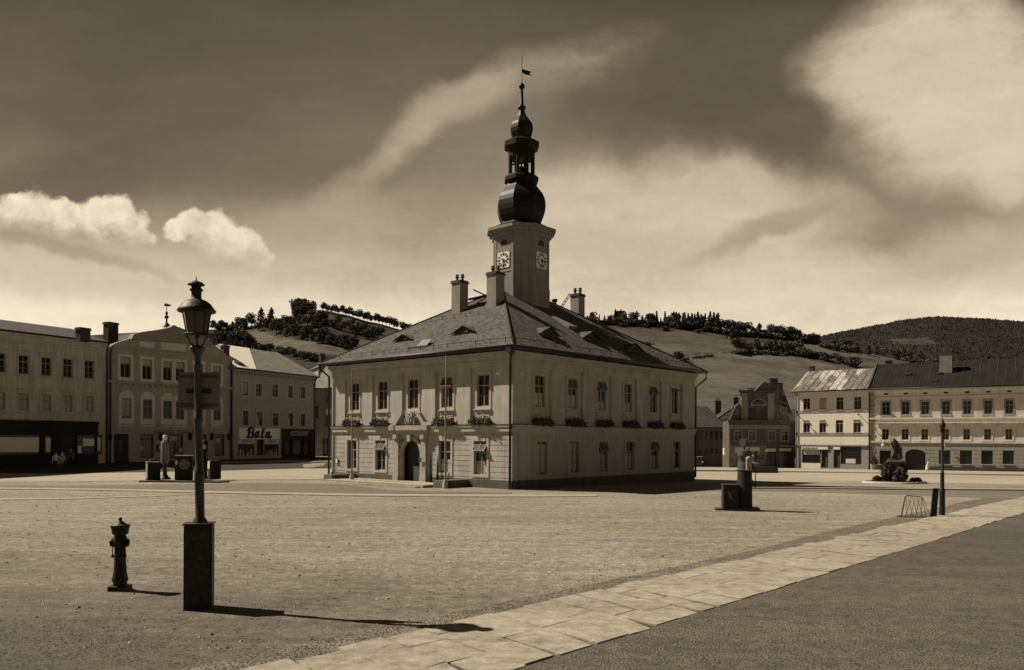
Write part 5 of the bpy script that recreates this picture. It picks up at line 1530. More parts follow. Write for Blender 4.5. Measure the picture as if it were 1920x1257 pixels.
for r_, xs_ in ((rG[0], (.15, .35, .55, .62, .8)), (rG[2], (.2, .4, .5, .7, .85))):
    for t in xs_:
        x = r_[0] + (r_[1] - r_[0]) * t; h_ = rnd.uniform(.25, .8)
        mb.box(x, x + rnd.uniform(.15, .35), .10, .115, r_[2] + .05, r_[2] + .05 + h_, 0); mb.cut()
mb.build_each('window_display', M['curtain'], E)
mb = MB(); sw_ = sp_r[1] - sp_r[0]
for s_ in (0, 1):
    for i in range(12):
        z = sp_r[3] - .35 - i * .28; x = sp_r[0] + .12 if s_ == 0 else sp_r[1] - .62
        if s_ == 0 and 5 < i < 10: continue
        if i % 3 == 0: mb.cut()
        mb.box(x, x + rnd.uniform(.35, .5), -.105, -.081, z - .10, z)
    mb.cut()
mb.build_each('price_list', M['board'], E)
c0 = F3.uz(390 + 642 * .2387, 600 + 912 * .2387); c1 = F3.uz(390 + 784 * .2387, 600 + 910 * .2387)
text_part('lettering', 'POTRAVINY', c0[0], c0[1], -.085, .85, M['lettergl'], E, shear=.25, offset=.004, width=c1[0] - c0[0], ext=.008)
mb = MB(); zc1 = F3.uz(500, 600 + 640 * .2387)[1]
mb.box(0, W, -.10, -.001, zc1 - .06, zc1 + .08); mb.box(-.05, W + .1, -.3, -.001, H - .16, H + .03)
k = .1
while k < W - .1: mb.box(k, k + .2, -.22, -.001, H - .48, H - .165); k += .42
mb.build('cornice', M['h3'], E)
rise = at(466.5, 654, 92.5).z - .72 - H - .1
rise = at(466.5, 654, 96.2).z - .72 - H - .12
mb = MB(); hip_roof(mb, -.45, W + .3, -.45, 11.45, H + .12, rise, .63, .12); rf_ = mb.build('roof', M['roofp'], E)
g = MB(); g.tube([(-.1, -.51, H + .06), (W + .2, -.51, H + .06)], .08, 6); g.build('gutter', M['gutter'], E)
ua = F3.uz(475, 690)[0]
Yq = F3.O.y + F3.d.y * 1.0 + 5.5 * F3.d.x
ub = .75
mb = MB()
def rp3(u, t, l=.02): return (u, -.45 + 5.95 * t, H + .12 + rise * t + l)
mb.add([rp3(-.4, 0), rp3(ua, 0), rp3(8.1, 1), rp3(3.35, 1)] + [rp3(-.4, 0, .06), rp3(ua, 0, .06), rp3(8.1, 1, .06), rp3(3.35, 1, .06)], [(4, 5, 6, 7), (0, 1, 5, 4), (1, 2, 6, 5), (2, 3, 7, 6), (3, 0, 4, 7)])
mb.build('sheet_metal_roof', M['white'], rf_)
mb = MB()
q_ = F3.uz(444, 600 + 352 * .2387)
mb.lathe([(.9, 0), (.7, .28), (0.1, .42)], 1.3, .9, 12); mb.v = [(v[0], v[1], v[2] + H + .5) for v in mb.v]; mb.build('eyebrow_dormer', M['metal'], rf_)
pipe(E, W - .2, H)

# ---- houses of the side street behind
O4 = P2(588, 104); F4 = Fac(O4, (1, -.12), 1.0); W = 5.2
E = empty('side_street_house', F4.origin(), F4.rz, 'narrow tall house with pale roof glimpsed between plain house and town hall', 'house')
H = F4.uz(600, 729)[1]
r4_ = [F4.rect(608, 618, 742, 756), F4.rect(591, 597, 762, 784), F4.rect(608, 618, 780, 800), F4.rect(605, 619, 822, 862)]
house_shell(E, W, 9, H, [(a, b, c, e_, None) for a, b, c, e_ in r4_] + [(1.5, 1.62, 0, H, -.05)], [M['h4']])
for r_ in r4_: window(E, I4, *r_, .15, sill=False)
hip(E, W, 9, H, 3.2, M['roofp'], 0, 0, gable=M['h4'])
mb = MB(); mb.box(1.7, 3.2, -.3, -.1, H - 3.3, H - 2.6); mb.build('sign', M['white'], E)
O5 = P2(596, 112); F5 = Fac(O5, (.8, .35), 1.0)
E = empty('gabled_back_house', F5.origin(), F5.rz, 'back house with small pale gable and dark chimney beside the town hall eave', 'house')
H = F5.uz(610, 690)[1]
house_shell(E, 7, 8, H, [], [M['h4']])
mb = MB(); z2 = F5.uz(628, 661)[1]
mb.add([(-.3, -.4, H), (7.3, -.4, H), (3.5, -.4, z2), (-.3, 8, H), (7.3, 8, H), (3.5, 8, z2)], [(0, 1, 2), (0, 2, 5, 3), (1, 4, 5, 2), (3, 5, 4)]); mb.build('roof', M['roofp'], E)
chimney(E, I4, .8, 1.5, H - 2, F5.uz(604, 664)[1], .6, .6, M['brick'], 0)

# ---- right of the town hall: low house, gabled house, white house, dark-roofed house
O6 = P2(1296, 128); F6 = Fac(O6, (1, -.10), -1.25); W = F6.uz(1357, 820)[0]
E = empty('low_house', F6.origin(), F6.rz, 'low two-storey house with dark tiled roof right behind the town hall', 'house')
H = F6.uz(1330, 801)[1]
rr = [F6.rect(*zb3(a, b, 757, 825)) for a, b in ((100, 122), (141, 164), (186, 208), (230, 252), (272, 293))] + [F6.rect(*zb3(a, b, 905, 950)) for a, b in ((90, 108), (141, 162), (188, 208), (230, 250))]
house_shell(E, W, 9, H, [(a, b, c, e_, None) for a, b, c, e_ in rr], [M['hlow']])
for r_ in rr: window(E, I4, *r_, .15, sill=False, transom=.6, fm=M['board'])
mb = MB(); zr = F6.uz(1320, 760)[1]; xr = F6.uz(1334, 760)[0]
mb.add([(-.3, -.4, H), (W + .3, -.4, H), (xr, 4.5, zr), (-.3, 4.5, zr), (-.3, 9.4, H), (W + .3, 9.4, H)], [(0, 1, 2, 3), (3, 2, 5, 4), (1, 5, 2), (0, 3, 4)]); mb.build('roof', M['roofd'], E)
pipe(E, F6.uz(1308, 830)[0], H)
O7 = P2(1347, 150); F7 = Fac(O7, (1, -.1), -1.6)
E = empty('rear_house', F7.origin(), F7.rz, 'rear house with pale gable wall and chimneys above the low house', 'house')
H = F7.uz(1358, 785)[1]; z2 = F7.uz(1388, 752)[1]; W = F7.uz(1392, 780)[0]
house_shell(E, W, 9, H, [], [M['hgabl']])
mb = MB(); mb.add([(-.3, -.3, H), (W, -.3, H), (W, -.3, z2), (-.3, 9, H), (W, 9, H), (W, 9, z2)], [(0, 1, 2), (0, 2, 5, 3), (3, 5, 4)]); mb.build('roof', M['roofd'], E)
mb = MB(); mb.add([(.1, -.32, H - .02), (W - .1, -.32, H - .02), (W - .1, -.32, z2 - .5)], [(0, 1, 2)]); mb.build('gable', M['h1'], E)
chimney(E, I4, W * .84, 3, H, F7.uz(1380, 746)[1], .9, .7, M['brick'], 1)
O8 = P2(1332, 165); E = empty('rear_chimney_house', (O8.x, O8.y, -1.8), 0, 'far rear house of which a roof and square chimney show over the low house', 'house')
z8 = at(1350, 778, 165).z + 1.8
house_shell(E, 5, 8, z8 - 1, [], [M['hgabl']]); hip(E, 5, 8, z8 - 1, 1.4, M['roofd'], 0, 0)
chimney(E, I4, 2.2, 3, z8 - 1, at(1350, 750, 165).z + 1.6, 1.2, .9, M['brick'], 2)

O9 = P2(1367, 118); F9 = Fac(O9, (1, .02), -1.08); W = F9.uz(1491, 820)[0]
E = empty('gabled_house', F9.origin(), F9.rz, 'dark weathered house with baroque scrolled gable and projecting cornice', 'house')
H = F9.uz(1420, 640 + 668 * .2228)[1]
rw = [F9.rect(*zb3(a, b, 757, 838)) for a, b in ((392, 452), (515, 566), (680, 731), (786, 842))]
rg = [F9.rect(*zb3(662, 738, 935, 1064)), F9.rect(*zb3(760, 878, 930, 1070)), F9.rect(*zb3(350, 384, 985, 1010)), F9.rect(*zb3(540, 640, 955, 1000))]
rc = [(0, F9.uz(1290 + 660 * .2228, 860)[0], -2, F9.uz(1400, 640 + 880 * .2228)[1], 0.0, 1), (0, F9.uz(1290 + 356 * .2228, 830)[0], -2, H - .3, -.06, 1)]
rc += [(a, b, c, e_, None) for a, b, c, e_ in rw + rg]
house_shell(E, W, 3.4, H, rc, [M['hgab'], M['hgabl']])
mb = MB(Matrix.Translation((3.0, 3.4, 0))); wall(mb, W - 3.0, H, [], zb=-1.8)
mb.T = Matrix.Translation((3.0, 11, 0)) @ Matrix.Rotation(R(-90), 4, 'Z'); wall(mb, 7.6, H, [], zb=-1.8); mb.build('rear_wall', M['hgab'], E, recalc=False)
for i, r_ in enumerate(rw): window(E, I4, *r_, .16, casing=.16, cm=M['hgabl'], sill=False, bars=())
window(E, I4, *rg[0], .18, cols=2, transom=None, sill=False, fm=M['woodd']); window(E, I4, *rg[1], .18, cols=1, transom=.92, sill=False, fm=M['woodd'], gm=M['glassg'])
window(E, I4, *rg[2], .1, sill=False); window(E, I4, *rg[3], .1, cols=3, sill=False)
mb = MB(); a, b, c, e_ = F9.rect(*zb3(350, 855, 705, 741)); mb.box(a, b, -.06, -.001, c, e_); mb.build('frieze', M['hgabl'], E)
mb = MB(); mb.box(-.3, W + .1, -.6, -.001, H - .25, H + .05); mb.box(-.2, W, -.4, -.001, H - .6, H - .255); mb.build('cornice', M['hgab'], E)
mb = MB()
for q_ in ((395, 600, 893, 940), (662, 738, 903, 930), (765, 868, 902, 926)):
    a, b, c, e_ = F9.rect(*zb3(*q_)); mb.box(a, b, -.12, -.001, c, e_); mb.cut()
mb.build_each('shop_sign', M['cloth'], E)
mb = MB(); a, b, c, e_ = F9.rect(*zb3(755, 890, 878, 886)); mb.box(a, b + .2, -.9, -.001, c, e_ + .02); mb.build('canopy', M['hgabl'], E)
mb = MB(); u, z = F9.uz(1290 + 652 * .2228, 640 + 918 * .2228); mb.lathe([(.05, z - .28), (.26, z - .12), (.28, z + .1), (.08, z + .28)], u, -.5, 10); mb.build('wall_lamp', M['globe'], E)
mb = MB(); u, z = F9.uz(1290 + 296 * .2228, 640 + 928 * .2228); mb.box(u - .12, u + .12, -.9, -.3, z - .5, z + .5); mb.box(u + .25, u + .75, -.25, -.2, z - .15, z + .15); mb.build('projecting_sign', M['globe'], E)
def g9(x, y): return F9.uz(1290 + x * .2228, 640 + y * .2228)
def arcp(a, b, n, bulge):  # concave/convex curve between two facade points
    out = []
    for i in range(n + 1):
        t = i / n; out.append((a[0] + (b[0] - a[0]) * t, a[1] + (b[1] - a[1]) * (t + bulge * math.sin(math.pi * t))))
    return out
mb = MB()
xl0, xl1, xr0, xr1 = g9(356, 660)[0], g9(445, 660)[0], g9(752, 660)[0], g9(858, 660)[0]
zt = g9(440, 430)[1]; zs2 = g9(430, 530)[1]; z3 = g9(345, 590)[1]
mb.extr([(xl1, H + .05), (xr0, H + .05), (xr0, zt), (xl1, zt)], .02, .5)
mb.extr([(xl0, H + .05), (xl1 - .002, H + .05), (xl1 - .002, zs2)] + [(xl1 - (xl1 - xl0) * t, zs2 - (zs2 - H) * (t ** 2.2) * .95 + .12 * math.sin(3.14 * t)) for t in (.2, .4, .55, .7, .82, .92, .98)], .04, .45)
mb.extr([(xr1, H + .05)] + [(xr0 + (xr1 - xr0) * t, zs2 - (zs2 - H) * (t ** 2.2) * .95 + .12 * math.sin(3.14 * t)) for t in (.98, .92, .82, .7, .55, .4, .2)] + [(xr0 + .002, zs2), (xr0 + .002, H + .05)], .04, .45)
gb = mb.build('gable', M['hgab'], E)
mb = MB()
for (a, b) in ((447, 500), (668, 722)):
    x0_, x1_ = g9(a, 600)[0], g9(b, 600)[0]; mb.box(x0_, x1_, -.14, .019, H + .06, zt - .35); mb.box(x0_ - .08, x1_ + .08, -.2, .018, zt - .35, zt - .1)
x0_, x1_ = g9(527, 600)[0], g9(662, 600)[0]; za, zb_ = g9(0, 528)[1], g9(0, 480)[1]; xc = (x0_ + x1_) / 2; hw2 = (x1_ - x0_) / 2
n = 12
for i in range(n):
    t0, t1 = math.pi * i / n, math.pi * (i + 1) / n
    mb.extr([(xc + hw2 * math.cos(t0) * f_, za + (zb_ - za) * math.sin(t0) * f_) for f_ in (.82, 1)] + [(xc + hw2 * math.cos(t1) * f_, za + (zb_ - za) * math.sin(t1) * f_) for f_ in (1, .82)], -.08, .019)
mb.box(x0_, x1_, -.08, .017, za - .22, za - .0)
for cx_, cz_ in ((g9(392, 590)), (g9(802, 580))):
    for i in range(14):
        t0, t1 = 6.283 * i / 14, 6.283 * (i + 1) / 14
        mb.extr([(cx_ + .55 * math.cos(t0), cz_ + .42 * math.sin(t0)), (cx_ + .40 * math.cos(t0), cz_ + .30 * math.sin(t0)), (cx_ + .40 * math.cos(t1), cz_ + .30 * math.sin(t1)), (cx_ + .55 * math.cos(t1), cz_ + .42 * math.sin(t1))], -.04, .038)
mb.build('pilaster', M['hgabl'], gb)
for (a, b) in ((515, 568), (612, 665)):
    r_ = F9.rect(*zb3(a, b, 566, 650)); window(gb, I4, r_[0], r_[1], r_[2], r_[3], .015, sill=False, bars=(), fm=M['board'])
mb = MB(); u, z = g9(592, 500); mb.lathe([(.02, -.01), (.28, 0), (.02, .01)], 0, 0, 10)
mb.v = [(u + x, -.02 + zz, z + y) for x, y, zz in mb.v]; mb.build('round_opening', M['metal'], gb)
mb = MB()
mb.box(xl1 - .5, xr0 + .4, -.45, .55, zt, zt + .28)
pe = [g9(560, 412), g9(585, 392), g9(612, 360), g9(640, 344), g9(680, 352), g9(740, 372)]
mb.extr([(pe[0][0], zt + .28)] + [(u, z) for u, z in pe[1:]] + [(pe[-1][0], zt + .28)], -.2, .55)
mb.build('gable_cornice', M['hgab'], gb)
mb = MB(); zr = g9(800, 372)[1]
ms = (xl1 + xr0) / 2
mb.add([(3.0, .5, H + .05), (W + .1, .5, H + .05), (W + .1, 5.5, zr), (ms, 5.5, zr), (3.0, 11, H), (W + .1, 11, H)], [(0, 1, 2, 3), (3, 2, 5, 4), (0, 3, 4), (1, 5, 2)]); mb.add([(-.1, .4, H + .03), (3.1, .4, H + .03), (3.1, 3.5, H + .5), (-.1, 3.5, H + .03)], [(0, 1, 2), (0, 2, 3)]); rf_ = mb.build('roof', M['roofd'], E)
u0, u1 = g9(735, 400)[0], g9(810, 400)[0]; chimney(E, I4, (u0 + u1) / 2, 3.0, H + 2, F9.uz(1462, 640 + 330 * .2228)[1] + .3, (u1 - u0) * .9, 1.0, M['brick'], 0)
u0, u1 = g9(815, 400)[0], g9(860, 400)[0]; chimney(E, I4, (u0 + u1) / 2 + .2, 4.0, H + 2, F9.uz(1475, 640 + 352 * .2228)[1] + .1, (u1 - u0) * .9, 1.0, M['brick'], 0)
pipe(E, W - .15, H)

dW = Vector((.7514, -.6598))
OA = P2(1491.5, 115); FA = Fac(OA, dW, -1.0); W = FA.uz(1628.5, 800)[0]
E = empty('white_house', FA.origin(), FA.rz, 'bright white three-storey house with patchy metal roof and dark shop openings', 'house')
H = FA.uz(1493, 640 + 428 * .2228)[1]
rt = [FA.rect(*zb3(a, b, c, e_)) for a, b, c, e_ in ((970, 1027, 482, 578), (1107, 1165, 478, 578), (1247, 1307, 472, 578), (1396, 1458, 468, 577))]
rm = [FA.rect(*zb3(a, b, c, e_)) for a, b, c, e_ in ((970, 1025, 668, 768), (1105, 1160, 666, 769), (1243, 1305, 664, 770), (1391, 1455, 662, 769))]
rg = [FA.rect(*zb3(960, 1115, 914, 1026)), FA.rect(*zb3(1122, 1178, 914, 1064)), FA.rect(*zb3(1224, 1280, 914, 1066)), FA.rect(*zb3(1284, 1458, 886, 1036))]
zb_lo = FA.uz(1560, 640 + 880 * .2228)[1]
z_a, z_b = FA.uz(1560, 640 + 580 * .2228)[1], FA.uz(1560, 640 + 598 * .2228)[1]
z_c, z_d = FA.uz(1560, 640 + 772 * .2228)[1], FA.uz(1560, 640 + 790 * .2228)[1]
rc = [(0, W, -2.5, zb_lo, .06, 1)] + [(a, b, c, e_, None) for a, b, c, e_ in rt + rm + rg]
rc.insert(1, (FA.uz(1290 + 955 * .2228, 870)[0], FA.uz(1290 + 1115 * .2228, 870)[0], -.2, FA.uz(1520, 640 + 1026 * .2228)[1], .0, 0))
house_shell(E, W, 10, H, rc, [M['hwh'], M['hwd']])
for i, r_ in enumerate(rt): window(E, I4, *r_, .18, bars=(), casing=0, sill=True, transom=.74, curtain=(.05, .95, 0, .9) if i in (1,) else None, gm=M['glass'])
for i, r_ in enumerate(rm): window(E, I4, *r_, .18, bars=(), casing=0, sill=True, transom=.72, sash=40 if i in (0, 1, 3) else None)
window(E, I4, *rg[0], .16, cols=1, transom=.62, sill=False, fm=M['woodd'], curtain=(.06, .94, .62, .97), gm=M['glass'])
for q in (1, 2):
    r_ = rg[q]; mb = MB(); mb.box(r_[0], r_[1], .3, .34, 0, r_[3]); mb.box(r_[0] + .35, r_[1] - .2, .28, .299, 1.1, 1.9, 1); mb.box(r_[0] + .35, r_[1] - .2, .28, .299, .3, .95, 1); mb.build('shop_door', [M['woodd'], M['board']], E)
w_ = window(E, I4, *rg[3], .16, cols=1, transom=.68, sill=False, fm=M['woodd'])
a, b, c, e_ = FA.rect(*zb3(1326, 1408, 990, 1029)); mb = MB(); mb.box(a, b, .08, .10, c, e_); mb.build('poster', M['cloth'], w_)
text_part('lettering', 'ODĚVY', FA.rect(*zb3(1340, 1400, 940, 950))[0], FA.rect(*zb3(1340, 1400, 935, 950))[2], .09, .45, M['board'], w_, width=1.3) if False else None
mb = MB(); mb.box(0, W, -.07, -.001, z_b, z_a); mb.box(0, W, -.09, -.001, z_d, z_c); mb.box(0, W, -.14, -.001, zb_lo - .02, zb_lo + .14)
mb.build('string_course', M['hwd'], E)
mb = MB(); a, b, c, e_ = FA.rect(*zb3(957, 1178, 888, 911)); mb.box(a, b, -.12, .059, c, e_); a, b, c, e_ = FA.rect(*zb3(1224, 1281, 890, 912)); mb.box(a, b, -.12, .059, c, e_); fs = mb.build('shop_fascia', M['hwh'], E)
a, b, c, e_ = FA.rect(*zb3(965, 1105, 891, 909))
mb = MB(); k = a
while k < b - .2:      # worn, unreadable lettering
    w2 = rnd.uniform(.10, .22); mb.box(k, k + w2, -.14, -.121, c + .06, e_ - rnd.uniform(.04, .12)); k += w2 + rnd.uniform(.05, .12)
mb.build('worn_lettering', M['board'], fs)
mb = MB()
for x_, y_ in ((950, 634), (1461, 630)):
    u, z = FA.uz(1290 + x_ * .2228, 640 + y_ * .2228); mb.tube([(u, 0, z - .15), (u - .1, -.9, z + .15)], .04, 6); mb.lathe([(.05, z + .1), (.16, z + .2), (.05, z + .3)], u - .1, -.9, 8); mb.cut()
mb.build_each('flag_holder', M['iron'], E)
mb = MB()
u_r0, z_r = FA.uz(1538, 640 + 236 * .2228)
# ridge height from its place 5.3 m behind the facade
Yr = FA.O.y + FA.d.y * 8 + 5.4 * FA.d.x; zr = HC + (HY + RO * 600 - 694) / F * Yr - FA.z0
rise = zr - H
hip_roof(mb, -.25, W + .02, -.92, 10.92, H + .04, rise * 1.05, 0.0, 0.0)
def patch_mat():
    m = mat('patchy_sheet_roof', .16, rough=.5, var=.25, scale=.8, bump=0)
    t = m.node_tree; N = t.nodes; K = t.links; b = N['Principled BSDF']
    tcn = N.new('ShaderNodeTexCoord'); mp = N.new('ShaderNodeMapping'); K.new(tcn.outputs['Object'], mp.inputs[0]); mp.inputs['Scale'].default_value = (1.35, .35, .45)
    vo = N.new('ShaderNodeTexVoronoi'); vo.distance = 'CHEBYCHEV'; K.new(mp.outputs[0], vo.inputs['Vector']); vo.inputs['Scale'].default_value = .75; vo.inputs['Randomness'].default_value = .75
    sx = N.new('ShaderNodeSeparateColor'); K.new(vo.outputs['Color'], sx.inputs[0])
    r = N.new('ShaderNodeMapRange'); K.new(sx.outputs[0], r.inputs[0]); r.inputs[1].default_value = .58; r.inputs[2].default_value = .75; r.inputs[3].default_value = 1.0; r.inputs[4].default_value = 2.7
    n = N.new('ShaderNodeTexNoise'); K.new(tcn.outputs['Object'], n.inputs['Vector']); n.inputs['Scale'].default_value = 2.6; n.inputs['Detail'].default_value = 6
    r2 = N.new('ShaderNodeMapRange'); K.new(n.outputs[0], r2.inputs[0]); r2.inputs[1].default_value = .35; r2.inputs[2].default_value = .6; r2.inputs[3].default_value = .55; r2.inputs[4].default_value = 1.1
    mu = N.new('ShaderNodeMath'); mu.operation = 'MULTIPLY'; K.new(r.outputs[0], mu.inputs[0]); K.new(r2.outputs[0], mu.inputs[1])
    src = b.inputs['Base Color'].links[0].from_socket
    s = N.new('ShaderNodeVectorMath'); s.operation = 'SCALE'; K.new(src, s.inputs[0]); K.new(mu.outputs[0], s.inputs['Scale']); K.new(s.outputs[0], b.inputs['Base Color'])
    return m
M['patch'] = patch_mat()
rf_ = mb.build('roof', M['patch'], E)
mb = MB(); k = .1; sl_ = rise / 5.5
while k < W: mb.tube([(k, -.9, H + .07), (k, 5.0, H + .07 + rise * 1.05)], .035, 4); k += .95
mb.build('standing_seam', M['brick'], rf_)
g = MB(); g.tube([(-.3, -.98, H - .02), (W, -.98, H - .02)], .09, 6); g.build('gutter', M['gutter'], E)
g = MB(); g.add([(.0, 0, H), (.0, 10, H), (.0, 5, zr)], [(0, 1, 2)]); g.build('gable', M['hwd'], E, recalc=False)
l_ = Matrix.Rotation(-FA.rz, 4, 'Z') @ Vector((P2(1522, 121).x - FA.O.x, 121 - FA.O.y, 0))
chimney(E, I4, l_.x, l_.y, H + 1, at(1522, 689, 121).z + 1.0, .6, .6, M['brick'], 0)
pipe(E, .15, H); 

dR = Vector((-(-1300 - CX) / F, -1.0)).normalized()
OB = P2(1629.5, OA.y + dW.y * W); FB = Fac(OB, dR, -1.0); W = FB.uz(1990, 800)[0]
E = empty('dark_roofed_house', FB.origin(), FB.rz, 'long stuccoed three-storey house with steep dark roof and arched gateway', 'house')
H = FB.uz(1640, 640 + 406 * .2228)[1]
tx_ = [780, 945, 1110, 1285, 1463, 1640, 1818, 1996, 2174]
rt = [FB.rect(*zb4(a, a + 65, 512 - i * 3, 616 - i)) for i, a in enumerate(tx_)]
rm = [FB.rect(*zb4(a, a + 58, 739, 829)) for i, a in enumerate(tx_)]
ov_ = [FB.rect(*zb4(a + 16, a + 52, 438 - i * 4, 453 - i * 4)) for i, a in enumerate(tx_)]
gw = [FB.rect(*zb4(a, b, 920, 1036)) for a, b in ((760, 856), (1258, 1355), (1435, 1537), (1615, 1712), (1795, 1890), (1975, 2070))]
ar = FB.rect(*zb4(975, 1146, 910, 1082)); ar = (ar[0], ar[1], 0, ar[3])
zbr = FB.uz(1700, 640 + 1050 * .2228)[1]; zs1 = FB.uz(1700, 640 + 850 * .2228)[1]; zs0 = FB.uz(1700, 640 + 648 * .2228)[1]
rc = [(0, W, -2.5, zs1, .0, 1), (0, W, -2.5, max(.55, zbr), -.06, 2)]
z = .9
while z < zs1 - .3: rc.append((0, W, z, z + .05, .04, 1)); z += .48
for r_ in rt: rc.append((r_[0] - .35, r_[1] + .35, r_[2] - .1, r_[3] + .3, .0))
rc += [(a, b, c, e_, None) for a, b, c, e_ in rt + rm + gw + [ar]] + [(a, b, c, e_, .15, 2) for a, b, c, e_ in ov_]
house_shell(E, W, 11, H, rc, [M['hr'], M['hrd'], M['brick']])
for i, r_ in enumerate(rt): window(E, I4, *r_, .18, bars=(.5,), casing=.16, cm=M['hrd'], sill=True, sw=.2, hood=False)
for i, r_ in enumerate(rm): window(E, I4, *r_, .18, bars=(), casing=.2, cm=M['hr'], sill=True, transom=.6)
for r_ in gw: window(E, I4, *r_, .2, cols=1, transom=.82, sill=True, fm=M['woodd'])
mb = MB(); mb.box(ar[0], ar[1], .45, .5, -.5, ar[3]); mb.build('gate', M['metal'], E)
mb = MB(); xc = (ar[0] + ar[1]) / 2; hw2 = (ar[1] - ar[0]) / 2; zsp = ar[3] - hw2 * .55
n = 14
for i in range(n):     # arched top of the gateway fills the square corners
    t0, t1 = math.pi * i / n, math.pi * (i + 1) / n
    a0 = (xc + hw2 * math.cos(t0), zsp + (ar[3] - zsp) * math.sin(t0)); a1 = (xc + hw2 * math.cos(t1), zsp + (ar[3] - zsp) * math.sin(t1))
    mb.extr([a0, (a0[0], ar[3] + .12), (a1[0], ar[3] + .12), a1], -.03, .3)
mb.build('gate_arch', M['hrd'], E)
mb = MB(); mb.box(0, W, -.18, -.001, zs0 - .12, zs0 + .10); mb.box(0, W, -.12, -.001, zs1 - .1, zs1 + .16); mb.box(-.05, W, -.42, -.001, H - .28, H + .03)
zz = FB.uz(1700, 640 + 470 * .2228)[1]; mb.box(0, W, -.08, -.001, zz - .05, zz + .06)
for i in range(len(rt)):
    r_ = rt[i]; c_ = (r_[0] + r_[1]) / 2
    mb.box(c_ - 1.15, c_ + 1.15, -.46, -.002, rm[i][3] + .75, rm[i][3] + .92)
    mb.box(c_ - 1.0, c_ - .8, -.24, -.003, rm[i][3] + .35, rm[i][3] + .745); mb.box(c_ + .8, c_ + 1.0, -.24, -.003, rm[i][3] + .35, rm[i][3] + .745)
mb.build('moulding', M['hr'], E)
mb = MB(); z = 1.0
while z < H - .6: mb.box(.15, .75 if int(z * 2) % 2 else .6, -.05, -.001, z, z + .42); z += .5
mb.build('quoins', M['hrd'], E)
zr = HC + (HY + RO * 800 - 681) / F * (FB.O.y - 12 * .4 + 5) + 1.0
mb = MB(); rise = zr - H; hip_roof(mb, .0, W, -.62, 11.6, H + .04, rise * 1.04, 0, 0)
rf_ = mb.build('roof', mat('dark_sheet_roof', .018, rough=.8, var=.35, scale=.7, bump=0, spec=.08), E)
mb = MB(); k = .3
while k < W: mb.tube([(k, -.6, H + .07), (k, 5.45, H + .07 + rise * 1.04)], .03, 4); k += .95
mb.build('standing_seam', M['brick'], rf_)
mb = MB(); mb.tube([(-.02, -.62, H + .10), (-.02, 5.5, H + .10 + rise * 1.04)], .16, 5); mb.build('verge', M['brick'], rf_)
l_ = Matrix.Rotation(-FB.rz, 4, 'Z') @ Vector((P2(1773, 106).x - FB.O.x, 106 - FB.O.y, 0))
chimney(E, I4, l_.x, l_.y, H + 2, at(1773, 664.5, 108).z + .8, 1.45, .9, M['hgabl'], 0)
l_ = Matrix.Rotation(-FB.rz, 4, 'Z') @ Vector((P2(1663, 115).x - FB.O.x, 115 - FB.O.y, 0))
chimney(E, I4, l_.x + .2, l_.y, H + 2, at(1663, 676, 115).z + .8, .8, .8, M['brick'], 0)
mb = MB()
for (x_, y_) in ((1690, 702), (1749, 700), (1744, 716)):
    u, z = FB.uz(x_, y_); mb.box(u, u + .8, (z - H) * 5.5 / rise - .6, (z - H) * 5.5 / rise - .3, z + .1, z + .3); mb.cut()
mb.build_each('roof_hatch', M['board'], rf_)
g = MB(); g.tube([(-.05, -.69, H - .02), (W, -.69, H - .02)], .09, 6); g.build('gutter', M['gutter'], E)
pipe(E, .05, H)
mb = MB()
for x_, y_ in ((1656.7, 835), (1771, 836)):
    u, z = FB.uz(x_, y_); mb.tube([(u, 0, z + .5), (u, -.55, z + .5), (u, -.55, z + .2)], .03, 5); mb.lathe([(.05, z - .22), (.2, z - .08), (.2, z + .08), (.05, z + .22)], u, -.55, 10); mb.cut()
mb.build_each('wall_lamp', M['globe'], E)
# ------------------------------------------------------------------ street furniture
# ---- gas lamp in the foreground
gp_ = ground(373, 1140); kx = gp_.y / F
def zy(y, Y=None, x=373): return HC + (HY + RO * (x - CX) - y) / F * (Y or gp_.y)
E = empty('street_lamp', gp_, 0, 'tall gas lantern on iron post rising from a dark cabinet in the foreground', 'street lamp')
TL = Matrix.Rotation(R(-1.15), 4, 'Z') if False else Matrix.Translation((.0, 0, 0)) @ Matrix(((1, 0, math.tan(R(-1.2)), .045), (0, 1, 0, 0), (0, 0, 1, 0), (0, 0, 0, 1)))
hb = zy(980)
mb = MB(Matrix.Rotation(R(14), 4, 'Z'))
mb.box(-.235, .235, -.20, .20, -.03, hb - .03)
cab = mb.build('base_cabinet', M['ironp'] if False else M['iron'], E, bevel=.02)
mb = MB(Matrix.Rotation(R(14), 4, 'Z')); mb.box(-.25, .25, -.215, .215, hb - .03, hb); mb.build('lid', M['ironp'], cab, bevel=.006)
mb = MB(Matrix.Rotation(R(14), 4, 'Z')); mb.box(-.205, .205, -.212, -.2005, .08, hb - .12)
mb.lathe([(.012, hb * .62), (.012, hb * .64)], .10, -.215, 8); mb.build('cabinet_door', mat('peeling_paint', .028, rough=.7, var=.7, scale=9, bump=.7, bscale=60), cab)
mb = MB(TL)
P_ = [(.13, hb + .0), (.12, hb + .04), (.078, hb + .10), (.078, zy(906)), (.088, zy(904)), (.088, zy(884)), (.066, zy(880)), (.066, zy(793)), (.082, zy(790)), (.082, zy(784)), (.062, zy(780)),
      (.060, zy(690)), (.072, zy(688)), (.072, zy(684)), (.062, zy(681)), (.060, zy(668)), (.09, zy(662)), (.135, zy(655)), (.135, zy(651)), (.06, zy(648))]
mb.lathe(P_, 0, 0, 16); post = mb.build('post', M['ironp'], E)
mb = MB(TL)
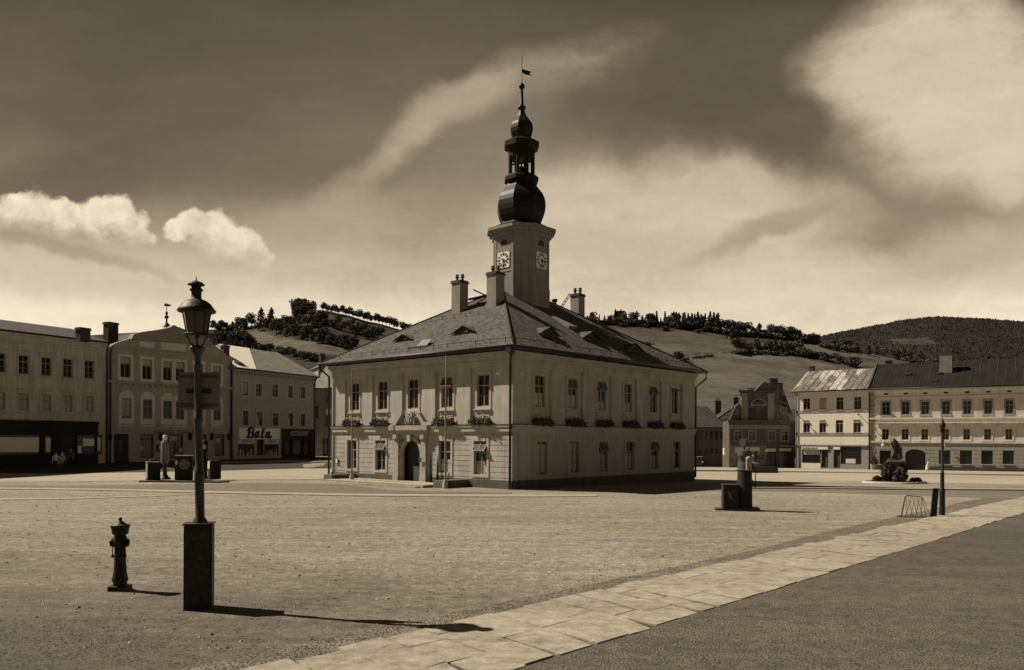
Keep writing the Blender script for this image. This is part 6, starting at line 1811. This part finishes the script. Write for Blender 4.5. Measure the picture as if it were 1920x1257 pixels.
for k in range(4):
    a = R(20 + 90 * k); c_, s_ = math.cos(a), math.sin(a)
    mb.tube([(.05 * c_, .05 * s_, zy(650)), (.12 * c_, .12 * s_, zy(643)), (.13 * c_, .13 * s_, zy(636)), (.20 * c_, .20 * s_, zy(629))], .013, 6)
mb.lathe([(.23, zy(631)), (.245, zy(629)), (.245, zy(627)), (.19, zy(626))], 0, 0, 20)
mb.tube([(0, 0, zy(648)), (0, 0, zy(612))], .016, 6); mb.lathe([(.02, zy(636)), (.04, zy(632)), (.04, zy(628)), (.02, zy(624))], 0, 0, 8)
lb = mb.build('lantern_bracket', M['iron'], E)
mb = MB(TL); mb.lathe([(.175, zy(626)), (.235, zy(586))], 0, 0, 8, R(12), smooth=False, cap=False); lg = mb.build('lantern_glass', mat('lantern_glass', .10, rough=.12, var=.3, scale=6, bump=0, spec=.8), E)
bm_ = M['lantern'] = bpy.data.materials.new('smoky_glass'); bm_.use_nodes = True; t_ = bm_.node_tree; t_.nodes.clear()
o_ = t_.nodes.new('ShaderNodeOutputMaterial'); mx_ = t_.nodes.new('ShaderNodeMixShader'); tr_ = t_.nodes.new('ShaderNodeBsdfTransparent'); gl_ = t_.nodes.new('ShaderNodeBsdfPrincipled')
gl_.inputs['Base Color'].default_value = (.02, .018, .014, 1); gl_.inputs['Roughness'].default_value = .15; tr_.inputs[0].default_value = (.30, .27, .23, 1)
mx_.inputs[0].default_value = .86; t_.links.new(tr_.outputs[0], mx_.inputs[1]); t_.links.new(gl_.outputs[0], mx_.inputs[2]); t_.links.new(mx_.outputs[0], o_.inputs[0])
lg.data.materials.clear(); lg.data.materials.append(bm_)
mb = MB(TL)
for k in range(8):
    a = R(12 + 45 * k); mb.tube([(.178 * math.cos(a), .178 * math.sin(a), zy(626)), (.238 * math.cos(a), .238 * math.sin(a), zy(586))], .009, 5)
mb.build('glazing_bars', M['iron'], lg)
mb = MB(TL); mb.lathe([(.03, zy(614)), (.045, zy(612)), (.045, zy(600)), (.02, zy(597))], 0, 0, 8); mb.tube([(-.05, 0, zy(600)), (-.05, 0, zy(590))], .02, 6); mb.build('burner', M['globe'], lg)
mb = MB(TL)
mb.lathe([(.24, zy(587)), (.315, zy(586)), (.33, zy(583)), (.29, zy(578)), (.24, zy(570)), (.18, zy(565)), (.10, zy(561.5)), (.085, zy(560)), (.085, zy(548)), (.11, zy(545)), (.115, zy(543)), (.085, zy(541)), (.08, zy(537))], 0, 0, 24)
lr = mb.build('lantern_roof', M['iron'], E)
mb = MB(TL); mb.lathe([(.08, zy(537)), (.14, zy(535.5)), (.145, zy(534)), (.11, zy(530)), (.04, zy(527.5)), (.014, zy(526)), (.003, zy(517))], 0, 0, 20); mb.build('finial', M['iron'], lr)
# board hanging behind the post
E = empty('sign_board', gp_ + Vector((-.03, .16, 0)), 0, 'square board seen from behind, strapped to the foreground lamp post', 'sign board')
mb = MB(); x0_, x1_ = (328 - 373) * kx, (406.5 - 373) * kx
mb.box(x0_, x1_, 0, .03, zy(768), zy(697)); mb.build('panel', mat('sign_back', .17, var=.2, scale=2.5, streak=.2, bump=.2), E)
mb = MB()
for y_ in (705, 760): mb.box(x0_ + .005, x1_ - .005, -.028, -.001, zy(y_ + 3), zy(y_ - 3)); mb.cut()
mb.build_each('batten', M['board'], E)
mb = MB(); mb.box((345 - 373) * kx, (392 - 373) * kx, -.06, -.029, zy(737), zy(729)); mb.build('clamp', M['iron'], E)

# ---- hydrant
gh = ground(225, 1107); kh = gh.y / F
E = empty('fire_hydrant', gh, 0, 'ornate black cast-iron hydrant with crown cap and chained side outlets', 'hydrant')
def hz(y): return (1107 - y) * kh * 1.015
mb = MB(); mb.box(-.175, .175, -.16, .16, -.02, hz(1098)); mb.build('foot', M['iron'], E, bevel=.012)
mb = MB()
flute = lambda a: 1 + .035 * math.cos(a * 10)
mb.lathe([(r_ * kh, hz(y)) for r_, y in ((13, 1098), (11.5, 1094), (13.8, 1088), (14, 1085), (12.5, 1080), (11, 1070), (10, 1055), (9.8, 1046), (10.8, 1045), (10.8, 1042), (9.6, 1040), (9.4, 1028), (11.5, 1026), (11.5, 1023), (12.5, 1020), (13, 1016), (11.5, 1011), (10.2, 1007), (9.8, 1003))], 0, 0, 40, sq=flute)
body = mb.build('body', M['iron'], E)
mb = MB()
for s_ in (-1, 1):
    c0_ = hz(1019)
    for (a, b, r_) in ((.0, .13, .06), (.13, .165, .078), (.165, .18, .05)):
        mb.tube([(s_ * a, -.02, c0_), (s_ * b, -.02, c0_)], r_, 12)
    mb.cut()
mb.build_each('outlet', M['iron'], body)
mb = MB()
for s_ in (-1, 1):
    for i in range(6): mb.lathe([(.008, -.012), (.014, 0), (.008, .012)], s_ * .125, -.05, 6); n_ = 18 + 12; mb.v[-n_:] = [(x, y, z + hz(1026) - i * .026) for x, y, z in mb.v[-n_:]]
    mb.lathe([(.012, hz(1046)), (.028, hz(1045)), (.02, hz(1041)), (.008, hz(1039))], s_ * .125, -.05, 8); mb.cut()
mb.build_each('chain', M['iron'], body)
mb = MB(); mb.lathe([(r_ * kh, hz(y)) for r_, y in ((10, 1004), (13.5, 1003.5), (14.5, 1000), (15, 995), (16.5, 990), (17.6, 988), (17.6, 986.5), (15, 985.5), (10, 984.5), (9.5, 983), (6.5, 982), (6, 980.5), (3.5, 979), (2.4, 977.5), (3.6, 976), (3.4, 974), (1.2, 972), (.3, 971.5))], 0, 0, 28); mb.build('cap', M['iron'], E)

# ---- left-hand petrol pumps on their island
TH = R(35)
gi = ground(345, 904); ki = gi.y / F
o = None
mb = MB(); mb.extz([(-2.75, -.55), (2.6, -.9), (3.1, -.2), (2.4, .7), (-2.3, .75), (-3.0, .1)], -.2, .10)
o = mb.build('pump_island', M['darkstone'], bevel=.02); o.location = gi; tag(o, 'low dark kerbed island under the petrol pumps at left', 'pump island')
def gxy(x, y, dz=.10): p = ground(x, y); return Vector((p.x, p.y, gi.z + dz))
def hpx(y0, y1, Y): return (y1 - y0) / F * Y
# square bin
p = gxy(287, 903); E = empty('oil_cabinet', p, TH, 'squat dark oil cabinet with roll on top, left end of pump island', 'cabinet', 'cabinets on the left pump island')
h_ = hpx(871, 904, p.y); mb = MB(); mb.box(-.40, .40, -.33, .33, 0, h_); b_ = mb.build('body', [M['shop']], E, bevel=.02)
mb = MB(); mb.box(-.42, .42, -.35, .35, h_, h_ + .05); mb.build('lid', M['hwd'], E, bevel=.01)
mb = MB(); mb.tube([(-.25, -.1, h_ + .13), (.25, -.1, h_ + .16)], .08, 10); mb.build('roll', M['brick'], E)
mb = MB(); mb.box(-.407, -.4005, -.27, .27, .1, h_ - .08); mb.build('painted_lit_side', M['hwd'], E)  # pale sheet paints the sunlit left face of the cabinet
# slender pump with globe
p = gxy(309, 901); E = empty('petrol_pump', p, TH, 'slender pale petrol pump with milky globe, left of the round emblem cabinet', 'petrol pump', 'petrol pumps on the square')
Y = p.y; z_ = lambda y: HC + (HY + RO * (309 - CX) - y) / F * Y - p.z
mb = MB(); mb.lathe([(.42, 0), (.40, .08), (.24, .16), (.19, .3)], 0, 0, 12); mb.build('base', M['iron'], E)
mb = MB(); mb.lathe([(.14, .3), (.13, z_(873)), (.24, z_(869))], 0, 0, 14); mb.build('pedestal', M['board'], E)
mb = MB(); mb.lathe([(.24, z_(869)), (.265, z_(864)), (.265, z_(832)), (.24, z_(829)), (.14, z_(827)), (.10, z_(826))], 0, 0, 16); hd = mb.build('housing', M['hgabl'], E)
mb = MB(); mb.lathe([(.09, z_(827)), (.13, z_(824)), (.15, z_(820.5)), (.12, z_(817)), (.02, z_(815.5))], 0, 0, 14); mb.build('globe', M['globe'], E)
mb = MB(); mb.tube([(.15, 0, z_(828)), (.7, -.1, z_(826)), (1.0, -.1, z_(827)), (.75, -.15, z_(860)), (.5, -.1, z_(880)), (.28, 0, z_(868))], .022, 6); mb.build('hose', M['tyre'], E)
# cabinet with round emblem
p = gxy(345, 903); E = empty('pump_cabinet', p, R(14), 'wide dark cabinet with round lettered emblem on the left pump island', 'cabinet', 'cabinets on the left pump island')
h_ = hpx(857, 902, p.y); mb = MB(); mb.box(-.54, .54, -.36, .36, 0, h_); mb.build('body', M['shop'], E, bevel=.03)
mb = MB(); mb.box(-.56, .56, -.38, .38, h_, h_ + .05); mb.build('lid', M['hwd'], E, bevel=.01)
def disc(mb, cx_, cz_, r_, y0, y1, n=24, sx=1.0): mb.extr([(cx_ + r_ * sx * math.cos(6.283 * i / n), cz_ + r_ * math.sin(6.283 * i / n)) for i in range(n)], y0, y1)
mb = MB(); disc(mb, .08, h_ - .55, .33, -.385, -.361); em = mb.build('emblem', M['emblem'], E)
mb = MB(); disc(mb, .08, h_ - .55, .29, -.392, -.386); mb.build('emblem_ring', M['board'], em)
mb = MB()
for (zz, w_, hh) in ((.16, .22, .06), (.04, .46, .09), (-.09, .20, .06), (-.19, .12, .04)):
    k = .08 - w_ / 2
    while k < .08 + w_ / 2: mb.box(k, k + .035, -.399, -.393, h_ - .55 + zz - hh / 2, h_ - .55 + zz + hh / 2); k += .055
mb.build('emblem_lettering', M['emblem'], em)
mb = MB(); disc(mb, -.43, h_ - .42, .17, -.375, -.361, sx=.5); mb.build('round_label', M['cloth'], E)
# dark pump behind the lamp post
p = gxy(384, 900); E = empty('petrol_pump', p, TH, 'tall dark petrol pump with pale round dial, right behind the lamp post', 'petrol pump', 'petrol pumps on the square')
z_ = lambda y: HC + (HY + RO * (384 - CX) - y) / F * p.y - p.z
mb = MB(); mb.lathe([(.34, 0), (.30, .1), (.17, .2), (.16, z_(850)), (.22, z_(846)), (.22, z_(829)), (.1, z_(826)), (.05, z_(824))], 0, 0, 12); mb.build('housing', M['shop'], E)
mb = MB(Matrix.Rotation(R(-35), 4, 'Z')); disc(mb, .0, z_(838), .16, -.25, -.2); mb.build('dial', M['cloth'], E)
p = gxy(402, 901); E = empty('pump_cabinet', p, TH, 'rounded dark cabinet with white label plate, right end of pump island', 'cabinet', 'cabinets on the left pump island')
h_ = hpx(865, 901, p.y); mb = MB(); mb.box(-.38, .38, -.34, .34, 0, h_); mb.build('body', M['shop'], E, bevel=.10)
mb = MB(); mb.box(-.39, -.381, -.26, .26, h_ * .56, h_ * .94); mb.build('label_plate', M['cloth'], E)
p = gxy(321, 899); E = empty('low_rail', p, 0, 'short pale rail between the slender pump and the emblem cabinet', 'rail')
mb = MB(); mb.tube([(-.3, 0, 0), (-.3, 0, .72), (.42, 0, .66), (.42, 0, 0)], .03, 6); mb.build('tube', M['hwd'], E)

# ---- right-hand petrol pump
gq = ground(1395, 957); kq = gq.y / F
z_ = lambda y: HC + (HY + RO * (1395 - CX) - y) / F * gq.y - gq.z
o = None
mb = MB(Matrix.Rotation(R(-12), 4, 'Z')); mb.box(-.5, .62, -.42, .42, -.1, .13); mb.box(-1.22, -.505, -.40, .30, -.1, .09)
o = mb.build('stone_slab', M['darkstone'], bevel=.02); o.location = gq; tag(o, 'low stone slabs under the round petrol pump right of the town hall', 'pump island')
E = empty('petrol_pump', gq + Vector((.02, 0, .13)), R(20), 'stout round petrol pump with twin disc signs on top, right foreground', 'petrol pump', 'petrol pumps on the square')
z_ = lambda y: HC + (HY + RO * (1395 - CX) - y) / F * gq.y - gq.z - .13
mb = MB(); mb.lathe([(.34, 0), (.34, .05), (.325, .08), (.30, z_(882))], 0, 0, 28); mb.build('lower_drum', M['shop'], E)
mb = MB(); mb.lathe([(.325, z_(882)), (.33, z_(880)), (.28, z_(878)), (.262, z_(858)), (.29, z_(857)), (.30, z_(852)), (.285, z_(849))], 0, 0, 28); mb.build('upper_drum', M['board'], E)
mb = MB(); mb.lathe([(.285, z_(849)), (.295, z_(847)), (.22, z_(844.5)), (.05, z_(843))], 0, 0, 28); mb.build('lid', M['brick'], E)
mb = MB(); mb.box(-.18, .08, -.40, -.30, z_(882), z_(860)); mb.lathe([(.13, z_(860)), (.10, z_(857)), (.02, z_(855.5))], -.05, -.33, 12); mb.build('gauge_box', M['emblem'], E, bevel=.03)
mb = MB(); mb.lathe([(.287, z_(878)), (.290, z_(877)), (.284, z_(868)), (.275, z_(867))], 0, 0, 28); mb.build('label_band', M['hgab'], E)
mb = MB(); mb.tube([(-.02, 0, z_(844)), (-.02, 0, z_(836))], .035, 6); mb.tube([(.20, 0, z_(844)), (.22, 0, z_(841)), (.28, 0, z_(840.5))], .03, 6); mb.build('sign_neck', M['iron'], E)
T_ = Matrix.Translation((0, 0, 0))
mb = MB(Matrix.Rotation(R(25), 4, 'Z')); disc(mb, .10, z_(829.5), .17, -.05, -.02, sx=.55); mb.build('disc_sign', M['board'], E)
mb = MB(Matrix.Rotation(R(-50), 4, 'Z') @ Matrix.Rotation(R(25), 4, 'Y')); disc(mb, -.28 - z_(829) * .42 + z_(829) * .42, z_(829) * .906 + .28, .19, -.01, .02, sx=.7)
mb = MB(Matrix.Translation((-.10, .02, z_(830))) @ Matrix.Rotation(R(-55), 4, 'Z') @ Matrix.Rotation(R(-20), 4, 'Y')); disc(mb, 0, 0, .19, -.015, .015, sx=.8); mb.build('disc_sign', M['hgab'], E)
mb = MB(); mb.tube([(.27, -.12, z_(868)), (.42, -.2, z_(885)), (.40, -.2, z_(915)), (.33, -.1, z_(900))], .022, 6); mb.build('hose', M['tyre'], E)
E = empty('oil_cabinet', gq + Vector((-.62, -.05, .09)), R(-6), 'low dark cabinet with pale scribbled mark beside the round petrol pump', 'cabinet')
h_ = .99
mb = MB(); mb.box(-.32, .32, -.28, .28, 0, h_); mb.build('body', M['shop'], E, bevel=.015)
mb = MB(); mb.box(-.335, .335, -.295, .295, h_, h_ + .04); mb.build('lid', M['brick'], E, bevel=.008)
strokes('chalk_mark', E, -.12, .38, -.2805, .42, [(.035, (0, 1.0), (.35, .0)), (.03, (-.05, .75), (.2, .5), (.45, .1)), (.03, (.62, .95), (.2, .55)), (.025, (.18, .55), (.12, .15)), (.02, (.35, .0), (.55, -.02))], M['emblem'], .2, 0.0)

# ---- bicycle rack, leaning board, plain lamp standard
gr_ = ground(1713, 970); E = empty('bicycle_rack', gr_, R(-6), 'light tubular bicycle rack with crossing slanted hoops by the paved path', 'bicycle rack')
kr = gr_.y / F
mb = MB(); L2 = .57
mb.tube([(-L2, .26, .02), (L2, .26, .02)], .016, 6); mb.tube([(-L2, -.26, .02), (L2, -.26, .02)], .016, 6); mb.tube([(-L2, -.26, .02), (-L2, .26, .02)], .014, 6); mb.tube([(L2, -.26, .02), (L2, .26, .02)], .014, 6)
mb.build('base_frame', M['iron'], E)
mb = MB(); mb.tube([(-L2, -.26, .02), (-.34, -.03, .80), (-.28, -.02, .85), (.24, -.02, .81), (.31, -.03, .76), (L2, -.26, .02)], .015, 6); mb.build('front_hoop', M['iron'], E)
mb = MB()
for i in range(5):
    xb_ = -L2 + .15 + i * .2; mb.tube([(xb_, -.26, .02), (min(.28, xb_ + .34 - .06 * i), -.03, .83)], .009, 5)
for i in range(5):
    xb_ = L2 - .12 - i * .2; mb.tube([(xb_, .26, .02), (max(-.3, xb_ - .36 + .05 * i), -.02, .83)], .009, 5)
mb.build('slanted_bars', M['iron'], E)
gl = ground(1766.5, 968); E = empty('street_lamp', gl, 0, 'plain slim lamp standard with thick foot near the right edge', 'street lamp')
z_ = lambda y: HC + (HY + RO * (1766 - CX) - y) / F * gl.y - gl.z
kl = gl.y / F
mb = MB(); mb.lathe([(.115, -.02), (.11, .1), (.10, z_(922)), (.115, z_(918)), (.07, z_(915))], 0, 0, 14); mb.build('foot', M['iron'], E)
mb = MB(); mb.lathe([(.078, z_(916)), (.074, z_(890)), (.085, z_(889)), (.06, z_(886)), (.055, z_(812))], 0, 0, 12); mb.build('post', M['ironp'], E)
mb = MB(); mb.lathe([(.055, z_(812)), (.10, z_(808)), (.07, z_(803)), (.12, z_(799)), (.10, z_(794)), (.04, z_(791)), (.03, z_(786)), (.005, z_(783))], 0, 0, 12); mb.build('head', M['iron'], E)
for s_ in (-1, 1): pass
gb_ = ground(1749, 970); E = empty('leaning_board', gb_, 0, 'narrow dark board leaning against the plain lamp standard', 'board')
mb = MB(); hb_ = hpx(916, 970, gb_.y); mb.hexa([(-.15, -.12, 0), (.14, -.02, 0), (.14, .03, 0), (-.15, -.07, 0), (.0, -.02, hb_), (.27, .06, hb_), (.27, .11, hb_), (.0, .03, hb_)]); mb.build('panel', M['shop'], E)
mb = MB(); mb.hexa([(-.155, -.128, .0), (.145, -.028, .0), (.145, -.021, .05), (-.15, -.121, .05), (-.15, -.126, .12), (.15, -.026, .12), (.152, -.02, .12), (-.148, -.12, .12)]); mb.build('foot_batten', M['iron'], E)

# ---- monument with shrubs
gs = ground(1677, 906); ks = gs.y / F
z_ = lambda y: HC + (HY + RO * (1677 - CX) - y) / F * gs.y - gs.z
E = empty('statue', gs, R(-20), 'dark robed figure on a stout pedestal in its planted island', 'statue')
mb = MB(); mb.box(-.75, .75, -.75, .75, -.1, .25); mb.box(-.6, .6, -.6, .6, .25, .5); mb.lathe([(.66, .5), (.60, z_(885)), (.56, z_(872)), (.62, z_(869))], 0, 0, 4, R(45), smooth=False); mb.lathe([(.78, z_(869)), (.80, z_(866)), (.62, z_(863)), (.60, z_(861))], 0, 0, 4, R(45), smooth=False); mb.build('pedestal', M['bronze'], E)
z0 = z_(861); hs = z_(819) - z0
def skin_body(name, P_, Ed, m, parent, sub=2):
    me = bpy.data.meshes.new(name); me.from_pydata([p_[:3] for p_ in P_], Ed, [])
    o = bpy.data.objects.new(name, me); COL.objects.link(o)
    s1 = o.modifiers.new('skin', 'SKIN'); s1.use_smooth_shade = True
    for i, p_ in enumerate(P_):
        r_ = p_[3] if isinstance(p_[3], tuple) else (p_[3], p_[3]); me.skin_vertices[0].data[i].radius = r_
    me.skin_vertices[0].data[0].use_root = True
    s2 = o.modifiers.new('sub', 'SUBSURF'); s2.levels = s2.render_levels = sub
    dg = bpy.context.evaluated_depsgraph_get(); me2 = bpy.data.meshes.new_from_object(o.evaluated_get(dg))
    COL.objects.unlink(o); bpy.data.objects.remove(o)
    o = bpy.data.objects.new(name, me2); COL.objects.link(o); o.parent = parent
    me2.materials.clear()
    for q in (m if isinstance(m, (list, tuple)) else [m]): me2.materials.append(q)
    me2.polygons.foreach_set('use_smooth', [True] * len(me2.polygons))
    return o
u_ = hs
P_ = [(0, 0, z0 + .46 * u_, .17), (0, 0, z0 + .62 * u_, .19), (-.02, -.02, z0 + .78 * u_, .20), (-.04, -.05, z0 + .86 * u_, .07), (-.07, -.09, z0 + .95 * u_, .095),
      (-.09, -.03, z0 + .22 * u_, .19), (-.12, -.05, z0 + .02, .23), (.10, .02, z0 + .22 * u_, .17), (.13, .04, z0 + .02, .20),
      (-.22, -.04, z0 + .76 * u_, .085), (-.30, -.18, z0 + .60 * u_, .07), (-.20, -.32, z0 + .56 * u_, .05), (.19, .02, z0 + .76 * u_, .085), (.30, .0, z0 + .60 * u_, .08), (.36, -.06, z0 + .46 * u_, .06)]
skin_body('figure', P_, [(0, 1), (1, 2), (2, 3), (3, 4), (0, 5), (5, 6), (0, 7), (7, 8), (2, 9), (9, 10), (10, 11), (2, 12), (12, 13), (13, 14)], M['bronze'], E)
mb = MB(); mb.lathe([(.30, z0), (.28, z0 + .3), (.24, z0 + .8), (.27, z0 + .9), (.1, z0 + .95)], .30, .08, 9, smooth=False); mb.build('tree_stump', M['bronze'], E)
mb = MB(); mb.lathe([(.26, z0 + .02), (.22, z0 + .4 * u_), (.20, z0 + .7 * u_), (.08, z0 + .84 * u_)], .05, .10, 12); mb.build('cloak', M['bronze'], E)
mb = MB()
n = 30
mb.extz([(2.3 * math.cos(6.283 * i / n), 1.7 * math.sin(6.283 * i / n)) for i in range(n)], -.1, .14); mb.lathe([(2.32, .1), (2.4, .16), (2.4, -.1)], 0, 0, 30, mi=1, cap=False)
for i in range(len(mb.v)): v = mb.v[i]; mb.v[i] = (v[0], v[1] if abs(v[1]) < 9 and i < 60 else v[1] * .74, v[2])
o = mb.build('planting_island', [M['earth'], M['stone']]); o.location = gs; tag(o, 'low round planted island with stone edge under the statue', 'flower bed')
shr = random.Random(4)
def shrub(loc, w, h, label, group=None, n=900, m='leafd', name='shrub'):
    o_ = MB()
    E_ = empty(name, loc, 0, label, 'shrub', group)
    for _ in range(n):
        th = shr.uniform(0, 6.283); ph = math.acos(shr.uniform(-.2, 1)); q = shr.uniform(.45, 1.05)
        c = Vector((w * q * math.sin(ph) * math.cos(th), w * q * math.sin(ph) * math.sin(th), h * .15 + h * .85 * q * abs(math.cos(ph))))
        c += Vector((shr.gauss(0, .05), shr.gauss(0, .05), shr.gauss(0, .06))); c.z = max(.02, c.z)
        leafq(o_, c, shr.uniform(.04, .085), shr)
    o_.build('foliage', M[m], E_, recalc=False)
    o_ = MB()
    for k in range(5): a = k * 1.26; o_.tube([(0, 0, -.05), (w * .5 * math.cos(a), w * .5 * math.sin(a), h * .6)], [.03, .01], 5)
    o_.build('stem', M['bark'], E_)
for dx_, dy_, w_, h_, l_ in ((-.72, -.15, .34, 1.55, 'tall dark shrub against the left side of the statue pedestal'), (.52, -.25, .32, 1.5, 'tall dark shrub against the right side of the statue pedestal'),
                            (-.1, -.9, .45, 1.1, 'broad dark shrub in front of the statue pedestal'), (-1.25, .1, .30, .35, 'small low shrub at the left rim of the statue island'), (1.5, -.3, .40, .22, 'flat low plants at the right rim of the statue island')):
    shrub(gs + Vector((dx_, dy_, .12)), w_, h_, l_, 'shrubs round the statue')
p_ = ground(1640, 880); p_.y -= 0
q_ = FB.uz(1640, 866); wl_ = FB.O + FB.d * q_[0] + Vector((FB.d.y, -FB.d.x)) * .9
shrub(Vector((wl_.x, wl_.y, -1.0 + .9)), .55, .9, 'round clipped dark bush beside the downpipe of the stuccoed house', None, 600)
mb = MB(); mb.lathe([(.3, 0), (.4, .85), (.44, .9), (.36, .92)], 0, 0, 12); o = mb.build('planter_tub', M['stone']); o.location = (wl_.x, wl_.y, -1.0); tag(o, 'stone tub holding the round clipped bush at the stuccoed house', 'planter')

# ---- basin with urn, and car, before the gabled house
gf = ground(1430, 887); E = empty('stone_basin', gf, R(-4), 'long low dark basin by the kerb in front of the gabled house', 'basin')
kf = gf.y / F
mb = MB(); w_ = 25 * kf; h_ = 10.5 * kf
mb.box(-w_, w_, -.8, -.6, -.1, h_); mb.box(-w_, w_, .6, .8, -.1, h_); mb.box(-w_, -w_ + .2, -.6, .6, -.1, h_); mb.box(w_ - .2, w_, -.6, .6, -.1, h_); mb.build('trough', M['darkstone'], E, bevel=.03)
mb = MB(); mb.box(-w_ - .05, w_ + .05, -.85, -.55, h_ + .002, h_ + .1); mb.build('rim', M['darkstone'], E)
mb = MB(); mb.box(-w_ + .2, w_ - .2, -.6, .6, .1, h_ - .12); mb.build('water', M['glass'], E)
E = empty('urn', gf + Vector((-7 * kf, 1.6, 0)), 0, 'dark urn on a pale stone pedestal behind the low basin', 'urn')
mb = MB(); mb.box(-.55, .55, -.5, .5, -.1, 1.0); mb.box(-.42, .42, -.4, .4, 1.0, 1.15); mb.build('pedestal', M['stone'], E, bevel=.03)
mb = MB(); mb.lathe([(.18, 1.15), (.12, 1.3), (.38, 1.6), (.42, 1.9), (.30, 2.0), (.22, 2.15), (.34, 2.3), (.55, 2.4), (.52, 2.45)], 0, 0, 14); mb.build('bowl', M['bronze'], E)
gc = ground(1311, 877); E = empty('parked_car', gc + Vector((.6, 3.0, 0)), R(80), 'dark old car with pale roof edge parked behind the town hall corner', 'car')
mb = MB()
def carprof(P_, y0, y1, mi=0): mb.extr(P_, y0, y1, mi)
mb.extr([(-1.9, .35), (-1.95, .75), (-1.7, .95), (-1.0, 1.02), (1.0, 1.05), (1.9, .9), (2.0, .6), (1.95, .35)], -.72, .72); bd = mb.build('body', M['car'], E, bevel=.08)
mb = MB(); mb.extr([(-.9, 1.0), (-.6, 1.5), (-.2, 1.56), (1.0, 1.54), (1.4, 1.35), (1.65, 1.0)], -.64, .64); cb_ = mb.build('cabin', M['car'], E, bevel=.06)
mb = MB(); mb.extr([(-.55, 1.57), (-.2, 1.60), (1.0, 1.58), (1.3, 1.5)], -.58, .58); mb.build('roof', M['emblem'], cb_)
mb = MB(); mb.box(-.5, .3, -.65, -.641, 1.1, 1.45); mb.box(.4, 1.2, -.65, -.641, 1.1, 1.42); mb.build('window', M['glassg'], cb_)
mb = MB()
for xw in (-1.3, 1.3):
    for yw in (-.74, .74):
        mb.tube([(xw, yw - .09, .32), (xw, yw + .09, .32)], .32, 18); mb.tube([(xw, yw - .095, .32), (xw, yw + .095, .32)], .16, 12, mi=1); mb.cut()
mb.build_each('wheel', [M['tyre'], M['emblem']], E)
mb = MB()
for yw in (-.5, .5): mb.tube([(-1.98, yw, .8), (-1.85, yw, .8)], .11, 12); mb.cut()
mb.build_each('headlight', M['globe'], E)

# ------------------------------------------------------------------ people
def person(loc, h, rz, label, shirt, legs, hairm, stride=.12, skirt=False, arms=(.1, .1), group=None, lean=0.0):
    E = empty('person', loc, rz, label, 'person', group); k = h / 1.72
    def v(x, y, z, r): return (x * k, (y - lean * max(0, z - .9)) * k, z * k, tuple(q * k for q in r) if isinstance(r, tuple) else r * k)
    P_ = [v(0, 0, .95, (.13, .10)), v(0, 0, 1.15, (.12, .085)), v(0, 0, 1.36, (.15, .095)), v(0, .0, 1.47, (.055, .055)), v(0, -.015, 1.60, (.078, .092)), v(0, -.01, 1.68, (.06, .07)),
          v(-.09, 0, .88, .085), v(-.10, -stride * .5, .48, .058), v(-.10, stride * -.2, .10, .04), v(-.10, -stride * .2 - .13, .04, .035),
          v(.09, 0, .88, .085), v(.10, stride * .5, .48, .058), v(.10, stride * 1.1, .10, .04), v(.10, stride * 1.1 - .13, .04, .035),
          v(-.19, .0, 1.38, .052), v(-.24, .02, 1.12, .042), v(-.25, -arms[0], .88, .03), v(-.25, -arms[0] - .02, .79, .028),
          v(.19, .0, 1.38, .052), v(.24, .02, 1.12, .042), v(.25, -arms[1], .88, .03), v(.25, -arms[1] - .02, .79, .028)]
    Ed = [(0, 1), (1, 2), (2, 3), (3, 4), (4, 5), (0, 6), (6, 7), (7, 8), (8, 9), (0, 10), (10, 11), (11, 12), (12, 13), (2, 14), (14, 15), (15, 16), (16, 17), (2, 18), (18, 19), (19, 20), (20, 21)]
    # five short fingers on each hand
    for hd_, sx in ((17, -1), (21, 1)):
        hx, hy, hz_, _ = P_[hd_]
        for i in range(5):
            P_.append((hx + (i - 2) * .014 * k * .4, hy + (i - 2) * .016 * k, hz_ - (.07 if i else .04) * k, .008 * k)); Ed.append((hd_, len(P_) - 1))
    b_ = skin_body('body', P_, Ed, [M['skin'], shirt, legs, M['hair']], E)
    for f_ in b_.data.polygons:
        c = f_.center / k
        f_.material_index = 3 if (c.z < .09) else 2 if c.z < .93 and abs(c.x) < .2 else 0 if c.z > 1.43 or (abs(c.x) > .19 and c.z < .90) else 1
    mb = MB(); mb.lathe([(.088 * k, 1.60 * k), (.098 * k, 1.66 * k), (.085 * k, 1.73 * k), (.04 * k, 1.76 * k)], 0, .018 * k - lean * .75 * k, 12); mb.build('hair', hairm, E)
    mb = MB(); mb.lathe([(.012 * k, -.01 * k), (.016 * k, .01 * k), (.004 * k, .03 * k)], 0, -.115 * k - lean * .7 * k, 6); mb.v = [(x, y, z + 1.60 * k) for x, y, z in mb.v]; mb.build('nose', M['skin'], E)
    if skirt:
        mb = MB(); mb.lathe([(.24 * k, .42 * k), (.20 * k, .7 * k), (.14 * k, 1.0 * k)], 0, .02 * k, 14, cap=False); mb.build('skirt', legs, E)
    return E
person(ground(105, 887), 1.62, R(20), 'person in pale blouse and dark skirt, left one of the shaded pair', M['cloth'], M['clothd'], M['hair'], .15, True, group='people standing by the dark shopfront')
person(ground(117, 888), 1.68, R(-15), 'person in pale shirt and dark trousers, right one of the shaded pair', M['emblem'], M['clothd'], M['hair'], .10, False, (.15, .3), group='people standing by the dark shopfront')
person(ground(133, 876), 1.66, 0, 'person in grey jacket in the dark shop doorway', M['clothm'], M['clothd'], M['hair'], .05)
person(ground(1739, 887), 1.6, R(60), 'person in white walking past the arched gateway', M['cloth'], M['cloth'], M['hair'], .25, True, (.2, .2), lean=.15)
